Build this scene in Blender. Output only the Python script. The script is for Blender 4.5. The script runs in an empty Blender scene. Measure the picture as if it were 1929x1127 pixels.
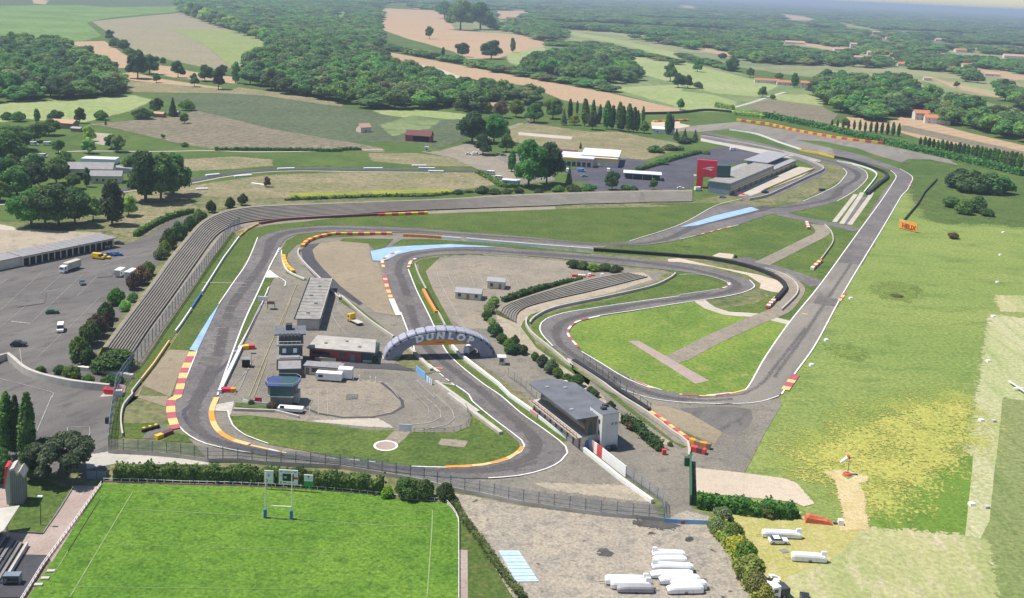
import bpy, math, random
import numpy as np
from mathutils import Vector, Matrix
from mathutils.geometry import tessellate_polygon
random.seed(7)
SC=bpy.context.scene; COL=SC.collection
R=math.radians
# ---------------------------------------------------------------- camera model (photo pixels <-> world metres)
W,H=1929,1127; FL=2000.; HC=116.; PY=300.
ROLL=R(2.7); _yc=20-math.tan(ROLL)*(1929-964.5)
PIT=math.atan((PY-_yc)*math.cos(ROLL)/FL)
_c,_s=math.cos(ROLL),math.sin(ROLL)
FW=Vector((0,math.cos(PIT),-math.sin(PIT))); _u=Vector((0,math.sin(PIT),math.cos(PIT))); _r=Vector((1,0,0))
RT=_c*_r+_s*_u; UP=_c*_u-_s*_r
def g(x,y,z=0.):
    """world point at height z seen at photo pixel x,y"""
    d=RT*((x-W/2)/FL)-UP*((y-PY)/FL)+FW
    t=(z-HC)/d.z
    return Vector((d.x*t,d.y*t,z))
def pr(P):
    v=Vector(P)-Vector((0,0,HC)); z=v.dot(FW)
    return W/2+FL*v.dot(RT)/z, PY-FL*v.dot(UP)/z, z
def vs(x,y):
    """photo pixels per metre of height at the ground point under x,y"""
    p=g(x,y); return y-pr(p+Vector((0,0,1)))[1]
def ls(x,y): return FL/pr(g(x,y))[2]
def crop(x0,y0,s):
    def f(*v): return [(x0+v[i]/s,y0+v[i+1]/s) for i in range(0,len(v),2)]
    return f
A=crop(0,0,2.9656);B=crop(640,0,2.9656);C=crop(1280,0,2.9661);D=crop(0,370,2.9656);E=crop(640,370,2.9656);F=crop(1280,370,2.9661)
G=crop(0,747,2.9656);Hh=crop(640,747,2.9656);I=crop(1280,747,2.9661);J=crop(400,520,4.3333);K=crop(680,560,5.1222);L=crop(980,680,4.695)
Q=crop(440,640,5.358);R4=crop(1200,240,5.358);R5=crop(860,200,4.1935);R6=crop(0,230,5.076);S2=crop(0,720,2.769);S3=crop(1080,960,4.8225);S8=crop(480,870,9.39);X=crop(0,0,1)
TR=crop(1529,0,4.8225)
# ---------------------------------------------------------------- materials
def _nt(name):
    m=bpy.data.materials.new(name); m.use_nodes=True; nt=m.node_tree; nt.nodes.clear()
    o=nt.nodes.new('ShaderNodeOutputMaterial'); b=nt.nodes.new('ShaderNodeBsdfPrincipled'); nt.links.new(b.outputs[0],o.inputs[0])
    return m,nt,b,o
def N(nt,t,**k):
    n=nt.nodes.new(t)
    for a,v in k.items():
        if a in n.inputs: n.inputs[a].default_value=v
        else: setattr(n,a,v)
    return n
def mixc(nt,fac,a,b,mode='MIX'):
    n=nt.nodes.new('ShaderNodeMix'); n.data_type='RGBA'; n.blend_type=mode
    for s,v in ((0,fac),(6,a),(7,b)):
        if hasattr(v,'links'): nt.links.new(v,n.inputs[s])
        else: n.inputs[s].default_value=v if s==0 else (*v,1)[:4]
    return n.outputs[2]
def noise(nt,vec,size,detail=3,rough=.55):
    n=N(nt,'ShaderNodeTexNoise'); n.inputs['Scale'].default_value=1./size; n.inputs['Detail'].default_value=detail; n.inputs['Roughness'].default_value=rough
    nt.links.new(vec,n.inputs['Vector']); return n.outputs['Fac']
def ramp(nt,fac,lo,hi):
    n=N(nt,'ShaderNodeMapRange'); n.inputs['From Min'].default_value=lo; n.inputs['From Max'].default_value=hi
    nt.links.new(fac,n.inputs['Value']); return n.outputs[0]
MATS={}
def ground(name,c1,c2,c3=None,big=30,mid=5,fine=.8,rows=None,rough=.95,fa=.35,stretch=None,spots=None):
    """surface mottled at three sizes (metres); rows=(angle deg, period m, colour, strength)"""
    m,nt,b,o=_nt(name); MATS[name]=m
    tc=N(nt,'ShaderNodeTexCoord'); v=tc.outputs['Object']
    if stretch:
        mp=N(nt,'ShaderNodeMapping'); mp.inputs['Rotation'].default_value=(0,0,-R(stretch[0])); mp.inputs['Scale'].default_value=(1/stretch[1],1,1)
        rt=N(nt,'ShaderNodeMapping'); rt.inputs['Rotation'].default_value=(0,0,-R(stretch[0]))
        nt.links.new(v,rt.inputs['Vector']); mp.inputs['Rotation'].default_value=(0,0,0); nt.links.new(rt.outputs[0],mp.inputs['Vector']); sv=mp.outputs[0]
    else: sv=v
    col=mixc(nt,ramp(nt,noise(nt,sv,big,4),.38,.62),c1,c2)
    if c3: col=mixc(nt,ramp(nt,noise(nt,sv,mid,4,.65),.5,.72),col,c3)
    if spots: col=mixc(nt,ramp(nt,noise(nt,v,spots[0],2),spots[2],spots[2]+.06),col,spots[1])
    if rows:
        mp=N(nt,'ShaderNodeMapping'); mp.inputs['Rotation'].default_value=(0,0,-R(rows[0])); nt.links.new(v,mp.inputs['Vector'])
        w=N(nt,'ShaderNodeTexWave'); w.inputs['Scale'].default_value=.314/rows[1]; w.inputs['Distortion'].default_value=.6; w.inputs['Detail'].default_value=2
        nt.links.new(mp.outputs[0],w.inputs['Vector']); w.bands_direction='Y'
        mm=N(nt,'ShaderNodeMath',operation='MULTIPLY'); nt.links.new(ramp(nt,w.outputs['Fac'],.3,.7),mm.inputs[0]); mm.inputs[1].default_value=rows[3]
        col=mixc(nt,mm.outputs[0],col,rows[2])
    f=ramp(nt,noise(nt,v,fine,5,.7),.25,.75)
    mm=N(nt,'ShaderNodeMapRange'); mm.inputs['To Min'].default_value=1-fa; mm.inputs['To Max'].default_value=1+fa; nt.links.new(f,mm.inputs['Value'])
    cb=N(nt,'ShaderNodeCombineColor'); [nt.links.new(mm.outputs[0],cb.inputs[i]) for i in range(3)]
    col=mixc(nt,1.,col,cb.outputs[0],'MULTIPLY')
    nt.links.new(col,b.inputs['Base Color']); b.inputs['Roughness'].default_value=rough; b.inputs['Specular IOR Level'].default_value=.1
    bp=N(nt,'ShaderNodeBump'); bp.inputs['Strength'].default_value=.5; bp.inputs['Distance'].default_value=fine*.3
    nt.links.new(f,bp.inputs['Height']); nt.links.new(bp.outputs[0],b.inputs['Normal'])
    return m
def paint(name,c,rough=.6,var=.18,size=1.2,metal=0.,spec=.4):
    """painted / plain material with slight weathering"""
    if name in MATS: return MATS[name]
    m,nt,b,o=_nt(name); MATS[name]=m
    v=N(nt,'ShaderNodeTexCoord').outputs['Object']
    f=noise(nt,v,size,5,.65)
    col=mixc(nt,ramp(nt,f,.3,.75),tuple(min(1,x*(1+var*.5)) for x in c),tuple(x*(1-var) for x in c))
    nt.links.new(col,b.inputs['Base Color']); b.inputs['Roughness'].default_value=rough; b.inputs['Metallic'].default_value=metal; b.inputs['Specular IOR Level'].default_value=spec
    return m
def glass(name='window_glass',c=(.03,.045,.06)):
    if name in MATS: return MATS[name]
    m=paint(name,c,.12,.3,3.,0,.7); return m
def mesh_mat(name,c,a):
    m,nt,b,o=_nt(name); MATS[name]=m
    b.inputs['Base Color'].default_value=(*c,1); b.inputs['Roughness'].default_value=.6
    t=N(nt,'ShaderNodeBsdfTransparent'); x=N(nt,'ShaderNodeMixShader')
    v=N(nt,'ShaderNodeTexCoord').outputs['Object']
    r=ramp(nt,noise(nt,v,2.5,3),.2,.8); k=N(nt,'ShaderNodeMapRange'); k.inputs['To Min'].default_value=a*.75; k.inputs['To Max'].default_value=a*1.25; nt.links.new(r,k.inputs['Value'])
    nt.links.new(k.outputs[0],x.inputs[0]); nt.links.new(t.outputs[0],x.inputs[1]); nt.links.new(b.outputs[0],x.inputs[2]); nt.links.new(x.outputs[0],o.inputs[0])
    return m
def leafmat(name,c1,c2,c3,pale=0.):
    m,nt,b,o=_nt(name); MATS[name]=m
    ge=N(nt,'ShaderNodeNewGeometry'); oi=N(nt,'ShaderNodeObjectInfo')
    col=mixc(nt,ge.outputs['Random Per Island'],c1,c2)
    v=N(nt,'ShaderNodeTexCoord').outputs['Object']
    col=mixc(nt,ramp(nt,noise(nt,v,2.2,2),.42,.66),col,c3)
    hv=N(nt,'ShaderNodeHueSaturation')
    for k,(a,z) in {'Hue':(.465,.525),'Value':(.65,1.7),'Saturation':(.8,1.12)}.items():
        r=N(nt,'ShaderNodeMapRange'); r.inputs['To Min'].default_value=a; r.inputs['To Max'].default_value=z
        if k=='Hue':
            q=N(nt,'ShaderNodeMath',operation='FRACT'); w=N(nt,'ShaderNodeMath',operation='MULTIPLY'); w.inputs[1].default_value=7.31
            nt.links.new(oi.outputs['Random'],w.inputs[0]); nt.links.new(w.outputs[0],q.inputs[0]); nt.links.new(q.outputs[0],r.inputs['Value'])
        else: nt.links.new(oi.outputs['Random'],r.inputs['Value'])
        nt.links.new(r.outputs[0],hv.inputs[k])
    gt=N(nt,'ShaderNodeMath',operation='GREATER_THAN'); gt.inputs[1].default_value=.93; f2=N(nt,'ShaderNodeMath',operation='FRACT'); m2=N(nt,'ShaderNodeMath',operation='MULTIPLY'); m2.inputs[1].default_value=13.7
    nt.links.new(oi.outputs['Random'],m2.inputs[0]); nt.links.new(m2.outputs[0],f2.inputs[0]); nt.links.new(f2.outputs[0],gt.inputs[0]); gm=N(nt,'ShaderNodeMath',operation='MULTIPLY'); gm.inputs[1].default_value=pale; nt.links.new(gt.outputs[0],gm.inputs[0])
    col=mixc(nt,gm.outputs[0],col,(.27,.29,.13)); nt.links.new(col,hv.inputs['Color'])
    b.inputs['Roughness'].default_value=.7; b.inputs['Specular IOR Level'].default_value=.15
    nt.links.new(hv.outputs[0],b.inputs['Base Color'])
    tr=N(nt,'ShaderNodeBsdfTranslucent'); nt.links.new(hv.outputs[0],tr.inputs['Color'])
    x=N(nt,'ShaderNodeMixShader'); x.inputs[0].default_value=.35
    nt.links.new(b.outputs[0],x.inputs[1]); nt.links.new(tr.outputs[0],x.inputs[2]); nt.links.new(x.outputs[0],o.inputs[0])
    return m
# ---------------------------------------------------------------- objects
def tag(o,label=None,cat=None,group=None,kind=None):
    for k,v in (('label',label),('category',cat),('group',group),('kind',kind)):
        if v: o[k]=v
    return o
def thing(name,label,cat,loc,rz=0,group=None):
    o=bpy.data.objects.new(name,None); COL.objects.link(o); o.location=loc; o.rotation_euler=(0,0,rz); o.empty_display_size=.5
    return tag(o,label,cat,group)
def M(m): return m if not isinstance(m,str) else MATS[m]
class MB:
    def __init__(s): s.v=[]; s.f=[]; s.m=[]
    def add(s,vs_,fs,mi=0):
        n=len(s.v); s.v+= [tuple(p) for p in vs_]; s.f+=[tuple(i+n for i in f) for f in fs]; s.m+=[mi]*len(fs); return s
    def box(s,x0,x1,y0,y1,z0,z1,mi=0):
        return s.add([(x0,y0,z0),(x1,y0,z0),(x1,y1,z0),(x0,y1,z0),(x0,y0,z1),(x1,y0,z1),(x1,y1,z1),(x0,y1,z1)],
            [(0,3,2,1),(4,5,6,7),(0,1,5,4),(1,2,6,5),(2,3,7,6),(3,0,4,7)],mi)
    def prism(s,poly,z0,z1,mi=0):
        n=len(poly); zf=lambda z,i: z[i] if isinstance(z,(list,tuple)) else z
        ar=sum(poly[i][0]*poly[(i+1)%n][1]-poly[(i+1)%n][0]*poly[i][1] for i in range(n))
        if ar<0: poly=list(reversed(poly))
        vv=[(p[0],p[1],zf(z0,i)) for i,p in enumerate(poly)]+[(p[0],p[1],zf(z1,i)) for i,p in enumerate(poly)]
        fs=[(i,(i+1)%n,n+(i+1)%n,n+i) for i in range(n)]+[tuple(range(n-1,-1,-1)),tuple(range(n,2*n))]
        return s.add(vv,fs,mi)
    def side(s,prof,y0,y1,mi=0):
        """profile in x,z extruded along y"""
        n=len(prof); ar=sum(prof[i][0]*prof[(i+1)%n][1]-prof[(i+1)%n][0]*prof[i][1] for i in range(n))
        if ar<0: prof=list(reversed(prof))
        vv=[(p[0],y0,p[1]) for p in prof]+[(p[0],y1,p[1]) for p in prof]
        fs=[(i,n+i,n+(i+1)%n,(i+1)%n)[::-1] for i in range(n)]+[tuple(range(n)),tuple(range(2*n-1,n-1,-1))]
        return s.add(vv,fs,mi)
    def quad(s,*p,mi=0): return s.add(p,[tuple(range(len(p)))],mi)
    def bar(s,a,b,r,n=6,r2=None,mi=0):
        a,b=Vector(a),Vector(b); d=(b-a).normalized(); u=d.orthogonal().normalized(); w=d.cross(u); r2=r if r2 is None else r2
        vv=[a+(u*math.cos(t)+w*math.sin(t))*r for t in [2*math.pi*i/n for i in range(n)]]+[b+(u*math.cos(t)+w*math.sin(t))*r2 for t in [2*math.pi*i/n for i in range(n)]]
        return s.add(vv,[(i,(i+1)%n,n+(i+1)%n,n+i) for i in range(n)]+[tuple(range(n-1,-1,-1)),tuple(range(n,2*n))],mi)
    def loft(s,rings,mi=0,cap=True):
        n=len(rings[0]); vv=[p for r in rings for p in r]; fs=[]
        for k in range(len(rings)-1):
            fs+=[(k*n+i,k*n+(i+1)%n,(k+1)*n+(i+1)%n,(k+1)*n+i) for i in range(n)]
        if cap: fs+=[tuple(range(n-1,-1,-1)),tuple(range((len(rings)-1)*n,len(rings)*n))]
        return s.add(vv,fs,mi)
    def gable(s,x0,x1,y0,y1,z0,z1,t=.18,mi=0):
        """pitched roof, ridge along x"""
        ym=(y0+y1)/2
        return s.side2([(y0,z0),(ym,z1),(y1,z0),(y1,z0+t),(ym,z1+t),(y0,z0+t)],x0,x1,mi)
    def side2(s,prof,x0,x1,mi=0):
        n=len(prof); vv=[(x0,p[0],p[1]) for p in prof]+[(x1,p[0],p[1]) for p in prof]
        return s.add(vv,[(i,(i+1)%n,n+(i+1)%n,n+i) for i in range(n)]+[tuple(range(n-1,-1,-1)),tuple(range(n,2*n))],mi)
    def mesh(s,name,mats,smooth=False):
        me=bpy.data.meshes.new(name); me.from_pydata(s.v,[],s.f)
        for m in (mats if isinstance(mats,(list,tuple)) else [mats]): me.materials.append(M(m))
        if any(s.m): me.polygons.foreach_set('material_index',s.m)
        if smooth: me.polygons.foreach_set('use_smooth',[True]*len(s.f))
        me.update(); return me
    def build(s,name,mats,parent=None,world=False,smooth=False,loc=None):
        if world and parent is not None: o=parent.location; s.v=[(p[0]-o.x,p[1]-o.y,p[2]-o.z) for p in s.v]
        if loc is not None: s.v=[(p[0]-loc[0],p[1]-loc[1],p[2]-loc[2]) for p in s.v]
        ob=bpy.data.objects.new(name,s.mesh(name,mats,smooth)); COL.objects.link(ob)
        if loc is not None: ob.location=loc
        if parent is not None: ob.parent=parent
        return ob
def inst(o,me_parent=None,name=None):
    c=o.copy(); COL.objects.link(c)
    if me_parent is not None: c.parent=me_parent
    return c
def copy_tree(o,parent=None):
    c=inst(o,parent)
    for ch in o.children: copy_tree(ch,c)
    return c
def cr(pts,step=5.,closed=False):
    """Catmull-Rom through ground points"""
    P=[Vector(p) for p in pts]; n=len(P); out=[]
    for i in range(n if closed else n-1):
        a,b,c,d=(P[(i+k)%n] if closed else P[min(max(i+k,0),n-1)] for k in (-1,0,1,2))
        m=max(1,min(24,int((c-b).length/step)))
        t1=(c-a)*.5; t2=(d-b)*.5; L_=(c-b).length
        if t1.length>L_*1.3: t1*=L_*1.3/t1.length
        if t2.length>L_*1.3: t2*=L_*1.3/t2.length
        for k in range(m):
            t=k/m; out.append(b*(2*t**3-3*t*t+1)+t1*(t**3-2*t*t+t)+c*(-2*t**3+3*t*t)+t2*(t**3-t*t))
    if not closed: out.append(P[-1])
    return out
def gp(px,z=0.): return [g(x,y,z) for x,y in px]
_LC={}
def lay(z):
    k=round(z,4); _LC[k]=_LC.get(k,-1)+1; return z+.0004*_LC[k]
def sheet_w(name,pts,mat,z,kind='structure'):
    z=lay(z)
    pts=[Vector((p[0],p[1],z)) for p in pts]
    tri=tessellate_polygon([pts]); mb=MB(); c=pts[0].copy(); c.z=0
    fs=[]
    for t in tri:
        a,b,d=(pts[i] for i in t)
        fs.append(t if (b-a).cross(d-a).z>0 else t[::-1])
    mb.add(pts,fs); o=mb.build(name,mat); o['kind']=kind; return o
SOFT={'grass_blend':16,'grass_gold':22,'grass_umber':16,'grass_faded':5,'far_fields':20,'asphalt_patch':.6,'track_rubber':1.6,'grass_patch':9,'grass_straw':26,'stain_black':2.2,'grass_yellow':14,'grass_dark':3.5,'grass_dry':4,'grass_worn':5,'mown_strip':5,'rough_dry':6,'sand_lot':1.6,'dirt_track':1.6,'gravel_pale':.7,'dirt_lot':1.2,'field_tan':2.5,'field_brown':2.5,'field_vine':3,'field_green':5,'field_olive':4,'field_plough':3,'meadow_pale':8,'meadow':6,'rough_grass':5,'asphalt_old':.8,'concrete_paving':.4,'path_pale':.8,'oil_black':2}
def softmat(base):
    k=base+'_soft_edge'
    if k in MATS: return MATS[k]
    m=MATS[base].copy(); m.name=k; MATS[k]=m; nt=m.node_tree
    o=[n for n in nt.nodes if n.type=='OUTPUT_MATERIAL'][0]; b=[n for n in nt.nodes if n.type=='BSDF_PRINCIPLED'][0]
    at=N(nt,'ShaderNodeAttribute'); at.attribute_name='edge'; v=N(nt,'ShaderNodeTexCoord').outputs['Object']; w=SOFT.get(base,3)
    part=base in('grass_blend','grass_straw','grass_gold','grass_umber','grass_patch','track_rubber')
    n1=noise(nt,v,max(.5,w*.45),4,.6); n2=noise(nt,v,max(.3,min(1.,w*.2)),3,.7)
    def ma(a,b,c):
        q=N(nt,'ShaderNodeMath',operation='MULTIPLY_ADD'); nt.links.new(a,q.inputs[0]); q.inputs[1].default_value=b
        if hasattr(c,'links'): nt.links.new(c,q.inputs[2])
        else: q.inputs[2].default_value=c
        return q.outputs[0]
    k2=2.6 if part else 1.4; s=ma(n1,1.5,ma(n2,k2,at.outputs['Fac']))   # ragged, tufted edge
    th=(.5 if not part else .8)+.75+k2*.5; r=ramp(nt,s,th-.04,th+.04)
    t=N(nt,'ShaderNodeBsdfTransparent'); x=N(nt,'ShaderNodeMixShader')
    nt.links.new(r,x.inputs[0]); nt.links.new(t.outputs[0],x.inputs[1]); nt.links.new(b.outputs[0],x.inputs[2]); nt.links.new(x.outputs[0],o.inputs[0]); return m
def soft_sheet(name,P,mat,z,w):
    z=lay(z); ar=sum(P[i].x*P[(i+1)%len(P)].y-P[(i+1)%len(P)].x*P[i].y for i in range(len(P)))
    if ar<0: P=P[::-1]
    Q_=[]
    for i in range(len(P)):
        a,b=P[i],P[(i+1)%len(P)]; m=max(1,min(30,int((b-a).length/(w*2.5)))); Q_+=[a.lerp(b,k/m) for k in range(m)]
    P=[Vector((p.x,p.y,z)) for p in Q_]; O=offs(P,-w,True); In=offs(P,w*.5,True); n=len(P)
    tri=tessellate_polygon([P]); mb=MB(); vv=P+[Vector((p.x,p.y,z-.012)) for p in O]
    fs=[]
    for t in tri:
        a,b,c=(P[i] for i in t); fs.append(t if (b-a).cross(c-a).z>0 else t[::-1])
    fs+=[(i,n+i,n+(i+1)%n,(i+1)%n) for i in range(n)]
    mb.add(vv,fs); o=mb.build(name,softmat(mat)); o['kind']='structure'
    at=o.data.attributes.new('edge','FLOAT','POINT'); at.data.foreach_set('value',[1.]*n+[0.]*n); return o
def sheet(name,px,mat,z,smooth=False,step=5.):
    p=gp(px)
    if mat in SOFT: return soft_sheet(name,cr(p,step,True) if smooth else p,mat,z,SOFT[mat])
    return sheet_w(name,cr(p,step,True) if smooth else p,mat,z)
def strip(name,l,r,mat,z,step=5.):
    return sheet_w(name,cr(gp(l),step)+cr(gp(r),step)[::-1],mat,z)
def offs(P,d,closed=False):
    out=[]; n=len(P)
    for i in range(n):
        a=P[(i-1)%n] if closed else P[max(i-1,0)]; b=P[(i+1)%n] if closed else P[min(i+1,n-1)]
        t=(b-a); t.z=0; t.normalize(); nn=Vector((-t.y,t.x,0)); out.append(P[i]+nn*d)
    return out
def ribbon_mb(P,w,z,mb=None,dash=None,nm=1,seg=None,off=0.):
    mb=mb or MB(); a=offs(P,off+w/2); b=offs(P,off-w/2); s=0.
    for i in range(len(P)-1):
        L_=(P[i+1]-P[i]).length; k=0
        if seg: k=int(s/seg)%nm
        if not dash or (s%(dash[0]+dash[1]))<dash[0]:
            mb.quad((b[i].x,b[i].y,z),(b[i+1].x,b[i+1].y,z),(a[i+1].x,a[i+1].y,z),(a[i].x,a[i].y,z),mi=k)
        s+=L_
    return mb
def resample(P,step):
    out=[P[0].copy()]; acc=0.
    for i in range(len(P)-1):
        a,b=P[i],P[i+1]; L_=(b-a).length; t=step-acc
        while t<=L_: out.append(a.lerp(b,t/L_)); t+=step
        acc=(acc+L_)%step if L_+acc>=step else acc+L_
    if (out[-1]-P[-1]).length>step*.3: out.append(P[-1].copy())
    return out
def ribbon(name,px,w,mat,z,smooth=True,step=4.,**k):
    z=lay(z); P=cr(gp(px),step) if smooth else gp(px)
    o=ribbon_mb(P,w,z,**k).build(name,mat); o['kind']='structure'; return o
def wall(name,label,cat,px,h,t,mats,smooth=False,z0=0.,seg=None,group=None,step=3.,top=None,part=None,parent=None):
    """solid wall along a photo polyline standing on the ground; mats may alternate every seg metres"""
    P=cr(gp(px),step) if smooth else gp(px)
    if seg: P=resample(P,seg)
    o=P[0].copy(); a=offs(P,t/2); b=offs(P,-t/2); mb=MB(); nm=len(mats) if isinstance(mats,(list,tuple)) else 1
    hh=lambda i: h if not isinstance(h,(list,tuple)) else h[0]+(h[1]-h[0])*i/(len(P)-1)
    for i in range(len(P)-1):
        q=[a[i],b[i],b[i+1],a[i+1]]
        vv=[(p.x-o.x,p.y-o.y,z0) for p in q]+[(p.x-o.x,p.y-o.y,z0+hh(i+(j in(2,3)))) for j,p in enumerate(q)]
        mb.add(vv,[(4,5,6,7),(1,2,6,5),(3,0,4,7)]+([(0,1,5,4)] if i==0 or seg else [])+([(2,3,7,6)] if i==len(P)-2 or seg else []),i%nm)
    ob=mb.build(name,mats); ob.location=o
    return tag(ob,label,cat,group)
def fence(name,label,cat,px,h,gap,postmat,meshm=None,base=None,rails=(),smooth=False,pr_=.06,group=None,lean=0.,base_h=0,wallmat=None,post_h=None,railr=.035):
    P=cr(gp(px),3.) if smooth else gp(px)
    S=resample(P,gap); t=thing(name,label,cat,P[0],0,group); o=P[0]
    proto=None
    for p in S:
        if proto is None:
            mb=MB(); mb.box(-pr_,pr_,-pr_,pr_,0,post_h or h); proto=mb.build('post',postmat,t); proto.location=p-o
        else:
            c=inst(proto,t); c.location=p-o
    def strip_(z0,z1,m,nm,th=.04):
        mb=MB(); a=offs(S,th); b=offs(S,-th)
        for i in range(len(S)-1):
            q=[a[i],b[i],b[i+1],a[i+1]]; vv=[(p.x-o.x,p.y-o.y,z0) for p in q]+[(p.x-o.x,p.y-o.y,z1) for p in q]
            mb.add(vv,[(4,5,6,7),(1,2,6,5),(3,0,4,7),(0,3,2,1)]+([(0,1,5,4)] if i==0 else [])+([(2,3,7,6)] if i==len(S)-2 else []))
        return mb.build(nm,m,t)
    if base_h: strip_(0,base_h,wallmat,'base_wall',.11)
    for z in rails: strip_(z-railr,z+railr,postmat,'rail',.05)
    if meshm:
        mb=MB()
        for i in range(len(S)-1):
            a,b=S[i]-o,S[i+1]-o; mb.quad((a.x,a.y,base_h+.02),(b.x,b.y,base_h+.02),(b.x,b.y,h-.02),(a.x,a.y,h-.02))
        mb.build('wire_mesh',meshm,t)
    return t
def frame(p0,p1,z=0.):
    """origin + heading of the ground line between two photo pixels"""
    a=g(*p0,z); b=g(*p1,z); d=b-a
    return Vector((a.x,a.y,0)),math.atan2(d.y,d.x),d.length
def textmesh(txt,size,depth=.02,bold=False):
    cu=bpy.data.curves.new('lettering','FONT'); cu.body=txt; cu.size=size; cu.extrude=depth; cu.align_x='CENTER'; cu.align_y='CENTER'
    if bold: cu.offset=size*bold
    o=bpy.data.objects.new('lettering',cu); COL.objects.link(o); dg=bpy.context.evaluated_depsgraph_get()
    me=bpy.data.meshes.new_from_object(o.evaluated_get(dg)); bpy.data.objects.remove(o); bpy.data.curves.remove(cu)
    return me
def place_mesh(name,me,mat,parent,loc,rot):
    me.materials.clear(); me.materials.append(M(mat)); o=bpy.data.objects.new(name,me); COL.objects.link(o); o.parent=parent; o.location=loc; o.rotation_euler=rot; return o
ORD=['first','second','third','fourth','fifth','sixth','seventh','eighth','ninth','tenth','eleventh','twelfth','thirteenth','fourteenth','fifteenth','sixteenth','seventeenth','eighteenth','nineteenth','twentieth','twenty-first','twenty-second','twenty-third','twenty-fourth','twenty-fifth','twenty-sixth','twenty-seventh','twenty-eighth','twenty-ninth','thirtieth']
# ================================================================ SURFACES
ground('grass',(.075,.125,.032),(.105,.155,.04),(.055,.095,.03),40,8,.9)
ground('grass_infield',(0.082,0.131,0.032),(0.125,0.171,0.040),(0.060,0.095,0.027),22,4.5,1.1,fa=.55)
ground('grass_bright',(0.181,0.257,0.047),(0.126,0.203,0.040),(0.233,0.270,0.068),26,6,1.2,fa=.5)
ground('grass_pitch',(.09,.19,.024),(.13,.235,.032),(.06,.135,.02),20,3.6,.8,fa=.6)
ground('grass_verge',(0.068,0.115,0.027),(0.100,0.143,0.034),(0.120,0.129,0.047),14,4,1.,fa=.5)
ground('grass_airfield',(0.185,0.252,0.067),(0.232,0.281,0.081),(0.129,0.197,0.052),45,9,1.3,stretch=(0,2.2),fa=.5)
ground('grass_yellow',(.35,.3,.085),(.27,.26,.07),(.2,.22,.06),30,8,.9,fa=.4)
ground('grass_dark',(.125,.215,.035),(.17,.26,.045),(.085,.155,.03),24,6,.9,stretch=(90,3),fa=.42)
ground('grass_patch',(.16,.22,.055),(.19,.25,.06),(.14,.19,.05),12,4,.9,fa=.42)
ground('grass_straw',(.31,.345,.085),(.27,.33,.075),(.23,.3,.065),30,8,.9,fa=.4)
ground('stain_black',(.07,.068,.066),(.1,.098,.09),(.13,.12,.11),6,2,.4)
ground('asphalt_patch',(0.138,0.128,0.125),(0.165,0.155,0.147),(0.110,0.104,0.103),14,3,.6,fa=.35)
ground('grass_gold',(.4,.38,.1),(.35,.36,.09),(.3,.34,.08),30,6,1.2,fa=.45)
ground('grass_umber',(.2,.2,.055),(.24,.23,.06),(.15,.18,.05),20,5,1.2,fa=.45)
ground('grass_blend',(.085,.14,.036),(.115,.17,.045),(.065,.11,.034),40,8,1.4,fa=.5)
ground('grass_faded',(0.180,0.229,0.081),(0.225,0.255,0.104),(0.135,0.185,0.057),30,5,1.2,stretch=(88,9),fa=.45)
ground('track_rubber',(0.110,0.103,0.102),(0.127,0.118,0.116),(0.099,0.092,0.092),30,5,.5,fa=.25)
ground('grass_dry',(.4,.39,.19),(.31,.34,.14),(.48,.42,.28),20,4,1.2,stretch=(80,3))
ground('grass_worn',(.42,.37,.15),(.35,.35,.11),(.5,.42,.22),14,3.5,.7)
ground('mown_strip',(.45,.43,.26),(.37,.39,.19),(.26,.32,.12),30,4,1.2,stretch=(88,9),fa=.4)
ground('rough_grass',(.15,.165,.07),(.225,.205,.11),(.075,.115,.045),30,8,2.6,fa=.55)
ground('rough_dry',(.29,.24,.15),(.21,.2,.105),(.13,.155,.07),26,6,2.4,fa=.5)
ground('field_tan',(.47,.325,.205),(.43,.305,.19),(.4,.31,.19),120,25,5,rows=(35,17,(.37,.26,.17),.5),fa=0.25)
ground('field_brown',(.27,.215,.165),(.22,.185,.14),(.16,.165,.105),50,10,4.5,rows=(-18,6,(.12,.13,.07),.6),fa=0.5)
ground('field_vine',(.085,.13,.06),(.06,.1,.05),(.13,.14,.08),60,10,4.5,rows=(-12,6,(.15,.15,.1),.6),fa=0.5)
ground('field_green',(.13,.22,.065),(.18,.27,.09),(.1,.17,.055),150,30,7,fa=0.35)
ground('field_olive',(.3,.32,.12),(.24,.3,.1),(.36,.35,.17),60,20,6,rows=(62,11,(.18,.24,.09),.75),fa=0.35)
ground('field_plough',(.36,.29,.2),(.31,.27,.18),(.28,.27,.15),90,25,6,rows=(62,11,(.2,.2,.12),.75),fa=0.35)
ground('meadow_pale',(.27,.33,.13),(.33,.36,.17),(.22,.28,.1),160,40,7,fa=0.32)
ground('meadow',(.15,.21,.085),(.22,.26,.12),(.1,.16,.06),120,30,7,fa=0.36)
ground('rapeseed',(.3,.3,.045),(.22,.25,.05),(.12,.18,.045),20,5,.8)
ground('asphalt_lot',(0.132,0.124,0.120),(0.176,0.164,0.153),(0.094,0.089,0.086),18,3.5,.5,fa=.3,stretch=(55,3))
ground('asphalt_paddock',(0.198,0.182,0.155),(0.248,0.225,0.186),(0.154,0.144,0.127),18,3.5,.7,fa=.38)
ground('asphalt_track',(0.149,0.137,0.137),(0.193,0.177,0.171),(0.110,0.104,0.106),24,3.5,.7,fa=.36)
ground('asphalt_dark',(.085,.083,.105),(.11,.106,.13),(.07,.07,.085),20,4,1.2,fa=.35)
ground('asphalt_runway',(0.209,0.190,0.169),(0.264,0.238,0.208),(0.160,0.148,0.135),45,9,.6,fa=.22,stretch=(65,4))
ground('asphalt_new',(.075,.074,.085),(.095,.092,.1),(.06,.06,.07),20,3,.4,fa=.2)
ground('asphalt_old',(0.304,0.259,0.204),(0.253,0.223,0.179),(0.192,0.174,0.148),18,3.5,.8,fa=.35)
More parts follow.
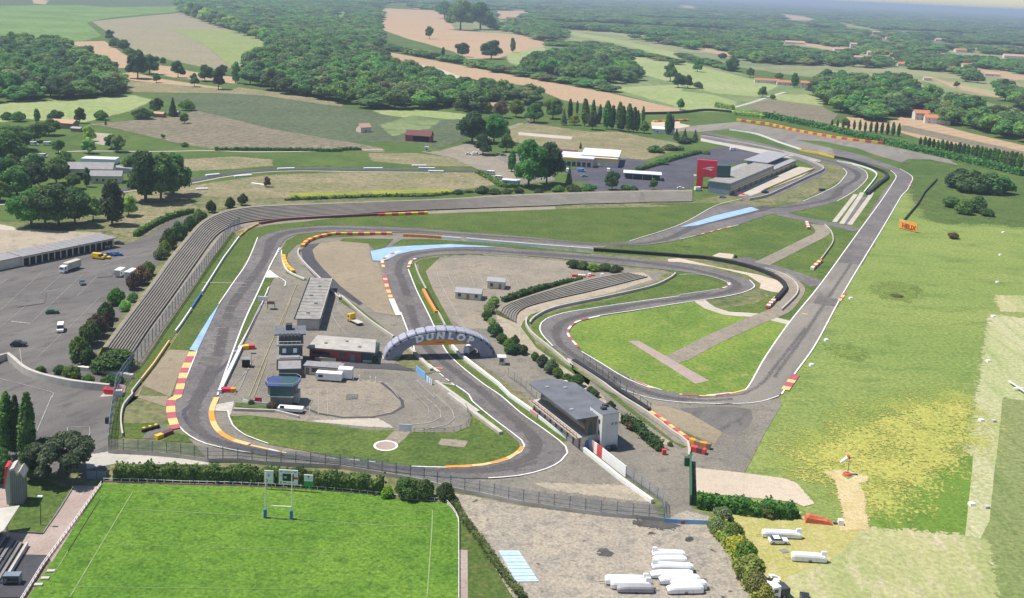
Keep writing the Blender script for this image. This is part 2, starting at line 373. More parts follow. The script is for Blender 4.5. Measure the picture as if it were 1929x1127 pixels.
ground('dirt_lot',(0.378,0.328,0.262),(0.312,0.281,0.235),(0.223,0.206,0.176),12,3,.7,fa=.45,spots=(4.,(.06,.065,.065),.66))
ground('gravel_trap',(0.270,0.224,0.158),(0.308,0.255,0.181),(0.220,0.187,0.135),20,3,.35,fa=.35)
ground('gravel_pale',(.5,.42,.33),(.56,.47,.37),(.43,.38,.29),16,3,.4,fa=.2)
ground('sand_lot',(.42,.35,.27),(.36,.31,.24),(.25,.23,.17),20,5,.7)
ground('dirt_track',(.5,.4,.2),(.56,.46,.27),(.4,.36,.15),9,2.5,.5)
ground('concrete_paving',(.44,.415,.37),(.5,.47,.42),(.36,.34,.31),10,2.5,.4,fa=.15)
ground('path_pale',(.45,.41,.34),(.52,.47,.4),(.38,.35,.28),12,3,.5,fa=.15)
ground('brick_paving',(.36,.28,.245),(.41,.33,.29),(.29,.24,.21),8,2,.4,fa=.2)
ground('oil_black',(.06,.058,.062),(.085,.08,.085),(.1,.1,.1),10,3,.5)
paint('line_white',(.78,.77,.74),.7,.25); paint('line_worn',(.4,.39,.37),.8,.5,1.5); paint('line_yellow',(.42,.36,.16),.8,.4); paint('kerb_red',(.42,.1,.13),.7,.25); paint('kerb_yellow',(.74,.5,.2),.7,.2)
paint('kerb_white',(.7,.68,.65),.7,.2); paint('kerb_blue',(.3,.46,.7),.75,.25,5); paint('kerb_orange',(.75,.3,.05),.7,.2); paint('pitch_line',(.24,.33,.12),.9,.35,2.)

def ground_grid():
    c=[-60000,-20000,-8000,-3000,-1200,-500,-200,0,200,500,1200,3000,8000,20000,60000]
    mb=MB(); n=len(c)
    mb.add([(x,y,0) for y in c for x in c],[(j*n+i,j*n+i+1,(j+1)*n+i+1,(j+1)*n+i) for j in range(n-1) for i in range(n-1)])
    o=mb.build('ground','grass'); o['kind']='structure'
ground_grid()
z1,z2,z3,z4,z5,z6,z7=.035,.07,.105,.14,.175,.21,.245
# ---- countryside
sheet('field',X(-300,-10,960,-40,1300,20,1929,60,2100,120,2100,330,1929,330,1640,330,1300,380,900,390,480,360,250,420,-300,420),'rough_grass',.01)
sheet('field',A(-200,30,1030,30,1010,65,640,95,520,115,480,130,560,200,440,235,180,235,-200,150),'field_green',z1)
sheet('field',A(-200,-30,1000,-30,1010,35,600,40,330,22,-200,40),'field_vine',z2)
sheet('field',A(180,-8,270,5,250,25,190,20),'field_tan',z3)
sheet('field',A(515,120,760,95,1020,72,1120,105,1290,170,1470,215,1515,300,1450,330,1300,380,1180,385,740,290,620,190),'field_plough',z2)
sheet('field',A(960,165,1290,170,1475,215,1515,300,1400,335,1290,370,1190,280,1080,220),'field_olive',z3)
sheet('field',A(400,235,580,230,730,330,720,380,640,380,520,320),'field_tan',z2)
sheet('field',A(-20,270,60,290,180,320,130,340,-20,310),'field_tan',z2)
sheet('field',A(690,410,740,405,880,440,1230,490,1240,515,1000,480,700,445),'field_tan',z2)
sheet('field',A(860,360,960,375,1060,400,1290,430,1320,470,1200,450,1000,440,850,405),'field_tan',z2)
sheet('field',A(730,455,1240,500,1290,510,1340,490,1400,500,1700,540,1898,580,1898,596,1500,535,1250,520,760,515,720,490),'rough_dry',z3)
sheet('field',A(-60,600,160,560,480,560,740,535,840,560,700,620,420,690,140,660,-60,690),'meadow_pale',z2)
sheet('field',A(860,545,1280,520,1560,545,1898,598)+B(220,640,0,790)+A(1500,730,1110,625,1000,560),'field_vine',z2)
sheet('field',B(0,600,220,640,690,650,720,760,560,830,430,800,0,790),'field_vine',z2)
sheet('field',B(200,620,430,615,700,640,690,665,440,665,260,640),'meadow_pale',z3)
sheet('field',B(240,700,420,650,560,665,480,720,380,730,300,760),'meadow',z4)
sheet('field',A(490,695,700,680,860,660,1000,650,1100,620,1500,720,1898,790,1898,840,1200,835,1000,800,620,710)+[],'field_brown',z3)
sheet('field',B(-5,785,240,832,240,850,-5,840),'field_brown',z3)
sheet('grass',A(620,720,1000,805,1030,838,560,838,300,800,330,740),'grass',z2)
sheet('field',A(500,740,620,750,640,790,600,815,480,790),'sand_lot',z3)
ribbon('road',A(330,850,520,845,850,848,1180,843,1400,850,1898,845)+B(0,838,240,838),2.6,'path_pale',z4)
sheet('grass',A(1000,855,1898,850)+B(0,845,400,850,760,900,780,930,300,935,0,935)+A(1640,930,1200,955,1020,955),'grass',z2)
sheet('field',A(1010,895,1300,880,1500,895,1500,925,1300,940,1020,955),'rough_dry',z3)
sheet('field',B(180,860,420,860,720,900,800,930,500,925,200,900),'rough_dry',z3)
ribbon('road',A(560,1130,690,1060,900,1035,1030,1015,1250,978,1450,955,1640,945,1898,947)+B(0,947,300,950,640,955,860,960),6.5,'asphalt_dark',z4)
ribbon('road',R6(-100,770,250,745),9,'asphalt_dark',z4)
ribbon('footpath',R6(-100,800,60,790,240,780),2.2,'concrete_paving',z5)
ribbon('footpath',A(690,1075,1040,1030,1260,990,1460,965,1660,957,1898,960)+B(0,960,500,965),1.8,'path_pale',z5)
sheet('field',A(690,1085,1100,1040,1500,985,1898,968)+B(0,968,760,970,860,1030,640,1060,0,1075)+A(1600,1100,1300,1110,1000,1120,700,1127),'rough_dry',z2)
sheet('field',D(200,180,700,60,1100,0,1400,10,1250,60,1080,90,900,140,760,240,640,200,450,180),'rough_grass',z2)
sheet('field',D(650,200,800,60,1050,30,1060,80,900,140,750,230),'rough_dry',z3)
ribbon('field',B(-280,1092,0,1083,300,1075,640,1066),10,'rapeseed',z5,smooth=False)
sheet('field',B(960,720,1060,690,1250,720,1400,740,1560,740,1700,770,1880,800,1880,830,1700,890,1540,880,1200,830,980,790),'rough_dry',z2)
sheet('field',B(1000,740,1300,765,1290,780,1000,755),'path_pale',z3)
sheet('road',B(460,848,560,845,720,800,860,740,1000,690,1030,690,900,745,760,820,900,900,1010,960,1000,1030,900,1020,800,960,640,885),'asphalt_old',z3)
sheet('car_park',B(850,880,960,850,1130,900,1200,960,1200,1010,1000,1030,940,960),'asphalt_paddock',z2)
sheet('field',B(210,45,540,60,600,95,640,165,760,180,880,185,1040,200,1160,245,1130,265,960,305,880,325,720,330,640,290,470,240,390,220,220,160),'field_tan',z2)
sheet('field',B(230,285,560,345,950,420,1500,520,1898,612,1880,635,1700,635,1480,600,1250,560,1060,480,800,450,700,440,520,380,240,312),'field_tan',z2)
sheet('field',B(440,360,560,385,700,440,640,450,480,420),'path_pale',z3)
sheet('field',B(930,330,1160,255,1420,255,1898,365)+C(0,345,300,400,620,480,760,505,790,600,560,600,300,625,0,625)+B(1880,605,1480,500,1400,470,1030,420),'meadow',z1)
sheet('field',B(940,310,1130,265,1160,300,1060,380,960,350),'meadow_pale',z3)
sheet('field',B(1420,255,1898,360)+C(0,345,420,450,540,480,420,540,200,520,0,470)+B(1640,400,1560,320),'meadow_pale',z2)
sheet('field',B(1480,480,1560,490,1898,475)+C(0,510,180,530,300,570,290,620,0,620)+B(1880,590),'meadow_pale',z2)
sheet('field',C(380,600,500,558,790,598,880,640,830,695,620,650,480,632),'field_brown',z3)
sheet('field',C(540,530,780,530,790,590,560,560),'meadow_pale',z3)
ribbon('path',C(308,600,400,575,490,545,590,515),5,'concrete_paving',z4)
sheet('field',C(860,700,1000,660,1150,690,1240,660,1230,640,1600,740,1925,815,2000,840,2000,890,1700,830,1400,790,1200,730,900,730),'field_tan',z2)
sheet('field',C(940,655,1150,685,1130,700,930,690),'field_tan',z3)
sheet('field',C(1250,700,1925,850,1925,875,1240,730),'field_brown',z3)
sheet('field',C(1360,455,1925,640,1925,680,1700,620,1420,520),'meadow',z2)
sheet('field',C(1400,430,1540,470,1790,535,1780,545,1540,495),'field_tan',z3)
sheet('field',C(1560,470,1790,520,1780,535,1540,480),'meadow_pale',z2)
sheet('field',C(1620,370,1900,430,1890,450,1700,420),'field_tan',z3)
sheet('field',C(530,72,750,100,740,114,620,112),'field_tan',z3)
sheet('field',C(870,118,1060,155,1100,170,900,142),'field_olive',z3)
sheet('field',C(590,228,780,250,900,272,880,285,620,245),'field_tan',z3)
sheet('field',C(-10,25,110,40,100,50,-10,40),'field_tan',z3)
sheet('field',C(110,265,300,300,290,315,110,285),'field_tan',z3)
sheet('field',B(840,60,1080,60,1000,95,870,110),'field_tan',z3)
sheet('field',B(1270,175,1500,210,1898,300,1898,330,1560,245,1290,195),'meadow_pale',z3)
sheet('field',A(1850,50,1898,55)+B(60,80,50,130,0,120),'field_green',z3)
sheet('field',C(1780,390,1925,425,1925,450,1800,425),'field_tan',z3)
ground('far_fields',(.17,.21,.1),(.27,.29,.14),(.34,.27,.17),260,70,9,fa=.3)
sheet('field',X(560,10,964,40,1300,60,1929,92,2100,110,2100,240,1929,190,1700,160,1500,142,1280,108,1060,80,900,64,700,22),'far_fields',.02)
# ---- left: car parks
sheet('car_park',D(-80,412,120,392,640,282,760,248,900,152,1075,98,1110,112,1000,250,890,370,760,560,640,720,520,900,540,980,700,1050,620,1127)+G(605,235,600,310,615,400,500,420,200,430,-80,430),'asphalt_lot',z1)
sheet('field',D(-80,165,100,180,300,195,560,205,560,215,0,320,-80,340),'sand_lot',z2)
sheet('path',D(-60,150,60,170,110,190,-60,185),'path_pale',z3)
sheet('path',G(480,330,620,310,1170,365,1160,380,640,375,490,405),'concrete_paving',z2)
sheet('path',D(600,1090,640,1040,700,1060,690,1110,560,1120),'concrete_paving',z2)
sheet('grass',D(1030,1127,1000,1000,1060,862,940,860,1080,640,1330,240,1440,165,1600,140,1898,120)+E(0,118,215,108,490,100,640,92,1200,72,1700,60,1898,56)+R4(0,770,500,765,1070,770,1100,800)+F(370,38,330,45,200,120,0,165)+E(1700,262,1400,262,900,217,380,178,0,166)+D(1600,187,1440,245,1310,470,1160,740),'grass_verge',z2)
sheet('gravel_trap',D(945,858,1062,864,1000,1000,950,1127,770,1127,800,1060)+G(745,0,940,0,925,60,930,150,960,190,870,150,690,160,700,60),'gravel_trap',z3)
sheet('grass',G(690,150,800,150,870,148,790,238,690,232),'grass_verge',z3)
sheet('grass',G(960,195,1060,225,1100,262,900,250,930,235),'grass_verge',z3)
sheet('grass',G(610,240,650,60,690,0)+D(700,1100,790,950,910,760,1090,500,1200,330,1300,200,1320,215,1240,370,1130,530,1000,740,860,940,735,1120)+G(740,0,690,60,675,140,685,232),'grass_verge',z3)
# ---- paddock inside the first loop, drawn under track and grass
S1L=E(1620,260,1400,262,1200,243,900,217,600,195,380,178,0,166)+D(1750,170,1600,187,1500,212,1440,245,1395,340,1310,470,1240,590,1160,740,1090,890,1020,1060)+G(985,0,974,60,978,110,1000,170,1060,225,1150,268,1300,305,1500,335,1750,365,1898,380)+Hh(300,425,600,455,850,462,1000,447,1150,410,1235,365,1272,320,1262,285,1225,250,1130,180,1010,95,900,0)+E(800,1050,680,955,612,890,580,845,525,725,480,630,430,530,390,440)
S1R=E(1600,276,1400,276,1200,262,900,242,700,224,420,207,200,203,0,200)+D(1750,205,1650,216,1590,245,1565,285,1545,330,1500,410,1440,540,1370,690,1290,900,1215,1110)+G(1190,40,1182,90,1192,150,1225,200,1300,245,1450,290,1600,320,1898,355)+Hh(200,372,400,393,600,399,800,388,950,350,1012,310,1030,280,1015,250,960,205,860,130,740,30,700,-10)+E(640,1055,570,995,510,930,440,870,412,835,380,755,340,650,300,560,260,470,248,425)
sheet_w('paddock',[p for p in gp(S1R)]+gp(E(262,370,330,320,420,305,560,290,700,285,1100,300)),'asphalt_paddock',z1)
sheet('gravel_trap',D(1745,300,1780,265,1898,250)+E(160,262,178,365,215,372,245,480,290,640,335,672,200,650,130,600,0,500)+D(1880,480,1800,400,1760,350),'gravel_trap',z3)
sheet('asphalt_apron',D(1680,300,1720,270,1790,262,1745,300,1760,350,1800,400,1880,480)+E(0,500,130,600,110,610,0,540)+D(1790,490,1700,390),'asphalt_new',z3)
sheet('grass',E(20,235,300,240,250,290,190,300,160,265,0,252),'grass_verge',z4)
sheet('grass',E(290,275,350,240,500,240,900,266,1400,318,1410,335,900,283,600,268,400,275),'grass_verge',z4)
sheet('grass',D(1572,300,1600,250,1660,215,1898,198)+E(0,200,290,213,0,228)+D(1760,235,1660,270,1610,320,1600,350,1650,430,1720,470,1690,472,1600,430,1580,370),'grass_verge',z4)
sheet('grass',D(1482,458,1530,456,1500,510,1440,640,1330,850,1315,860,1400,620,1450,500),'grass_verge',z4)
sheet('painted_island',D(1505,412,1562,456,1478,456),'kerb_white',z5)
sheet('grass',E(0,560,90,610,315,790,300,800,210,720,0,590),'grass_verge',z4)
sheet('grass',G(1285,112,1400,108,1898,165)+Hh(0,168,180,192,300,190,340,200,640,205,725,170,740,115,690,60,640,9)+E(560,1045,650,1062,720,1127)+Hh(800,80,900,170,1000,260,1008,290,985,325,920,355,800,382,600,398,400,393,200,370,0,348)+G(1700,305,1500,270,1380,228,1310,172),'grass_infield',z4)
sheet('path',Hh(240,262,310,200,390,205,320,268),'asphalt_old',z5)
hc=g(*Hh(257,279)[0]); 
def disc(name,c,r,mat,z,r0=0.):
    mb=MB(); n=40
    for i in range(n):
        a,b=2*math.pi*i/n,2*math.pi*(i+1)/n
        p=lambda rr,t:(c.x+rr*math.cos(t),c.y+rr*math.sin(t),z)
        mb.quad(p(r0,a),p(r,a),p(r,b),p(r0,b)) if r0 else mb.quad((c.x,c.y,z),p(r,a),p(r,b))
    o=mb.build(name,mat); o['kind']='structure'
disc('paved_circle',hc,2.7,'brick_paving',z6); disc('painted_line',hc,3.1,'line_white',z6+.01,2.55)
sheet('path',Hh(575,240,710,255,690,285,555,270),'asphalt_old',z5)
sheet('path',Q(800,825,1200,812,1450,803,1600,890,1300,872),'path_pale',z3)
sheet('path',Q(0,690,600,770,1000,780,1450,803,800,828,0,745),'asphalt_old',z2)
sheet('path',G(1205,50,1305,32,1285,105,1270,85,1205,82),'concrete_paving',z5)
sheet('car_park',cr and Q(610,430,900,420,1500,430,1690,640,1620,740,1450,785,1100,792,860,745,600,640),'asphalt_old',z2,True)
ribbon('asphalt_edge',Q(600,640,860,748,1100,790,1400,785,1600,745,1710,680,1700,620,1600,520,1490,435),.9,'asphalt_new',z3)
sheet('road',Q(1090,225,1250,240,1500,240,1740,250,1840,325,1500,300,1180,290,1080,265),'asphalt_new',z3)
sheet('grass',Q(20,640,180,650,420,690,380,722,160,690,10,680),'grass_verge',z5)
sheet('grass',K(440,500,700,700,680,725,440,640,415,610),'rough_grass',z4)
# ---- second loop infield
I2=E(400,400,480,350,700,330,1000,340,1300,362,1560,395,1800,425,1790,470,1500,560,1200,640,1060,690,1040,740,1100,830,1250,930,1400,1030,1560,1120)+L(380,0,860,320,1480,740,1500,880)+I(55,370,65,620,170,670)+Hh(1815,690,1805,580,1460,330,1270,330,1225,250,1130,180,900,0)+E(680,955,612,890,580,840,525,725,430,530,385,430)
sheet('paddock',I2,'asphalt_paddock',z1)
sheet('car_park',E(480,400,600,350,850,345,1290,368,1360,420,1350,470,1100,530,900,580,820,640,830,740,700,740,560,600),'asphalt_old',z2,True)
sheet('grass',E(388,405,410,375,470,352,425,385,440,440,490,520,545,650,590,740,610,850,680,920,1240,1300,1160,1300,880,1110,680,955,612,890,560,800,525,725,430,530),'grass_verge',z3)
sheet('grass',E(440,380,480,345,560,340,480,420,520,520,640,740,600,740,545,650,490,520,440,440),'grass_verge',z2)
sheet('grass',E(620,860,700,920,1330,1350,1300,1360,680,950),'rough_grass',z2)
sheet('grass',Hh(885,-15,945,5,1130,120,1275,250,1230,252,1130,180,1010,95),'grass_verge',z3)
sheet('grass',E(1068,725,1115,675,1300,622,1500,582,1800,492,1880,435,1790,405,1898,412)+F(0,418,110,437,200,457,265,482,272,505,200,525,0,552)+E(1700,588,1400,628,1250,655,1150,688,1112,730,1128,775,1200,850,1180,850,1100,790),'grass_infield',z2)
sheet('grass',E(1000,720,1070,660,1250,600,1240,620,1110,670,1040,730,1100,830,1250,930,1400,1030,1560,1127)+L(870,330,1370,720,1480,760,1440,775,1340,720,950,440,780,300,400,0)+E(1380,1080,1150,920,1030,800),'grass_verge',z2)
sheet('path',E(880,640,960,580,1100,530,1300,480,1560,430,1700,430,1740,465,1500,540,1200,610,1040,670,1010,730,1100,850,1300,990,1480,1127)+L(330,60,560,210,900,500,1350,740,1290,740,880,520,560,260,300,80)+E(1330,1060,1080,900,900,740),'sand_lot',z2)
# ---- apron between last bend and catch fence
sheet('asphalt_runoff',G(1050,232,1165,275,1300,315,1500,345,1898,385)+Hh(300,430,600,460,850,467,1000,452,1150,415,1240,368,1276,320,1320,300,1400,350,1580,490,1745,605,1800,690,1690,680,1470,662,1250,632,1000,596,800,552,650,528,450,472,200,430)+G(1898,400,1500,380,1300,358,1165,360),'asphalt_paddock',z4)
# ---- airfield side
sheet('grass',C(1300,1010,1310,1070)+F(1300,30,1450,140,1750,150,2200,190,2200,720,1762,670,1705,1127)+I(1700,0,1640,330,1040,740,900,745,600,700,310,670,90,640,360,430,480,150,575,0)+F(560,1127,640,1000,760,830,900,570,1000,400,1140,170,1240,0),'grass_airfield',z1)
sheet('grass',F(1330,-190,2300,-100,2300,190,1750,150,1450,140,1380,60),'grass_blend',z2,True)
sheet('grass',I(700,330,1060,140,1380,60,1700,20,1620,270,1300,480,1060,650,1035,660,1030,650,1030,540,1000,440,860,420),'grass_straw',z2,True)
sheet('grass',I(1040,742,1330,510,1640,330,1612,790,1500,785),'grass_dark',z3)
sheet('runway_grass',F(1762,670,2300,730)+I(2300,60,1800,0,1770,400,1740,700,1690,800,1600,785,1640,400,1700,0)+F(1705,1127),'mown_strip',z3)
sheet('grass',F(1790,560,2200,570,2200,650,1800,640),'grass_dry',z3)
sheet('grass',I(1740,700,1770,400,1820,20,2300,100,2300,1200,1700,1200,1690,800),'grass_faded',z3)
sheet('grass',I(900,880,1020,755,1500,788,1690,810,1740,1200,560,1200,600,1000,740,960),'grass_dry',z4)
sheet('grass',I(310,665,700,690,900,745,1010,757,900,880,740,960,600,1010,560,1050,640,1200,560,1200,420,850),'grass_worn',z4)
sheet('dirt_track',cr and I(815,430,870,423,930,420,1045,455,1040,472,985,482,1015,540,1025,640,1035,740,900,745,935,680,915,600,890,480,860,440),'dirt_track',z5,True,3)
sheet('grass',I(905,440,930,432,975,448,940,468),'grass_airfield',z6)
sheet('asphalt_runoff',I(0,40,560,15,575,40,480,200,400,360,360,432,90,408,60,360)+L(1480,740,860,320,700,150,1000,300,1400,360),'asphalt_paddock',z3)
sheet('asphalt_patch',cr and I(0,70,180,60,400,75,380,180,290,220,150,170,60,110),'asphalt_lot',z4,True)
sheet('gravel_trap',L(1080,395,1290,405,1500,470,1790,640,1720,740,1400,600,1240,500),'gravel_trap',z5)
sheet('grass',I(0,195,60,245,165,300,180,270,0,190)+L(1380,620,1400,640),'grass_verge',z6)
sheet('gravel_trap',I(90,405,370,435,590,465,650,490,745,600,690,615,640,590,100,535),'gravel_pale',z5)
sheet('car_park',Hh(650,548,1000,620,1400,670,1815,700)+I(50,645,160,680,180,760,290,900,430,1200)+Hh(1025,1200,690,640),'dirt_lot',z3)
sheet('path',Hh(1090,490,1300,497,1590,508,1720,590,1400,548,1200,520),'sand_lot',z5)
# ---- right infield
sheet('grass',E(1280,742,1275,782,1330,850,1450,930,1600,1020,1750,1080,1898,1115)+F(150,1116,270,1103,370,1083,480,900,620,700,790,490,1000,200,1110,50,1138,0)+C(1205,1005,1205,985,1110,930,900,880,800,910,640,865,440,840)+R4(1880,440,1700,520,1300,710,1120,740)+C(650,1127)+F(0,140)+E(1500,275,1400,320)+F(0,345,150,345,350,385,480,430,590,500,420,600),'grass_infield',z1)
sheet('grass',E(1290,745,1284,782,1340,850,1450,925,1600,1015,1750,1075,1898,1108)+F(150,1110,270,1097,365,1078,620,712,540,690,450,668,260,655,110,580,0,600)+E(1640,645,1450,675,1330,705),'grass_bright',z2)
sheet('grass',C(650,1127,930,980,900,930,800,905)+R4(1880,440,1700,520,1300,710,1120,740,1060,790)+C(380,1127),'rough_grass',z2)
ribbon('path',F(560,98,700,130,850,158,930,172,1000,192),10,'asphalt_track',z3)
ribbon('path',F(460,378,560,330,700,260,780,220,800,200,770,160),7,'asphalt_old',z4)
ribbon('path',F(330,345,480,392,640,440,720,470,790,502),10,'asphalt_track',z3)
ribbon('path',F(110,582,170,625,260,655,450,668,540,690,630,714),5,'path_pale',z4)
ribbon('path',E(1840,915)+F(0,900,200,795,450,685,560,640,610,590,650,530,640,490,560,430),7,'asphalt_old',z4)
sheet('path',X(1183,643,1203,643,1336,718,1310,724),'brick_paving',z4)
sheet('gravel_trap',F(-60,352,0,348,200,395,440,440,540,470,592,505,560,540,510,532,450,515,460,490,380,440,200,397,0,367,-60,368),'gravel_pale',z3)
for a in (F(865,145,985,-10),F(905,155,1010,0,1020,-20),F(950,160,1065,0,1075,-30)): ribbon('path',a,2.5,'path_pale',z4)
sheet('road',F(905,155,950,160,1060,0)+C(1070,1110)+F(1010,0),'asphalt_track',z3)
sheet('gravel_trap',F(185,335,225,318,300,325,290,350),'gravel_pale',z3)
# ---- far loops
sheet('asphalt_runoff',C(-30,722,100,702,330,682,500,710,800,760,1140,812,1500,890,1560,925,1400,893,1280,890,1240,908,1100,870,1000,832,800,792,640,782,560,765,430,735,280,722,120,738,-30,733),'asphalt_runway',z3)
sheet('runoff',B(1740,683,1898,678)+C(0,690,60,702,20,725)+B(1898,735,1800,740,1745,710),'gravel_pale',z2)
sheet('runoff',C(120,765,300,800,600,850,820,910,700,895,500,870,250,815,120,790),'concrete_paving',z3)
# ---- pit buildings surroundings
sheet('car_park',R4(-500,690,-560,560,0,440,240,345,640,245,860,198,1270,260,1150,330,1000,370,600,400,560,600,400,640,0,645),'asphalt_dark',z2)
sheet('apron',R4(940,660,1640,400,1790,420,1650,500,1150,690,1000,690),'path_pale',z3)
ribbon('road',R4(1060,720,1300,690,1550,590,1800,480,1850,430,1820,390,1700,340,1560,290),9,'asphalt_track',z4)
sheet('car_park',R5(1130,400,1400,420,1520,445,1300,540,1100,580,900,600,860,520,1000,470),'asphalt_dark',z2)
# ---- the race track itself
strip('track',S1L,S1R,'asphalt_track',z5)
S2L=E(390,450,376,415,384,385,420,352,500,335,640,325,800,325,1000,333,1200,347,1400,367,1700,400,1898,420)+F(110,437,200,457,265,483,273,500,250,514,150,531,0,553)+E(1600,598,1400,629,1250,655,1150,690,1118,730,1130,775,1190,840,1280,905,1400,985,1550,1080)+L(700,150,860,238,1000,292,1200,345,1500,378,1878,387)
S2R=E(248,440,245,410,260,365,320,325,420,305,560,290,700,285,900,290,1200,310,1500,335,1898,373)+F(150,400,300,440,390,470,419,500,400,522,330,547,200,572,0,600)+E(1650,640,1450,670,1330,700,1280,740,1275,780,1330,850,1450,930,1600,1020,1750,1080)+L(800,60,950,150,1100,215,1250,265,1450,300,1650,315,1878,287)
strip('track',S2L,S2R,'asphalt_track',z5)
RWL=F(150,1116,270,1103,370,1083,480,900,620,700,790,490,1000,200,1110,50)+C(1170,1060,1207,1000,1208,980,1180,955,1110,928,1000,902,870,872,700,838,560,795,430,745,300,722,180,722,60,735)
RWR=I(0,38,200,47,400,41,500,20,555,0)+F(640,1000,760,830,900,570,1000,400,1140,170,1240,0)+C(1275,1060,1302,1005,1290,980,1230,945,1120,905,1000,865,850,830,700,795,560,760,430,722,300,700,180,702,30,718)
strip('runway',RWL,RWR,'asphalt_runway',z6)
sheet('track',F(1000,200,1140,-30)+C(1207,1000,1208,980,1180,955,1110,928,1000,902,870,872,850,830,1000,865,1120,905,1230,945,1290,980,1302,1005,1275,1060)+F(1240,0,1140,170,1020,385,880,372),'asphalt_track',z6+.012)
BK_L=E(1480,278,1560,262,1700,235,1898,162)+F(200,60,370,40,450,70)+C(690,1127,800,1078,880,1035,925,985,934,965,915,942,880,922,800,908,640,868,420,828,200,790,110,770)
BK_R=E(1620,278,1720,273,1898,245)+F(150,205,330,160,450,120,520,100,600,98)+C(880,1127,980,1068,1040,1012,1050,982,1030,952,960,918,880,897,700,860,600,838,450,800,300,770,150,738)
strip('track',BK_L,BK_R,'asphalt_track',z5)
# ---- paint
def lines(name,items,mat,z):
    mb=MB(); z=lay(z+.012)
    for px,w,*r in items:
        P=cr(gp(px),3.) if len(px)>2 else gp(px)
        if r: P=resample(P,.75)
        ribbon_mb(P,w*.82,z,mb,dash=r[0] if r else None)
    o=mb.build(name,mat); o['kind']='structure'; return o
ZP=.28
lines('painted_line',[(D(1440,232,1380,372,1300,490,1222,605),.5),(D(1100,868,1020,1065)+G(985,0,974,60,978,110,1000,170,1060,225,1150,268,1300,303,1400,320),.45),
 (D(1560,290,1500,410,1440,540,1370,690,1290,900,1215,1115),.6),(Hh(830,461,1000,447,1150,410,1235,365,1272,320,1262,285,1225,250,1130,180,1010,95,900,0)+E(800,1050,680,955,612,890,580,845,525,725,480,630,430,530,382,410),.5),
 (E(640,1060,560,1045),.4),(Hh(400,395,600,401,800,390,950,352,1014,312,1032,280,1016,250,960,205,860,130,740,30)+E(720,1110,650,1062),.5),
 (E(560,985,430,890,412,835,380,755,340,650),.5),(E(1050,340,800,328),.3),
 (F(0,440,110,438,200,458,266,483,274,500,250,514,150,531,0,553),.3),(F(390,470,419,500,400,522,330,547,200,572,0,600)+E(1650,640,1450,670,1330,700),.55),
 (E(1898,560,1600,600,1400,630,1250,655,1150,690,1118,730,1130,775,1190,840),.5),(E(1350,870,1450,930,1600,1020,1750,1080)+L(950,150,1100,215,1250,265),.5),
 (L(700,150,860,238,1000,292,1200,345,1500,378,1878,387)+I(200,47,400,41,500,20,555,0),.4),(F(150,1116,270,1103,370,1083,480,900,620,700,790,490,1000,200,1110,50)+C(1170,1060,1207,1000,1208,980,1180,955),.6),
 (F(570,1110,640,1000,760,830,900,570,1000,400,1140,170,1240,0)+C(1275,1060,1302,1005,1290,980,1230,945),.6),(F(0,243,150,207,330,162),.4),
 (E(1620,252,1900,160)+F(200,55,350,15),.45),(C(690,1127,800,1078,880,1035,925,985,934,965,915,942),.5),(C(880,1127,980,1068,1040,1012,1050,982,1030,952,960,918),.5),
 (G(1272,80,1280,120,1300,165,1370,220,1500,268),.4),(D(1560,456,1595,480,1590,505),.4),(D(1500,510,1480,560,1440,650,1330,850),.35),(D(1305,870,1330,868),.5),
 (E(0,0),.1) if 0 else (D(1380,490,1130,485),.25)],'line_white',ZP)
lines('painted_line',[(G(1500,330,1898,352)+Hh(200,372),.35,(4,2)),(E(430,890,640,1060),.45,(3,1.2)),(D(1570,290,1500,400),.4,(1.6,1.2))],'line_white',ZP+.01)
lines('painted_line',[(J(690,70,540,420,460,600,300,990),.22),(J(650,170,560,410),.18),(J(440,720,340,985),.2)],'line_yellow',ZP)
# start grid marks on the main straight
P0=[g(*p) for p in D(1520,400,1250,940)]; gr=MB(); dd=(P0[1]-P0[0]).normalized(); nn=Vector((dd.y,-dd.x,0))
for i in range(13):
    b=P0[0]+dd*(8+i*8.)
    for s_ in ((1.2,4.),(5.4,8.2)):
        o_=b+dd*(4 if s_[0]>3 else 0); q=[o_+nn*s_[0],o_+nn*s_[1],o_+nn*s_[1]+dd*.22,o_+nn*s_[0]+dd*.22]; gr.quad(*[(p.x,p.y,ZP) for p in q])
o=gr.build('painted_line','line_worn'); o['kind']='structure'
lines('painted_line',[(D(60,700,170,712),.7),(D(0,735,340,445),.15),(D(160,720,470,430),.15),(D(210,900,430,690,560,560),.15),(D(430,560,560,430),.12),(D(0,640,240,420),.12),(D(580,385,830,300),.2),(D(430,410,480,415),.3),
 (D(250,530,310,525),.4),(D(110,850,122,940),.2),(D(0,490,40,465),.2),(D(0,1020,300,1100,292,1127),.2),(G(290,0,200,210),.25),(G(375,175,500,172,490,240),.2),(G(375,175,378,200),.2)],'line_worn',z4)
lines('painted_line',[(Hh(470,0,560,80,565,120,500,150,400,160),.25),(Hh(540,-10,630,85,640,125,600,160,450,190),.25),(Hh(520,-20,600,60),.2),(E(260,1045,330,1127),.2),(E(430,1030,530,1127),.2),(E(350,1040,420,1110)+Hh(490,60,500,90,470,120),.15)]+[(Q(x,500,x+dx,760),.15) for x,dx in ((775,-10),(855,0),(945,5),(1035,0))]+[(J(950,265,1010,380,1100,480),.2),(J(1020,210,1040,290,1110,370),.15)],'line_worn',z5)
lines('painted_line',[(E(540,400,560,480,700,740),.2),(E(600,430,640,510),.2),(E(730,440,760,520),.15),(E(780,440,800,480),.15),(E(930,450,950,500),.15),(E(985,470,1010,530),.15),(E(480,350,600,340,760,345),.15)],'line_worn',z5)
lines('painted_line',[(F(685,658,715,664),.9)],'kerb_yellow',ZP+.01)
lines('painted_line',[(K(710,690,790,695),.9)],'kerb_orange',ZP)
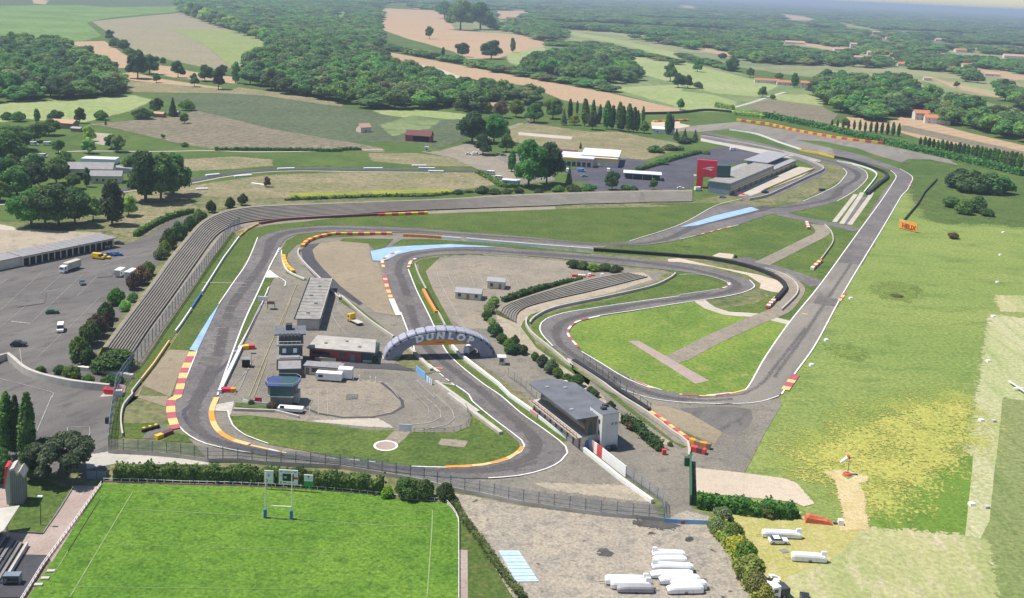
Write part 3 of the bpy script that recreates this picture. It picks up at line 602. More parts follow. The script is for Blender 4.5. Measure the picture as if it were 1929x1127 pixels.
lines('painted_line',[(K(690,1000,600,1000),.2)] and [(K(640,735,690,725,730,718),.2),(K(760,830,830,845,890,858),.35),(J(120,960,300,760),.15),(Q(0,560,60,500,150,290,200,200),.18)],'line_worn',ZP)
lines('rugby_line',[(G(740,540,390,1127),.3),(G(570,560,380,870),.18),(Hh(518,640,515,735,488,1127),.3),(G(720,535,1480,560)+Hh(500,650),.12),(G(730,635,1484,676)+Hh(155,720,515,735),.2),(G(1300,852,1890,882),.16),(G(420,1068,1860,1085),.16),(G(600,830,1300,852),.1),(G(560,575,300,1000),.2)],'pitch_line',z6)
sheet('kerb_runoff',D(1058,862,1100,870,1160,745,1228,600,1170,680),'kerb_blue',ZP+.01)
sheet('kerb_runoff',E(172,310,260,290,420,278,620,270,800,280,880,287,700,286,560,291,420,306,325,326,270,355,235,365,185,362),'kerb_blue',ZP+.01)
sheet('kerb_runoff',F(0,175,200,110,400,62,445,78,260,125,100,165),'kerb_blue',ZP+.01)
def kerb(name,px,w,seg,mats,z=ZP+.02):
    z=lay(z); P=resample(cr(gp(px),1.),seg/3) ; return tag(ribbon_mb(P,w,z,seg=seg,nm=len(mats)).build(name,mats),kind='structure')
kerb('kerb',D(1078,872,1030,980,990,1127)+G(960,20,954,60,958,110,974,165,984,185),2.3,4.2,['kerb_yellow','kerb_red'])
kerb('kerb',G(1210,10,1183,80,1188,140,1222,198,1295,245,1400,275),1.5,7,['kerb_yellow','kerb_orange'])
kerb('kerb',G(1400,278,1600,322),.7,4,['kerb_yellow','kerb_white'])
kerb('kerb',Hh(590,399,800,385,940,348,1003,308,1020,285),1.1,5,['kerb_orange','kerb_yellow'])
kerb('kerb',E(245,400,240,360,290,325,340,310),1.3,3,['kerb_yellow','kerb_red','kerb_white'])
kerb('kerb',E(250,440,262,500,285,570),1.6,4,['kerb_red','kerb_yellow'])
kerb('kerb',E(288,575,328,668),2.,99,['kerb_white'])
kerb('kerb',E(384,400,398,365,425,350),1.3,2.5,['kerb_yellow','kerb_red','kerb_white'])
kerb('kerb',E(1450,672,1330,702,1282,740,1278,780,1335,850),.9,4,['kerb_white','kerb_red'])
kerb('kerb',F(280,485,272,505,220,520),.8,3,['kerb_white','kerb_red'])
kerb('kerb',F(925,545,890,590),1.3,3,['kerb_red','kerb_yellow'])
kerb('kerb',F(650,1000,590,1085),2.4,4,['kerb_red','kerb_yellow'])
kerb('kerb',F(370,1085,270,1108,150,1119,0,1110),.8,5,['kerb_yellow','kerb_red'])
kerb('kerb',C(1300,1010,1275,1060),.9,3,['kerb_red','kerb_white'])
kerb('kerb',F(90,222,290,170),.9,4,['kerb_red','kerb_yellow'])
kerb('kerb',L(1010,180,1110,225,1180,250),.8,4,['kerb_red','kerb_yellow'])
# tyre-blackened racing line
lines('rubber_mark',[(D(1480,560,1330,860,1150,1050)+G(1080,40,1030,80,1040,130,1110,200,1300,270,1600,335),1.6)],'asphalt_dark',z5+.01)
sheet('rugby_pitch',G(600,490,1000,497,1460,510,1898,530)+Hh(300,565,580,590,640,640,662,700,662,1200)+G(110,1200,180,1100,290,930,440,690,580,480),'grass_pitch',z4)
sheet('grass',Hh(600,590,660,640,800,850,1010,1200,715,1200,715,860,668,860,664,700),'grass_verge',z4)
sheet('path',Hh(668,860,714,862,716,1200,662,1200),'brick_paving',z5)
sheet('path',G(405,500,560,505,440,690,290,930,260,890,100,885,-60,780,20,760,240,775),'brick_paving',z4)
sheet('path',G(100,885,285,895,140,1127,-80,1127,-80,1000),'asphalt_new',z5)
sheet('grass',G(220,505,410,508,235,768,100,762,30,750,100,650),'grass_infield',z5)
sheet('grass',G(-80,500,200,455,330,500,220,560,100,700,-80,760),'grass_verge',z4)
sheet('path',G(-80,500,60,490,50,620,-80,640),'brick_paving',z5)

for px in (F(1130,500,1200,485,1290,500,1310,540,1240,575,1140,560),F(880,860,940,845,1010,885,980,905,910,890)): sheet('grass',px,'grass_patch',z4,True)
for px in (Hh(1650,708,1740,706,1815,715,1870,722,1840,735,1780,730,1720,722),Hh(1470,872,1490,870,1500,878,1488,886,1474,882)): sheet('stain',px,'stain_black',z6,True,1.)
def rubber(Lp,Rp,t0,t1,r=(0.,1.),wd=None):
    a=cr(gp(Lp),4.); b=cr(gp(Rp),4.); n=160
    def at(P,f):
        S=[0.]
        for i in range(len(P)-1): S.append(S[-1]+(P[i+1]-P[i]).length)
        out=[]; i=0
        for k in f:
            s=k*S[-1]
            while i<len(P)-2 and S[i+1]<s: i+=1
            out.append(P[i].lerp(P[i+1],min(1.,(s-S[i])/max(1e-6,S[i+1]-S[i]))))
        return out
    f=[r[0]+(r[1]-r[0])*k/n for k in range(n+1)]; A_=at(a,f); B_=at(b,f); q=lambda k,t:A_[k].lerp(B_[k],t)
    w=(lambda k:.13*math.sin(k*.21+len(Lp))) if wd is None else (lambda k:wd*k/n)
    soft_sheet('track',[q(k,t0+w(k)) for k in range(n+1)]+[q(k,t1+w(k)) for k in range(n,-1,-1)],'track_rubber',z6,1.6)
rubber(S1L,S1R,.42,.62); rubber(S2L,S2R,.4,.6); rubber(BK_L,BK_R,.42,.6)
for Lp,Rp,r,t,wd in ((S1L,S1R,(.42,.5),.3,.25),(S1L,S1R,(.43,.49),.36,.2),(S1L,S1R,(.47,.56),.6,-.2),(S1L,S1R,(.66,.73),.7,-.35),(S1L,S1R,(.2,.3),.55,.15),(S2L,S2R,(.5,.58),.3,.3),(S2L,S2R,(.53,.6),.6,-.25),(S2L,S2R,(.82,.9),.35,.3),(S2L,S2R,(.2,.3),.5,.2),(RWL,RWR,(.0,.12),.3,.2),(RWL,RWR,(.05,.3),.55,.05),(BK_L,BK_R,(.5,.6),.4,.2)):
    rubber(Lp,Rp,t,t+.03,r,wd)
for px in (D(1210,700,1330,705,1320,735,1195,728),D(1130,900,1240,905,1215,950,1110,942),F(780,560,900,580,880,620,750,600),F(1000,255,1090,262,1080,285,985,278),E(330,560,400,565,420,610,350,606),D(560,420,640,415,620,450,545,455),D(120,560,260,540,240,600,100,620),Q(1150,560,1250,560,1240,600,1140,605),L(640,600,740,640,700,700,600,650)): sheet('asphalt_patch',px,'asphalt_patch',z6)
sheet('grass',I(720,400,1000,230,1300,110,1560,60,1540,250,1280,440,1100,600,1060,560,1000,430,860,410),'grass_gold',z4,True)
# ================================================================ THINGS
paint('concrete',(.5,.46,.4),.85,.25,3.); paint('concrete_pale',(.5,.465,.41),.85,.2,3.); paint('concrete_dark',(.24,.225,.21),.85,.25,2.)
paint('roof_old',(.3,.285,.265),.9,.45,2.2); paint('roof_stone',(.42,.4,.36),.9,.3,2.2); paint('white_paint',(.82,.81,.79),.55,.1,2.); paint('white_gel',(.85,.85,.85),.3,.06,2.); paint('cream_render',(.66,.6,.48),.85,.18,2.5); paint('white_render',(.7,.67,.63),.85,.12,2.5)
paint('grey_metal',(.3,.31,.33),.5,.2,1.5,.3); paint('dark_metal',(.07,.075,.085),.5,.2,1.,.2); paint('blue_grey_metal',(.2,.25,.3),.55,.2,2.,.2); paint('black_rubber',(.025,.025,.028),.8,.2)
paint('roof_felt',(.14,.15,.175),.85,.3,4.); paint('roof_sheet',(.34,.34,.36),.6,.15,3.); paint('roof_white',(.72,.74,.78),.5,.1,4.); paint('roof_tile',(.52,.2,.1),.85,.25,1.); paint('roof_tile_pale',(.55,.33,.23),.85,.25,1.); paint('roof_grey',(.28,.27,.28),.7,.25,2.); paint('roof_dark_red',(.16,.06,.06),.8,.3,1.5)
paint('brick_red',(.36,.09,.08),.85,.25,.6); paint('red_paint',(.85,.03,.06),.45,.15); paint('signal_red',(.62,.08,.06),.5,.2); paint('yellow_paint',(.8,.5,.03),.45,.12); paint('orange_paint',(.8,.3,.03),.5,.12); paint('blue_paint',(.05,.17,.5),.45,.15); paint('sky_blue_paint',(.22,.45,.75),.5,.2,1.5); paint('navy_roof',(.055,.08,.2),.5,.2,3.); paint('green_paint',(.03,.33,.09),.5,.15); paint('timber',(.3,.2,.12),.85,.3,.8); paint('teal_dark',(.04,.1,.1),.4,.2)
paint('dark_void',(.02,.02,.022),.9,.2); paint('brown_pillar',(.3,.13,.09),.8,.2); paint('soffit',(.19,.15,.1),.85,.2); paint('car_grey',(.12,.13,.15),.3,.1); paint('car_black',(.03,.035,.04),.3,.1); paint('car_silver',(.4,.42,.44),.3,.1,2.,.4); paint('orange_tarp',(.6,.14,.07),.7,.35,.8); paint('green_dark_paint',(.04,.12,.06),.6,.2); paint('light_lens',(.8,.8,.7),.2,.05); paint('pink_panel',(.6,.35,.33),.7,.2); paint('bridge_skin',(.25,.26,.33),.6,.28,1.8); paint('bridge_tread',(.36,.37,.45),.65,.3,1.2); paint('bridge_groove',(.07,.075,.1),.8,.2)
glass(); mesh_mat('wire_netting',(.3,.32,.37),.36); mesh_mat('wire_netting_blue',(.16,.24,.36),.42); mesh_mat('wire_netting_faint',(.3,.3,.3),.16)
def winrow(parent,n,x0,x1,y,z0,z1,w,axis='x',mat='window_glass',name='window',t=.05):
    """n windows as parts on a wall face at local y (axis x) or local x (axis y)"""
    for i in range(n):
        c=x0+(x1-x0)*(i+.5)/n; mb=MB()
        mb.box(c-w/2,c+w/2,y-t,y+t,z0,z1) if axis=='x' else mb.box(y-t,y+t,c-w/2,c+w/2,z0,z1)
        mb.build(name,mat,parent)
# ---------------------------------------------------------------- tyre arch bridge over the track
o,a,l=frame((733,679),(925,673.5))
t=thing('arch_bridge','grey footbridge shaped like half a giant tyre spanning the track, lettered DUNLOP','bridge',o,a)
cx=l/2; DEP=5.2; ao,bo,ai,bi=cx+1.3,9.0,cx-3.3,6.3
def el(a_,b_,th): return cx-a_*math.cos(th),b_*math.sin(th)
rings=[]; n=48
for i in range(n+1):
    th=math.pi*i/n; xo,zo=el(ao,bo,th); xi,zi=el(ai,bi,th); xs,zs=el(ao-.5,bo-.55,th)
    rings.append([(xi,0,zi),(xs,0,zs),(xo,.7,zo),(xo,DEP-.7,zo),(xs,DEP,zs),(xi,DEP,zi)])
arch=MB().loft(rings).build('arch_body','bridge_skin',t,smooth=False)
for i in range(17):     # tread blocks across the crown, with a dark groove notch between
    th0,th1=math.pi*(i+.09)/17,math.pi*(i+.91)/17; mb=MB(); rr=[]
    for k in range(4):
        th=th0+(th1-th0)*k/3; x0,z0_=el(ao-.1,bo-.1,th); x1,z1_=el(ao+.32,bo+.32,th)
        rr.append([(x0,.15,z0_),(x1,.35,z1_),(x1,DEP-.35,z1_),(x0,DEP-.15,z0_)])
    mb.loft(rr).build('tread_block','bridge_tread',t)
    if 0<i<17:
        th=math.pi*i/17; x0,z0_=el(ao-.62,bo-.66,th); x1,z1_=el(ao+.06,bo+.06,th); d=Vector((z1_-z0_,0,-(x1-x0))).normalized()*.26
        MB().loft([[(x0-d.x,-.06,z0_-d.z),(x0+d.x,-.06,z0_+d.z),(x0+d.x,.9,z0_+d.z),(x0-d.x,.9,z0_-d.z)],[(x1-d.x,-.06,z1_-d.z),(x1+d.x,-.06,z1_+d.z),(x1+d.x,2.4,z1_+d.z),(x1-d.x,2.4,z1_-d.z)]]).build('tread_groove','bridge_groove',t)
for ch,th in zip('DUNLOP',[63,76,89,101.5,114.5,128]):
    th=R(th); x,z=el((ao-.5+ai)/2+.1,(bo-.55+bi)/2+.02,th); tx,tz=(ao+ai)/2*math.sin(th),(bo+bi)/2*math.cos(th)
    me=textmesh(ch,2.75,.06,.06)
    for v in me.vertices: v.co.x=v.co.x*1.2+v.co.y*.12
    place_mesh('letter',me,'white_paint',arch,(x,-.05,z),(R(90),-math.atan2(tz,tx),0))
zb=4.5; th0=math.asin(zb/bi); top=[el(ai,bi+.05,th0+(math.pi-2*th0)*i/20) for i in range(21)]
MB().side([(top[0][0],zb)]+[(p[0],p[1]) for p in top[1:-1]]+[(top[-1][0],zb)],.25,.5).build('banner','orange_paint',t)
MB().box(cx-1.6,cx+1.1,.19,.24,5.15,5.45).build('banner_mark','timber',t.children[-1] if t.children[-1].name.startswith('banner') else t)
for xx in (-.9,l+.9): MB().box(xx-1.,xx+1.,.2,DEP-.2,-.1,.35).build('footing','concrete',t)
# ---------------------------------------------------------------- race control grandstand with white stair tower
_p=g(1131.2,849.3); _v=g(*L(150,240)[0],8.)-g(*L(520,520)[0],8.); _v.z=0; ang=math.atan2(_v.y,_v.x)-R(90)
t=thing('control_building','long grandstand building with flat dark roof and white stair tower beside the last bend','building',(_p.x,_p.y,0),ang)
MB().box(0,5.,0,6.2,0,9.5).build('stair_tower','white_render',t)
MB().box(-.02,5.02,-.02,6.22,9.5,9.62).build('tower_roof','roof_felt',t)
for (x,y) in ((2.2,3.2),(3.6,4.6)): MB().box(x-.7,x+.7,y-.5,y+.5,9.6,10.3).build('air_conditioner','dark_metal',t)
for z,y in ((1.2,1.3),(3.8,1.3),(6.8,1.3),(4.1,4.),(7.6,5.)): MB().box(-.06,.03,y-.35,y+.35,z,z+1.1).build('window','window_glass',t)
for x in (3.1,4.2): MB().box(x-.35,x+.35,-.04,.03,6.5,7.2).build('window','grey_metal',t)
MB().box(-4.6,0,2.2,28,0,3.3).build('ground_floor','cream_render',t)
for i in range(9): MB().box(-4.95,-4.55,2.5+i*3.1,2.95+i*3.1,0,3.2).build('pillar','brown_pillar',t)
for i in range(8): MB().box(-4.66,-4.5,3.2+i*3.1,5.3+i*3.1,.05,2.6).build('shutter','cream_render' if i%3 else 'concrete',t)
MB().box(-6.2,0,1.9,28.4,3.25,3.55).build('terrace_deck','concrete',t)
mb=MB(); 
for i in range(16): mb.box(-6.15,-6.07,2+i*1.74,2.08+i*1.74,3.5,4.5)
mb.box(-6.17,-6.06,1.95,28.3,4.45,4.55); mb.box(-6.17,-6.06,1.95,28.3,4.,4.06); mb.build('railing','brown_pillar',t)
MB().box(-2.9,0,2.6,27.5,3.55,8.2).build('upper_floor','soffit',t)
MB().box(-2.98,-2.86,3.4,27,4.4,7.2).build('gallery_glazing','window_glass',t)
MB().box(-2.5,-1.2,2.52,2.62,3.6,5.8).build('door','teal_dark',t)
MB().box(-2.0,-1.4,2.54,2.6,5.8,7.).build('window','window_glass',t)
MB().box(0,5,6.2,27.5,0,8.3).build('rear_block','cream_render',t)
winrow(t,7,8,26,5.,4.5,6,1.1,'y')
MB().prism([(-6.4,2.0),(-.0,2.0),(-.0,6.25),(6.,6.25),(6.,1.5),(5.1,1.5),(5.1,6.2),(6.,6.2),(6.,24.2),(.6,29.5),(-4.6,29.5),(-6.4,28.)],8.25,8.6).build('roof','roof_felt',t)
for (x,y) in ((-3,24),(1.5,22),(-4.5,8)): MB().box(x-.5,x+.5,y-.4,y+.4,8.58,8.8).build('roof_vent','roof_sheet',t)
MB().side([(-3.4,0.05),(-3.4,2),(-3,2.4),(-2.3,2.4),(-1.9,2.),(-1.9,.05)],2.1,2.22).build('gate','blue_grey_metal',t)
for i in range(2): 
    q=thing('waste_bin','dark wheeled bin against the white stair tower, '+('nearer the railed terrace' if i==0 else 'nearer the shaded corner'),'bin',Matrix.Rotation(ang,4,'Z')@Vector((1.9+i*1.6,-.75,0))+Vector((_p.x,_p.y,0)),ang,'bins by the stair tower')
    MB().loft([[(-.5,-.4,.1),(.5,-.4,.1),(.5,.4,.1),(-.5,.4,.1)],[(-.6,-.48,1.1),(.6,-.48,1.1),(.6,.48,1.1),(-.6,.48,1.1)]]).build('bin_body','dark_metal',q); MB().box(-.63,.63,-.5,.5,1.1,1.2).build('lid','teal_dark',q)
# ---------------------------------------------------------------- pit garages and timing tower
o,a,l=frame(J(690,420)[0],J(800,112)[0],0); o=g(*J(690,440)[0])
t=thing('pit_garages','long low pit garage block with flat pale concrete roof along the pit lane','building',(o.x,o.y,0),a)
LP=49.; WP=-7.2
MB().box(0,LP,WP,0,0,3.6).build('garage_block','concrete',t)
MB().box(-.3,LP+.3,WP-.5,1.0,3.6,3.95).build('roof','roof_old',t)
for i in range(1,13): MB().box(i*LP/13-.06,i*LP/13+.06,WP-.28,.84,3.94,4.03).build('roof_seam','concrete_dark',t)
for x,y in ((6,-3),(17,-4.5),(26,-2),(38,-4)): MB().box(x-.5,x+.5,y-.5,y+.5,3.95,4.4).build('roof_vent','grey_metal',t)
mb=MB(); mb.box(-.3,LP+.3,.85,1.,3.95,4.5); mb.build('parapet','concrete_dark',t); MB().box(-.3,LP+.3,WP-.5,WP-.3,3.95,4.3).build('parapet','concrete_pale',t)
winrow(t,12,1,LP-1,0.03,.1,3.,3.,'x','dark_metal','garage_door')
winrow(t,10,2,LP-2,WP-.03,1.4,2.4,1.4,'x','window_glass')
o2,a2,l2=frame(J(540,760)[0],J(700,735)[0])
t=thing('timing_tower','stepped concrete timing tower with open viewing decks at the head of the pit garages','tower',(g(*J(535,770)[0]).x,g(*J(535,770)[0]).y,0),a2*.3+R(2))
MB().box(-.4,7.2,0,12,0,3.4).build('base_block','concrete_dark',t)
MB().box(.4,6.4,-6.5,-.01,0,2.7).build('link_block','teal_dark',t)
MB().box(.1,6.7,-6.8,.2,2.7,2.95).build('link_roof','roof_grey',t)
MB().box(.3,6.3,.5,11,3.4,3.7).build('deck','roof_grey',t)
for i in range(5): MB().box(1.2+i*1.,1.5+i*1.,-.05,.2,.2,3.2).build('mullion','grey_metal',t)
MB().box(.2,6.4,3.2,12,3.4,6.4).build('middle_floor','teal_dark',t)
MB().box(-.5,7.4,2.9,12.3,6.4,6.75).build('deck','roof_old',t)
mb=MB()
for i in range(6): mb.box(.2+i*1.25,.3+i*1.25,3.,3.1,6.7,7.8)
mb.box(.1,6.7,2.98,3.1,7.7,7.82); mb.build('railing','white_paint',t)
for i in (1.2,4.4): MB().box(i,i+1.1,3.12,3.3,4.2,5.6).build('window','white_paint',t)
MB().box(.6,6.1,5.,11.5,6.75,9.3).build('upper_floor','teal_dark',t)
winrow(t,5,.8,5.9,4.96,7.4,8.8,.8)
MB().prism([(-1.2,4.2),(8.1,4.2),(8.1,12.3),(-1.2,12.3)],9.3,9.7).build('roof','roof_felt',t)
for i in range(6): MB().box(.2+i*1.1,.9+i*1.1,4.0,4.22,9.1,10.1).build('balcony_panel','grey_metal',t)
MB().box(2.1,4.,8,10,9.7,11.4).build('lookout_cabin','dark_metal',t); MB().bar((5.5,9,9.7),(5.5,9,13),.05).build('mast','grey_metal',t)
t=thing('commentary_box','octagonal commentary box with blue roof terrace on a concrete base','building',g(*J(562,1060)[0]),R(3))
MB().box(-2.9,2.9,-.2,6,0,3.).build('base_block','concrete_dark',t)
P8=[(-4.6,1.2),(-3.4,-1.2),(3.2,-1.2),(4.4,1.),(4.6,4.5),(3.2,6.3),(-3.3,6.3),(-4.6,4.5)]
MB().prism([(x*.85,y*.85+.3) for x,y in P8],3.,5.6).build('glazed_room','teal_dark',t)
MB().prism(P8,5.6,6.1).build('roof','navy_roof',t)
MB().prism([(-.6,-.8),(3.,-.8),(4.,1.1),(4.2,4.4),(3.,5.9),(-.6,5.9)],6.1,6.16).build('roof_deck','teal_dark',t)
mb=MB()
for i in range(8):
    p,q=P8[i],P8[(i+1)%8]; mb.bar((*p,6.9),(*q,6.9),.05); mb.bar((*p,6.1),(*p,6.95),.05)
mb.build('railing','concrete_pale',t)
MB().box(-3.6,3.4,-.6,-.5,2.7,3.05).build('sill_beam','white_paint',t)
MB().box(2.95,4.4,2,5.6,0,2.85).build('stair_block','concrete_pale',t)
# ---------------------------------------------------------------- red clubhouse and sheds
o,a,l=frame(J(792,672)[0],J(1210,705)[0])
t=thing('clubhouse','low red brick clubhouse with flat pale roof between pits and tyre bridge','building',o,a)
MB().box(0,l,0,10.5,0,3.4).build('wall','brick_red',t)
MB().prism([(-.6,-.9),(l+4.6,-.9),(l+2.3,11),(-.6,11)],3.4,3.75).build('roof','roof_stone',t)
for x,y in ((4,4),(10,7),(15,3)): MB().box(x-.4,x+.4,y-.4,y+.4,3.74,4.1).build('roof_vent','grey_metal',t)
MB().box(-.62,l+4.2,-1.02,-.88,3.5,3.82).build('gutter','concrete_dark',t)
MB().box(l,l+3.8,.6,9.5,0,3.4).build('glazed_annex','teal_dark',t)
MB().box(1,6.5,-.05,.05,1.5,2.5).build('window','window_glass',t); MB().box(9.5,11.5,-.05,.05,1.5,2.5).build('window','window_glass',t)
MB().box(12.8,14.2,-.06,.05,0,2.3).build('door','blue_grey_metal',t)
tag(MB().box(-3.2,3.2,-.2,.2,0,1.).build('low_wall','concrete_pale',loc=None),'short pale low wall in front of the red clubhouse','wall').location=g(*J(925,692)[0])
tag(MB().box(-1.4,1.4,-.2,.2,0,.7).build('low_wall','concrete_pale'),'shortest pale low wall near the glazed clubhouse annex','wall').location=g(*J(1265,706)[0])
o,a,l=frame(J(735,815)[0],J(1025,850)[0])
t=thing('shed','flat-roofed beige annex shed behind the white trailer in the paddock','shed',o+Vector((.3,1.2,0)),a*.4)
MB().box(0,11,0,3.6,0,2.6).build('wall','cream_render',t); MB().box(-.3,11.2,-.3,3.9,2.6,2.85).build('roof','roof_grey',t); MB().box(2.2,4.2,-.06,.05,.9,2.2).build('window','window_glass',t); MB().box(.5,1.5,-.05,.05,0,2.1).build('door','concrete_dark',t)
def wheel(mb,x,y,r,w=.22):
    mb.bar((x,y-w/2,r),(x,y+w/2,r),r,10)
def wheels(parent,xs,ys,r):
    p=None
    for x in xs:
        for y in ys:
            mb=MB(); wheel(mb,0,0,r); mb.v=[(v[0],v[1],v[2]-r) for v in mb.v]
            if p is None: w=mb.build('wheel','black_rubber',parent); p=w
            else: w=inst(p,parent)
            w.location=(x,y,r); MB().bar((0,-.13 if y<0 else .13,0),(0,-.1 if y<0 else .1,0),r*.55,8).build('rim','grey_metal',w)
def boxvan_body(l_,w_,h0,h1,mat,parent,name='body'):
    b=.08; return MB().loft([[(b,-w_/2+b,h0),(l_-b,-w_/2+b,h0),(l_-b,w_/2-b,h0),(b,w_/2-b,h0)],[(0,-w_/2,h0+b),(l_,-w_/2,h0+b),(l_,w_/2,h0+b),(0,w_/2,h0+b)],[(0,-w_/2,h1-b),(l_,-w_/2,h1-b),(l_,w_/2,h1-b),(0,w_/2,h1-b)],[(b,-w_/2+b,h1),(l_-b,-w_/2+b,h1),(l_-b,w_/2-b,h1),(b,w_/2-b,h1)]]).build(name,mat,parent)
def trailer_box(px,rz,label,l_=5.,w_=2.3,h=2.8,cat='trailer',group=None,mat='white_paint',awn=False):
    t=thing('box_trailer',label,cat,g(*px),R(rz),group); boxvan_body(l_,w_,.55,h,mat,t)
    wheels(t,(l_*.42,l_*.58),(-w_/2+.15,w_/2-.15),.36); MB().bar((l_,0,.5),(l_+1.2,0,.5),.06).build('drawbar','dark_metal',t)
    MB().box(l_*.1,l_*.28,-w_/2-.03,-w_/2+.02,1.3,2.1).build('window','window_glass',t); MB().box(-.03,.02,-w_/2+.2,w_/2-.2,.7,h-.25).build('rear_door','concrete_pale',t)
    return t
trailer_box(J(850,848)[0],-4,'long white trailer with a dark window parked in front of the beige shed',7.6,2.2,2.7)
trailer_box(J(1030,835)[0],-4,'tall white box trailer parked against the end of the beige shed',4.2,2.6,3.4)
pt=None
for i,(x,y) in enumerate(((1150,850),(1200,855),(1290,862),(1335,868))):
    b=MB().bar((0,0,0),(0,0,1.5),.16,8).bar((0,0,1.5),(0,0,1.62),.12,8).build('bollard','white_paint') if pt is None else inst(pt); pt=pt or b
    b.location=g(*J(x,y)[0]); tag(b,ORD[i]+' white post from the left in the row right of the white trailers','post','white posts in the paddock')
# ---------------------------------------------------------------- vehicles
def car(px,rz,label,mat='car_grey',kind='car',group=None,cat=None,z=0.):
    l_,w_,h,hw={'car':(4.2,1.75,1.45,.92),'van':(5.2,2.,2.3,1.1),'suv':(4.6,1.85,1.75,1.05),'minibus':(6.,2.1,2.5,1.1)}[kind]
    t=thing({'car':'parked_car','van':'parked_van','suv':'parked_car','minibus':'minibus'}[kind],label,cat or {'suv':'car'}.get(kind,kind),g(*px)+Vector((0,0,.1)),R(rz),group)
    van=kind in('van','minibus')
    prof=[(-l_/2,.35),(l_/2,.35),(l_/2,.75),(l_/2-.15,hw),(l_/2-(.7 if van else 1.15),hw+.06),(-l_/2+.1,hw+.05),(-l_/2,hw-.1)]
    MB().side(prof,-w_/2,w_/2).build('body',mat,t)
    x0,x1=(-l_/2+.05,l_/2-.75) if van else (-l_/2+.35,l_/2-1.2)
    i_=.12; xa,xb=(x0+.05,x1-.55) if van else (x0+.55,x1-.75)
    MB().loft([[(x0,-w_/2+.04,hw+.02),(x1,-w_/2+.04,hw+.02),(x1,w_/2-.04,hw+.02),(x0,w_/2-.04,hw+.02)],[(xa,-w_/2+i_,h-.06),(xb,-w_/2+i_,h-.06),(xb,w_/2-i_,h-.06),(xa,w_/2-i_,h-.06)]]).build('window','window_glass',t)
    MB().box(xa-.02,xb+.02,-w_/2+i_-.02,w_/2-i_+.02,h-.06,h).build('roof',mat,t)
    if van: MB().loft([[(x0-.01,-w_/2+.02,hw),(x1-1.4,-w_/2+.02,hw),(x1-1.4,w_/2-.02,hw),(x0-.01,w_/2-.02,hw)],[(xa-.01,-w_/2+i_-.02,h-.05),(xb-.6,-w_/2+i_-.02,h-.05),(xb-.6,w_/2-i_+.02,h-.05),(xa-.01,w_/2-i_+.02,h-.05)]]).build('side_panel',mat,t)
    wheels(t,(-l_*.31,l_*.31),(-w_/2+.08,w_/2-.08),.33)
    for y in (-1,1): MB().box(l_/2-.02,l_/2+.03,y*w_*.34-.16,y*w_*.34+.16,.62,.8).build('headlight','light_lens',t)
    return t
car(D(460,492)[0],-60,'small dark car standing alone below the white lorry in the car park')
car(D(292,655)[0],20,'dark green car in the middle of the marked car park','green_dark_paint')
car(D(105,838)[0],10,'dark car nearest the curved concrete wall of the car park','car_black','suv')
car(D(338,752)[0],-70,'white van parked alone with its nose towards the terraces wall','white_paint','van')
car(D(550,350)[0],-12,'yellow van parked beside two blue cars before the garages','yellow_paint','van')
car(D(590,348)[0],-12,'small yellow car tucked behind the yellow van','yellow_paint','car')
car(D(618,333)[0],8,'blue car parked next to the yellow vehicles','blue_paint','car','blue cars before the garages')
car(D(655,331)[0],8,'blue car farther from the yellow vehicles','blue_paint','car','blue cars before the garages')
car(D(665,268)[0],10,'dark car at the end of the long garage row','car_grey')
car(D(580,290)[0],15,'grey car parked against the garage doors','car_silver','van')
def lorry(px,rz,label,cabmat,boxmat,l_=8.5,h=3.4,flat=False,group=None):
    t=thing('lorry' if not flat else 'recovery_truck',label,'lorry' if not flat else 'tow truck',g(*px),R(rz),group)
    cb=MB().side([(l_/2-2.1,.5),(l_/2,.5),(l_/2,1.5),(l_/2-.35,2.7),(l_/2-2.1,2.8)],-1.15,1.15).build('cab',cabmat,t)
    MB().side([(l_/2-.02,1.55),(l_/2+.03,1.55),(l_/2-.3,2.5),(l_/2-.36,2.5)],-1.,1.).build('windscreen','window_glass',cb)
    for y in (-1.17,1.12): MB().box(l_/2-1.5,l_/2-.6,y,y+.05,1.6,2.3).build('window','window_glass',cb)
    if flat: MB().box(-l_/2,l_/2-2.2,-1.15,1.15,.85,1.05).build('flat_bed',boxmat,t); MB().box(l_/2-2.2,l_/2-1.9,-1.1,1.1,2.8,3.).build('light_bar','orange_paint',t); MB().box(-l_/2,l_/2-2.2,-.45,.45,.55,.85).build('chassis','dark_metal',t)
    else: boxvan_body(l_-2.3,2.45,.9,h,boxmat,t,'cargo_box').location=(-l_/2,0,0); MB().box(-l_/2,l_/2-1,-.5,.5,.5,.9).build('chassis','dark_metal',t)
    wheels(t,(-l_/2+1.2,l_/2-1.1),(-1.05,1.05),.5); return t
lorry(D(392,415)[0],-108,'white lorry with dark windscreen and grey box in the upper car park','white_paint','concrete_pale',9.5,3.6)
lorry(J(1165,385)[0],-228,'yellow cabbed flatbed recovery truck on the paddock road','yellow_paint','concrete_pale',7.,3.,True)
trailer_box(D(655,455)[0],85,'white box trailer on the left of the pair by the bushes',4.6,2.5,3.,'trailer','white box trailers by the bushes')
trailer_box(D(710,468)[0],82,'white box trailer on the right of the pair touching the bushes',6.,2.5,3.2,'trailer','white box trailers by the bushes')
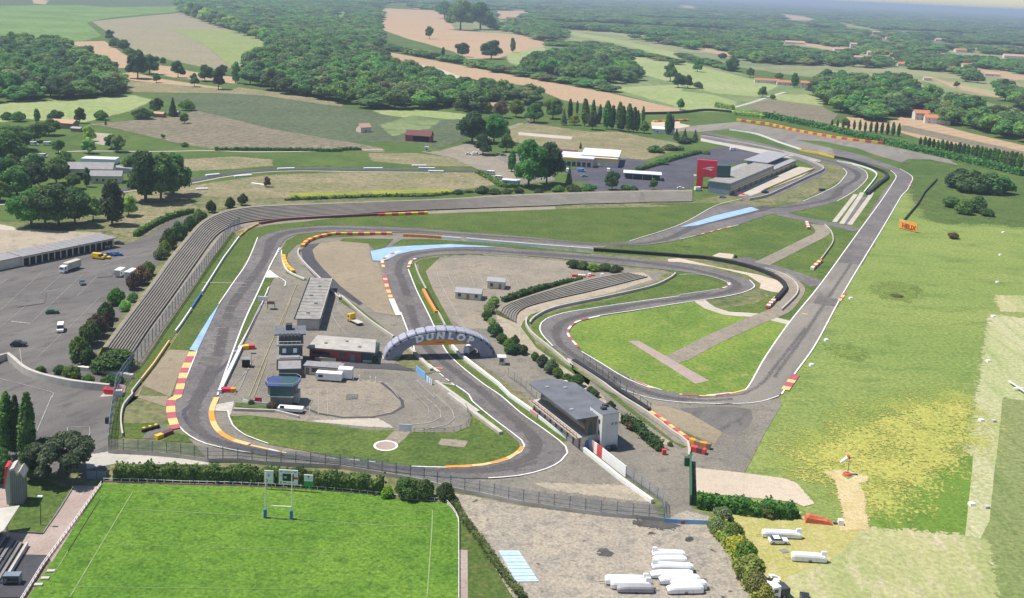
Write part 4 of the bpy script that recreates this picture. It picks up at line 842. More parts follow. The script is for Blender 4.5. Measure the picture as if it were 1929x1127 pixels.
def caravan(px,rz,label,l_=6.,group=None,mat='white_paint'):
    t=thing('caravan',label,'caravan',g(*px),R(rz),group)
    MB().side([(0,.5),(l_,.5),(l_,1.6),(l_-.4,2.5),(l_-.8,2.6),(.5,2.6),(0,2.1)],-1.1,1.1).build('body',mat,t)
    for x in (.8,2.6,4.3): MB().box(x,x+.9,-1.13,-1.08,1.5,2.1).build('window','window_glass',t)
    MB().box(3.7,4.2,-1.14,-1.08,.6,2.).build('door','concrete_pale',t) if l_<5 else None
    wheels(t,(l_*.5,),(-1.,1.),.33); MB().bar((l_,0,.5),(l_+1.2,0,.5),.05).build('drawbar','dark_metal',t); return t
caravan(D(-30,390)[0],3,'white caravan at the left end of the garage row',7.5)
def house(name,label,cat,px,w,d,h,rz,roof='roof_tile',wallm='white_render',rise=None,nwin=3,group=None,flat=False,door=True,chimney=False,z=0):
    """px = photo pixel of the front (camera side) left corner at the ground"""
    t=thing(name,label,cat,g(*px),R(rz),group); rise=rise if rise is not None else d*.2
    mb=MB(); mb.box(0,w,0,d,0,h)
    if not flat: mb.side2([(0,h),(d/2,h+rise-.05),(d,h)],0.01,w-.01)
    mb.build('wall',wallm,t)
    if flat: rf=MB().box(-.3,w+.3,-.3,d+.3,h,h+.3).build('roof',roof,t)
    else:
        k=rise/(d/2)*.4; rf=MB().side2([(-.4,h-k),(d/2,h+rise),(d+.4,h-k),(d+.4,h-k+.2),(d/2,h+rise+.2),(-.4,h-k+.2)],-.4,w+.4).build('roof',roof,t)
    for i in range(nwin):
        c=w*(i+.5)/nwin
        if door and i==nwin//2: dr=MB().box(c-.5,c+.5,-.05,.05,0,2.1).build('door','timber',t); MB().box(c+.3,c+.4,-.1,-.05,1.,1.1).build('handle','dark_metal',dr)
        else: wn=MB().box(c-.55,c+.55,-.05,.05,1.,2.2).build('window','window_glass',t); MB().box(c-.65,c+.65,-.16,.0,.9,1.).build('sill','concrete_pale',wn)
    if h>4.5:
        for i in range(nwin): c=w*(i+.5)/nwin; MB().box(c-.5,c+.5,-.05,.05,h-2.,h-.8).build('window','window_glass',t)
    if chimney: MB().box(w*.7,w*.7+.7,d*.4,d*.4+.6,h+rise*.6,h+rise+.8).build('chimney','brick_red',rf)
    return t
# garages at the left
o=g(*D(122,390)[0]); q=g(*D(637,282)[0]); d=q-o; l=d.length
t=thing('garage_row','long row of lock-up garages with dark doors and low grey roof at the car park','building',o,math.atan2(d.y,d.x))
MB().box(0,l,0,9,0,3.8).build('wall','cream_render',t); MB().box(-.4,l+.4,-1.2,9.4,3.8,4.15).build('roof','roof_grey',t)
for i in range(1,15): MB().box(i*l/15-.06,i*l/15+.06,-1.15,9.3,4.14,4.22).build('roof_seam','concrete_dark',t)
MB().box(-.4,l+.4,-1.34,-1.2,3.8,4.1).build('gutter','grey_metal',t)
winrow(t,15,.6,l-.6,-.03,.05,2.9,2.1,'x','dark_void','garage_door',.06)
MB().box(l*.56,l*.72,-1.25,-1.15,3.3,4.1).build('name_board','concrete_pale',t)
MB().box(-14,0,.5,8.5,0,3.6).build('end_wing','cream_render',t); MB().box(-14.4,-.4,0,9.,3.6,3.9).build('wing_roof','roof_grey',t)
# ---------------------------------------------------------------- pit complex far right with red sign tower
o,a,l=frame(R4(690,690)[0],R4(920,694)[0]); 
q=g(*R4(930,690)[0]); e=g(*R4(1600,390)[0]); d=e-q; LL=d.length; ay=math.atan2(d.y,d.x)-R(90)
t=thing('pit_complex','long modern pit building with grey roofs and a big red sign tower','building',q,ay)
MB().box(-13,0,0,LL*.62,0,7.).build('front_block','blue_grey_metal',t)
MB().box(-13.6,.6,-.8,LL*.62,7.,7.5).build('roof','roof_old',t)
MB().box(-.4,.12,1,LL*.6,3.,5.4).build('gallery_glazing','grey_metal',t); MB().box(-.3,.5,.6,LL*.97,2.6,3.1).build('gallery_floor','yellow_paint',t)
winrow(t,12,1,LL*.95,.1,.1,2.4,3.2,'y','dark_metal','garage_door')
MB().box(-12,0,LL*.62,LL,0,4.).build('garage_wing','blue_grey_metal',t); MB().box(-12.5,.5,LL*.62,LL+.5,4.,4.4).build('wing_roof','roof_sheet',t)
MB().box(-22,-10,LL*.7,LL*1.02,4.42,7.).build('upper_wing','blue_grey_metal',t); MB().box(-22.6,-6,LL*.66,LL*1.03,7.,7.4).build('wing_roof','roof_sheet',t); MB().box(-24,-12,LL*.3,LL*.66,4.2,4.6).build('wing_roof','roof_sheet',t); MB().box(-24,-12,LL*.3,LL*.7,0,4.2).build('rear_wing','concrete',t)
aw=ay
mb=MB(); S0=g(*R4(600,490)[0],7.5)-q; S1=g(*R4(800,505)[0],7.5)-q; S2=g(*R4(940,505)[0],7.5)-q
rot=Matrix.Rotation(-ay,4,'Z'); S0,S1,S2=[rot@v for v in (S0,S1,S2)]
def slab(p,q_,z0,z1,th,name,mat):
    d=(q_-p); d.z=0; nn=Vector((-d.y,d.x,0)).normalized()*th
    return MB().prism([(p.x,p.y),(q_.x,q_.y),(q_.x+nn.x,q_.y+nn.y),(p.x+nn.x,p.y+nn.y)],z0,z1).build(name,mat,t)
slab(S0,S1,7.5,17.5,2.,'sign_tower','red_paint'); slab(S1,S2,7.5,14.6,6.,'glazed_block','teal_dark')
d=(S1-S0); d.z=0; nn=Vector((d.y,-d.x,0)).normalized()
def onface(u,z,off=.12): p=S0+d*u+nn*off; return (p.x,p.y,z)
for pts in ([(.25,12.1),(.6,13.4),(.9,13.5),(.72,12.9),(.5,12.5)],[(.42,12.),(.62,12.4),(.8,12.2),(.72,11.2),(.6,11.8)]):
    f=[onface(u,z) for u,z in pts]; b=[onface(u,z,.02) for u,z in pts]; k=len(f)
    MB().add(f+b,[tuple(range(k)),tuple(range(2*k-1,k-1,-1))]+[(i,(i+1)%k,k+(i+1)%k,k+i) for i in range(k)]).build('emblem','white_paint',t)
slab(S0-d*.08,S2+(S2-S1)*.1,6.9,7.45,5.,'canopy','roof_stone')
slab(S0+d*.02,S0+d*.35,0,6.9,3.,'tower_base','red_paint'); slab(S0+d*.75,S0+d*1.1,2.5,6.8,2.,'entrance_panel','pink_panel'); slab(S0+d*.6,S0+d*1.2,0,3.2,4.,'entrance','teal_dark')
car(R4(620,640)[0],20,'white van parked under the red sign tower','white_paint','van'); car(R4(440,625)[0],0,'small white car on the dark lot left of the red tower','white_paint','car')
car(R4(860,712)[0],10,'silver car parked in front of the pit building entrance','car_silver','car'); car(R4(970,235)[0],10,'white van on the far corner of the dark lot','white_paint','van'); car(R4(1290,665)[0],25,'black car on the pit lane of the modern pit building','car_black','suv')
wall('pit_wall','pale concrete wall curving round the end of the modern pit lane','wall',R4(1490,268,1600,292,1700,325,1830,385,1878,415,1868,445,1700,522,1450,640,1300,705,1130,740),1.5,.5,'concrete_pale',True)
wall('guard_wall','yellow topped low pit wall along the modern pit lane','wall',R4(1280,640,1500,545,1790,425),1.1,.5,['concrete_pale','yellow_paint'],False,0,9)
wall('guard_wall','red and white low wall at the mouth of the modern pit lane','wall',R4(980,665,1060,685,1120,690),1.,.6,['white_paint','red_paint'],False,0,4)
# white roofed business and neighbours
o,a,l=frame(R5(805,465)[0],R5(935,470)[0])
t=thing('retail_shed','white roofed sheds with yellow and red fascia behind the large oak','building',g(*R5(815,470)[0]),R(-8))
MB().box(0,22,0,24,0,5.2).build('front_hall','cream_render',t); MB().box(-.5,22.5,-.5,24.5,5.6,6.1).build('front_roof','roof_white',t); MB().box(-.7,12,-.7,-.4,4.3,5.7).build('fascia','yellow_paint',t); MB().box(12,22.7,-.7,-.4,4.3,5.7).build('fascia','pink_panel',t)
MB().box(22,38,6,30,0,6.).build('side_hall','cream_render',t); MB().box(13,38.6,10,42,6.4,6.9).build('side_roof','roof_white',t); MB().box(13,38,24.6,41,0,6.3).build('rear_hall','white_render',t); MB().box(38.05,38.3,8,40,4.6,6.4).build('fascia','sky_blue_paint',t); MB().box(22.6,38.2,5.7,5.95,4.6,6.).build('fascia','yellow_paint',t); MB().box(-6,9,26,34,5,6.).build('canopy','roof_dark_red',t); MB().box(-5,8,27,33,0,5.).build('store_wall','brick_red',t)
winrow(t,6,1,21,-.02,.3,3.2,2.4)
o=g(*R5(1315,575)[0]); t=thing('open_shelter','flat white roofed open shelter on the dark paddock lot','shelter',o,R(-6))
MB().box(0,24,0,11,3.6,4.).build('roof','roof_white',t); MB().box(1,23,6,10.5,0,3.6).build('rear_room','teal_dark',t)
for x in (.4,6,12,18,23.4): MB().box(x,x+.3,.3,.6,0,3.6).build('column','concrete_pale',t)
for i,(px,rz,lab,m,k) in enumerate([(R5(95,385)[0],15,'white car under the big trees on the lane, leftmost of the pair','white_paint','car'),(R5(150,390)[0],15,'white van beside the white car under the big trees','white_paint','van'),(R5(335,388)[0],5,'grey car among trees right of the white van','car_silver','car'),(R5(370,395)[0],5,'dark car among trees beside the grey car','car_grey','car'),(R5(500,392)[0],5,'pale car beside the round oak','car_silver','car'),(R5(875,520)[0],80,'white van parked before the yellow fascia shed','white_paint','van'),(R5(985,520)[0],0,'bright blue van parked in front of the white roofed shed','sky_blue_paint','van'),(R5(1200,520)[0],80,'white box van on the dark forecourt','white_paint','van'),(R5(1010,560)[0],20,'small pale car near the dark conifer','car_silver','car'),(R5(1130,480)[0],10,'light car at the shed corner with blue fascia','white_paint','car')]): car(px,rz,lab,m,k)
for i,(px,l_) in enumerate(((R5(235,540)[0],5.5),(R5(300,580)[0],4.5))): caravan(px,-5,['white caravan at the lane junction','small low white caravan right of the junction'][i],l_)
house('shed','small blue walled shed with white roof by the lane','shed',R5(360,625)[0],10,5,3,-8,'roof_white','sky_blue_paint',flat=True,nwin=2)
def slabthing(name,label,cat,px,w,d,h,rz,mat,z=0.): 
    o=g(*px); ob=MB().box(-w/2,w/2,-d/2,d/2,z,z+h).build(name,mat); ob.location=o; ob.rotation_euler.z=R(rz); return tag(ob,label,cat)
house('hut','tiny white hut at the lane bend by the red barn','hut',B(475,848)[0],2.4,2.4,3.2,0,'concrete_pale','white_render',flat=True,nwin=1,door=False)
house('hut','tiny white hut where the lane meets the garden hedge','hut',B(1045,690)[0],2.2,2.2,3.4,0,'concrete_pale','white_render',flat=True,nwin=1,door=False)
# barns left
house('barn','dark red open fronted barn among the vines','barn',B(365,788)[0],19,10,4.6,-8,'roof_dark_red','brick_red',3.2,0)
MB().box(6,18,-.06,.05,.1,4.2).build('barn_opening','dark_void',bpy.data.objects['barn'])
house('barn','small pale gabled barn half hidden by a bush','barn',B(118,742)[0],9,7,4,40,'roof_tile_pale','cream_render',2.5,1)
house('barn','low brown roofed shed in the hamlet at the left','barn',A(278,715)[0],17,10,4,-5,'roof_tile_pale','timber',2,2)
house('hut','small dark hut below the brown roofed shed','hut',A(395,735)[0],7,5,2.4,-8,'roof_sheet','timber',.8,1)
house('farmhouse','pink roofed house in the garden among tall trees','house',B(850,622)[0],11,9,5,30,'roof_tile_pale','white_render',2.5,2,chimney=True)
house('hut','dark hut beside the solitary bush above the brown vineyard','hut',A(940,648)[0],8,5,3,-10,'roof_grey','timber',1.2,1)
house('hut','dark roofed hut left of the solitary bush hut','hut',A(858,655)[0],8,5,3,-10,'roof_tile_pale','timber',1.2,1)
# complex left
t=thing('workshop','beige gabled workshop with grey roof and white roof bands','building',g(*R6(860,585)[0]),R(12))
MB().box(0,16,0,9,0,4.).side2([(0,4.),(4.5,6.),(9,4.)],0.01,15.99).build('front_wing','cream_render',t); MB().side2([(-.5,3.85),(4.5,6.05),(9.5,3.85),(9.5,4.1),(4.5,6.3),(-.5,4.1)],-.5,16.5).build('front_roof','roof_grey',t)
MB().box(-14,10,9.2,22,0,6.).build('main_hall','cream_render',t); MB().side2([(8.5,5.9),(15.6,8.6),(22.7,5.9),(22.7,6.2),(15.6,8.9),(8.5,6.2)],-14.5,10.5).build('main_roof','roof_grey',t); MB().side2([(16.5,8.65),(22.8,6.25),(22.8,6.4),(16.5,8.8)],-14.6,-2).build('white_roof_band','roof_white',t); MB().box(0.2,16.2,-.6,-.3,3.7,4.3).build('gutter_band','white_paint',t); MB().box(-12,-4,9.1,9.25,.1,4.).build('hall_door','dark_void',t)
winrow(t,4,2,15,-.02,1.2,2.4,1.2); MB().box(-.05,.05,3,4.2,1.4,2.6).build('window','window_glass',t)
slabthing('flat_roof_shed','flat white roof behind the beige workshop','shed',R6(960,392)[0],20,9,3.2,5,'roof_white'); slabthing('flat_roof_shed','low flat white shed right of the workshop','shed',R6(1200,480)[0],15,6,3,-12,'roof_sheet')
for px,rz,lab,m,k in [(R6(205,345)[0],10,'white van with dark windscreen under the trees at far left','white_paint','van'),(R6(220,400)[0],5,'pale car just below the white van at far left','car_silver','suv'),(R6(415,340)[0],0,'cream van with an orange stripe under the trees','kerb_white','van'),(R6(415,430)[0],5,'white car left of the beige workshop','white_paint','car'),(R6(420,530)[0],60,'red car parked among the dark trees','red_paint','car'),(R6(190,560)[0],15,'silver blue car in tree shade at far left','car_silver','car'),(R6(560,405)[0],30,'silver car beside the workshop gable','car_silver','car'),(R6(320,225)[0],8,'white bus roofed van behind the trees, left of the pair','white_paint','minibus'),(R6(460,225)[0],8,'white bus roofed van behind the trees, right of the pair','white_paint','minibus')]: car(px,rz,lab,m,k)
# ---------------------------------------------------------------- far houses
HS=[(B(410,55)[0],26,11,4,'long white farmhouse with red roof on the tan field edge'),(B(285,28)[0],20,10,4,'white farmhouse left of the long red roofed one'),(B(360,25)[0],16,10,4,'small white house between two farmhouses on the tan field edge'),(B(930,105)[0],30,14,5,'red roofed farmhouse among trees above the tan field'),
 (C(420,462)[0],34,9,4,'long white walled barn with orange red roof in the meadow'),(C(545,475)[0],22,10,4,'dark low barn right of the orange roofed barn'),(C(675,492)[0],16,10,7,'tall white gabled house beside the wood in the meadow'),
 (C(1315,670)[0],15,12,7,'white house with orange roof, left of the pair below the wood'),(C(1370,690)[0],24,12,6,'wider white house with orange roof, right of the pair below the wood'),
 (C(1155,222)[0],26,14,6,'bright red roofed house, highest of the hillside village'),(C(1175,318)[0],26,14,5,'orange roofed white house in the middle of the village'),(C(1220,370)[0],22,14,5,'low red roofed house at the front of the village'),(C(955,270)[0],16,14,11,'tall pale stone house in the village'),(C(865,285)[0],34,14,5,'long pale pink house left of the tall stone house'),(C(590,245)[0],50,16,5,'long pale roofed barn at the left end of the village'),(C(1050,310)[0],20,14,7,'pale gabled house below the tall stone house'),
 (C(980,332)[0],24,12,5,'low pale brown house beneath the village'),(C(1545,292)[0],30,16,6,'white house with orange roof on the far slope'),(C(1655,285)[0],30,14,5,'pale house right of the white house on the far slope'),(C(1815,325)[0],50,18,6,'long white house with pink roof at the far right edge'),(C(1585,375)[0],20,12,5,'small white house in the trees below the far slope'),(C(1705,425)[0],26,12,4,'low pink roofed house by the small field at right'),(C(1300,490)[0],10,9,8,'narrow pale house at the edge of the round wood'),(C(1365,450)[0],12,8,4,'tiny white house above the narrow pale house'),(C(1430,230)[0],34,16,6,'faint pink house in the hazy far wood'),(C(1080,190)[0],36,16,7,'pale stone house at the top of the village')]
for i,(px,w,d,h,lab) in enumerate(HS): house('farmhouse',lab,'house',px,w,d,h,random.uniform(-14,4),['roof_tile','roof_tile_pale'][('pale' in lab or 'pink' in lab)],'white_render',d*.24,3,'houses in the countryside',chimney=i%2==0)
house('field_shed','white roofed shed behind the poplar row','shed',B(1745,745)[0],18,8,4,-12,'roof_white','white_render',1.5,2)
# ---------------------------------------------------------------- small paddock buildings
house('kiosk','cream kiosk with blue grey roof, left of the two in the karting paddock','kiosk',E(645,572)[0],9.5,5.5,2.6,-7,'roof_sheet','cream_render',1.,3)
house('kiosk','white kiosk with pale roof, right of the two in the karting paddock','kiosk',E(824,515)[0],6.6,5,3.,-6,'roof_sheet','cream_render',.8,2)
t=house('ticket_booth','small cream ticket booth with white and red roof by the tyre bridge','booth',K(1325,655)[0],2.1,2.,2.3,4,'white_paint','cream_render',flat=True,nwin=1,door=False)
car(K(1045,530)[0],70,'white van parked behind the right foot of the tyre bridge','white_paint','van')
trailer_box(Q(452,722)[0],-3,'long low white trailer at the hairpin end of the pit lane',6.8,2.2,1.5)
slabthing('mast_board','flat white marshal board on a post beside the pit wall','board',J(412,225)[0],3.6,.3,1.4,-5,'white_paint',1.2)
t=thing('marshal_stand','grey steel marshal stand on the pit wall by the first posts','stand',g(*J(480,270)[0]),R(5)); MB().box(-1.3,1.3,-1,1,2.,2.2).build('platform','grey_metal',t); MB().box(-1.3,1.3,-1.,-.9,2.2,3.1).build('front_panel','brown_pillar',t)
for x in(-1.2,1.2):
    for y in (-.9,.9): MB().bar((x,y,0),(x,y,2),.07).build('leg','dark_metal',t)
t=thing('starter_gantry','dark starter cabin on a pale post beside the pit wall','cabin',g(*J(275,740)[0]),R(8)); MB().box(-1.1,1.1,-.9,.9,0,2.4).build('cabin','dark_void',t); MB().box(-1.3,1.3,-1.1,1.1,2.4,2.6).build('roof','grey_metal',t); MB().bar((1.6,0,0),(1.6,0,4.5),.09).build('post','concrete_pale',t); MB().box(1.4,3.,-.1,.1,3.9,4.4).build('sign_arm','grey_metal',t)
wall('tyre_barrier','short yellow and red tyre wall at the top of the pit wall','tyre barrier',J(245,600,355,592),1.3,1.6,['yellow_paint','signal_red'],False,0,1.9)
wall('tyre_barrier','red and orange tyre wall at the pit wall end by the hairpin','tyre barrier',J(72,945,190,945),1.1,1.4,['red_paint','orange_paint'],False,0,2.6)
wall('pit_wall','pale blue grey pit wall between straight and pit lane','wall',J(235,595,60,960),1.1,1.,'roof_white')
wall('curb_wall','thin pale kerb wall beside the grass strip of the pit lane','kerb',J(465,95,440,160),.5,.3,'concrete_pale'); wall('curb_wall','long thin pale kerb wall along the narrow grass strip','kerb',J(395,240,235,575),.5,.3,'concrete_pale')
wall('retaining_wall','low concrete retaining wall across the hairpin grass','wall',Q(0,720,420,735,660,795),.8,.5,'concrete_pale')
wall('signboard','red and yellow advertising board on the small lawn by the commentary box','board',Q(215,628,285,632),1.3,.12,['red_paint','yellow_paint'],False,0,2.4); wall('signboard','white advertising boards on the small lawn by the commentary box','board',Q(95,625,180,650,335,665),.8,.12,'white_paint')
# Grandstand wall etc.
# ---------------------------------------------------------------- terraced spectator banks
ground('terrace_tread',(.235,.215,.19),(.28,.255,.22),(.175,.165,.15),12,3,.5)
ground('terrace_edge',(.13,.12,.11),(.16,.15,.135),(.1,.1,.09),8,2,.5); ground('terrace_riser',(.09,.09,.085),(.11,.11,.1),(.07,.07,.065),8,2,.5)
ground('bank_earth',(.3,.26,.2),(.25,.22,.17),(.17,.19,.09),12,3,.6)
def terrace(label,back,front,zb,zf,n,edge,name='terraced_bank',taper=False):
    """stepped bank; zb may ramp along its length"""
    NB=90
    def rs(P):
        L_=[0.]
        for i in range(len(P)-1): L_.append(L_[-1]+(P[i+1]-P[i]).length)
        out=[]
        for k in range(NB+1):
            s=L_[-1]*k/NB; i=max(j for j in range(len(L_)) if L_[j]<=s+1e-6); i=min(i,len(P)-2); out.append(P[i].lerp(P[i+1],(s-L_[i])/max(1e-6,L_[i+1]-L_[i])))
        return out
    nb=len(back); ZB=lambda f: zb*(1-(.72*min(1,max(0,(f-.5)/.3)) if taper else 0))
    bk=rs(cr([g(x,y,ZB(i/(nb-1))) for i,(x,y) in enumerate(back)],4)); ft=rs(cr([g(x,y,zf) for x,y in front],4))
    o=ft[0].copy(); o.z=0; mb=MB()
    hz=lambda k: zf+(zb-zf)
    def P(k,t,z): p=ft[k].lerp(bk[k],t); q=max(0,bk[k].z-zf)/(zb-zf); return (p.x-o.x,p.y-o.y,zf+(z-zf)*q if z>zf else z)
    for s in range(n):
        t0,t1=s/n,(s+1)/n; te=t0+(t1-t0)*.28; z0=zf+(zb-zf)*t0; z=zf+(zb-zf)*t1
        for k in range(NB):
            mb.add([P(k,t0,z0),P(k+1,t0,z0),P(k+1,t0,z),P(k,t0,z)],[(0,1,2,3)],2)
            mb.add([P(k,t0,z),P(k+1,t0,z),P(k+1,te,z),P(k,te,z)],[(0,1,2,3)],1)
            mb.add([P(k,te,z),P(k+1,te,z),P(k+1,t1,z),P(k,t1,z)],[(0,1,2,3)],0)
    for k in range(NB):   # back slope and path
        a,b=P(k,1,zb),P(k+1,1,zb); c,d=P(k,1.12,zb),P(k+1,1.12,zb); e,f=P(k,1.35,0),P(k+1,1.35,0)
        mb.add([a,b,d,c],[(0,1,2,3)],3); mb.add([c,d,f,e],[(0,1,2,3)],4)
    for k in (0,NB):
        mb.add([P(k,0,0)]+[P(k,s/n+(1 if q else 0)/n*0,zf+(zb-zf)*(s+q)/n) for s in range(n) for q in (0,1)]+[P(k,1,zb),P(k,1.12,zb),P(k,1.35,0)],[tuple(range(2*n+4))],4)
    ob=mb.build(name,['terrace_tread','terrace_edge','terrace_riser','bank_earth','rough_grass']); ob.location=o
    return tag(ob,label,'grandstand')
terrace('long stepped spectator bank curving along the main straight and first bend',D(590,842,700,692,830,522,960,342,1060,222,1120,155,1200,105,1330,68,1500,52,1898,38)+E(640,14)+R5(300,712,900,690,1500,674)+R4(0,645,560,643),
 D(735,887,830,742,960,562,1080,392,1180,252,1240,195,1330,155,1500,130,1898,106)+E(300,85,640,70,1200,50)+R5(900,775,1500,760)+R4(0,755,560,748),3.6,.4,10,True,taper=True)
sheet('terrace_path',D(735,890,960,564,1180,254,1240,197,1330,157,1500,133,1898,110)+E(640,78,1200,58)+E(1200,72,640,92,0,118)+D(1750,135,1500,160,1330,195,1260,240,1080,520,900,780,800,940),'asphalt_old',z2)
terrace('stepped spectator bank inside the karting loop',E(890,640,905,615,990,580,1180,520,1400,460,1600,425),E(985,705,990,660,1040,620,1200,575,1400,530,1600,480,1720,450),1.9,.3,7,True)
# ---------------------------------------------------------------- fences and walls
fence('catch_fence','grey mesh catch fence with concrete foot along the hairpin beside the rugby pitch','fence',G(608,318,800,328,1000,345,1165,370,1300,365,1500,385,1898,405)+Hh(200,437,450,480,650,535,800,560,1000,605,1250,640,1470,672,1690,690,1812,702),3.9,3.55,'blue_grey_metal','wire_netting',None,(1.75,2.8),base_h=1.05,wallmat='concrete_pale',pr_=.08)
fence('catch_fence','tall blue grey catch fence between the stepped bank and the main straight','fence',G(608,318,610,240,620,160)+D(650,1090,700,1010,770,930,900,745,1080,490,1200,325,1290,200,1340,170),4.6,4.8,'blue_grey_metal','wire_netting_blue',None,(1.2,3.,4.5),pr_=.09)
wall('barrier_wall','pale concrete wall beside the gravel at the end of the main straight','wall',G(685,225,675,140,690,60,740,0)+D(735,1105,785,1040),1.,.4,'concrete_pale',True)
wall('barrier_wall','yellow section of the barrier wall along the main straight','wall',D(788,1036,860,945,945,820),1.,.4,'kerb_yellow'); wall('barrier_wall','white section of the barrier wall along the main straight','wall',D(980,765,1010,725,1070,635),1.,.4,'white_paint')
wall('barrier_wall','blue section of the barrier wall along the main straight','wall',D(1072,632,1125,550),1.,.4,'blue_paint'); wall('barrier_wall','long white section of the barrier wall nearest the first bend','wall',D(1128,545,1250,350,1335,235),1.,.4,'white_paint')
wall('barrier_wall','yellow orange section of barrier wall at the first bend','wall',D(1338,230,1385,190,1445,160),1.,.4,['kerb_yellow','kerb_orange'],False,0,4)
wall('tyre_barrier','dark red tyre wall on the outside of the first bend','tyre barrier',D(1450,158,1600,135,1898,118)+E(0,118,215,108),1.2,1.4,'roof_dark_red',True)
wall('tyre_barrier','red and yellow tyre wall outside the back of the first bend','tyre barrier',E(215,110,350,106,490,100),1.3,1.6,['signal_red','yellow_paint'],True,0,3.4)
wall('tyre_barrier','red and yellow tyre wall curving round the gravel trap inside the first bend','tyre barrier',D(1690,285,1720,255,1790,230,1880,215)+E(0,217,290,215),1.2,1.6,['yellow_paint','signal_red'],True,0,2.6)
wall('tyre_barrier','short yellow and orange tyre wall at the pit exit','tyre barrier',D(1582,340,1590,370,1605,400,1640,430),1.2,1.5,['yellow_paint','kerb_orange'],True,0,2.2)
wall('barrier_wall','long pale concrete wall from the first bend down to the tyre bridge','wall',D(1672,300,1665,330,1700,380,1790,470,1898,580)+E(0,560,150,690,300,795),1.,.6,'concrete_pale',True)
wall('barrier_wall','thin white wall at the pit exit road','wall',D(1572,310,1580,370,1610,425,1700,468),.8,.35,'white_paint',True)
wall('barrier_wall','orange and white advertising wall before the back straight','wall',E(355,225,420,226,500,234,600,240,700,250),1.3,.5,['kerb_orange','kerb_orange','white_paint','orange_paint'],False,0,9)
wall('barrier_wall','long white wall between the two parallel tracks','wall',E(705,250,900,268,1150,288,1415,308),1.5,.6,'white_paint')
wall('tyre_barrier','long black tyre wall curving between the parallel tracks to the runway','tyre barrier',E(1418,306,1650,322,1898,340)+F(0,342,150,352,350,390,480,432,560,475,592,515,575,545,540,585),1.5,1.5,'black_rubber',True)
wall('barrier_wall','pale curved wall at the runway end of the black tyre wall','wall',F(478,410,560,435,630,475,660,515,650,560,570,640),1.,.5,['concrete_pale'],True)
wall('tyre_barrier','white and red tyre wall at the end of the black tyre wall','tyre barrier',F(540,575,515,600,490,630),1.1,1.4,['white_paint','signal_red'],False,0,2)
wall('barrier_wall','curved pale wall in the grass beside the runway','wall',F(812,165,845,200,858,240,850,275,785,365),1.,.4,'concrete_pale',True)
wall('tyre_barrier','red and orange tyre wall in the grass beside the runway','tyre barrier',F(790,365,740,412),1.2,1.5,['signal_red','kerb_orange','white_paint'],False,0,2)
wall('tyre_barrier','small red and white tyre stack at the track junction','tyre barrier',F(710,150,722,185),1.1,1.4,['white_paint','signal_red'],False,0,2)
wall('barrier_wall','long white wall from under the tyre bridge to the corner of the hairpin','wall',E(628,845,680,905)+K(970,580)+Hh(885,-60,950,5,1080,95,1200,190,1310,265,1400,335,1580,480,1745,598),1.05,.75,'white_paint')
wall('barrier_wall','pale kerb wall beside the straight above the tyre bridge','wall',E(420,385,440,440,480,520,590,730),.8,.4,'concrete_pale',True)
wall('tyre_barrier','narrow orange edged tyre wall beside the straight above the tyre bridge','tyre barrier',E(468,530,500,590,540,655),1.,1.2,'kerb_orange'); wall('tyre_barrier','black tyre stack behind the orange edged wall above the bridge','tyre barrier',E(480,530,510,585,548,650),1.2,.8,'black_rubber')
fence('advertising_fence','row of blue, red and white advertising panels behind the long white wall','fence',Hh(1345,262,1440,330,1598,455),3.1,4.,'concrete_pale',None,None,()) ; _af=bpy.data.objects['advertising_fence']
def panels(par,px,spec,z0,z1):
    P=gp(px); S=[0.]
    for i in range(len(P)-1): S.append(S[-1]+(P[i+1]-P[i]).length)
    def at(f):
        s=f*S[-1]; i=max(j for j in range(len(P)-1) if S[j]<=s+1e-6); return P[i].lerp(P[i+1],(s-S[i])/(S[i+1]-S[i]))
    for f0,f1,m in spec:
        a,b=at(f0),at(f1); d=(b-a).normalized(); nn=Vector((d.y,-d.x,0))*.1
        MB().add([(p.x,p.y,z) for z in (z0,z1) for p in (a+nn,b+nn,b-nn,a-nn)],[(3,2,1,0),(4,5,6,7),(0,1,5,4),(1,2,6,5),(2,3,7,6),(3,0,4,7)]).build('panel',m,par,True)
panels(_af,Hh(1345,262,1440,330,1598,455),[(0,.22,'sky_blue_paint'),(.225,.3,'pink_panel'),(.3,.36,'white_paint'),(.36,.47,'signal_red'),(.475,.995,'white_paint')],.1,3.)
wall('advertising_board','red and pink boards on the white wall just before the fence panels','board',Hh(1275,232,1345,292),1.3,.2,['signal_red','pink_panel'],False,0,1.5)
fence('wire_fence','plain grey wire fence continuing the advertising panels to the gate','fence',Hh(1598,455,1805,595,1812,700),3.,3.,'grey_metal','wire_netting',None,(1.5,2.9))
for i,(a,b) in enumerate(((1070,1105),)): wall('advertising_board','small pink board on the long white wall below the grandstand','board',Hh(1070,92,1110,122),1.2,.9,'pink_panel')
fence('catch_fence','grey mesh fence behind the paddock lane above the control building','fence',E(940,1010,1010,1060,1120,1170),3.,4.,'grey_metal','wire_netting_faint',None,(1.5,))
wall('barrier_wall','long pale diagonal wall behind the hedge beside the runway corner','wall',E(1045,690,1040,720,1070,770,1180,860,1300,960)+L(420,0,650,150,870,315,1110,465,1330,630,1480,740,1490,860),1.,.6,'concrete_pale',True)
wall('barrier_wall','pale curved wall round the outside of the second hairpin','wall',E(1062,715,1085,685,1200,630,1480,570,1740,510,1850,460,1875,437),1.,.6,'concrete_pale',True)
fence('catch_fence','dark mesh catch fence along the diagonal wall of the runway corner','fence',L(560,20,720,130,880,265,1110,440,1150,470),3.2,4.,'dark_metal','wire_netting_faint',None,(1.5,3.))
wall('tyre_barrier','black tyre wall along the diagonal wall at the runway corner','tyre barrier',L(470,20,640,130,870,285,1140,462),1.4,1.4,'black_rubber')
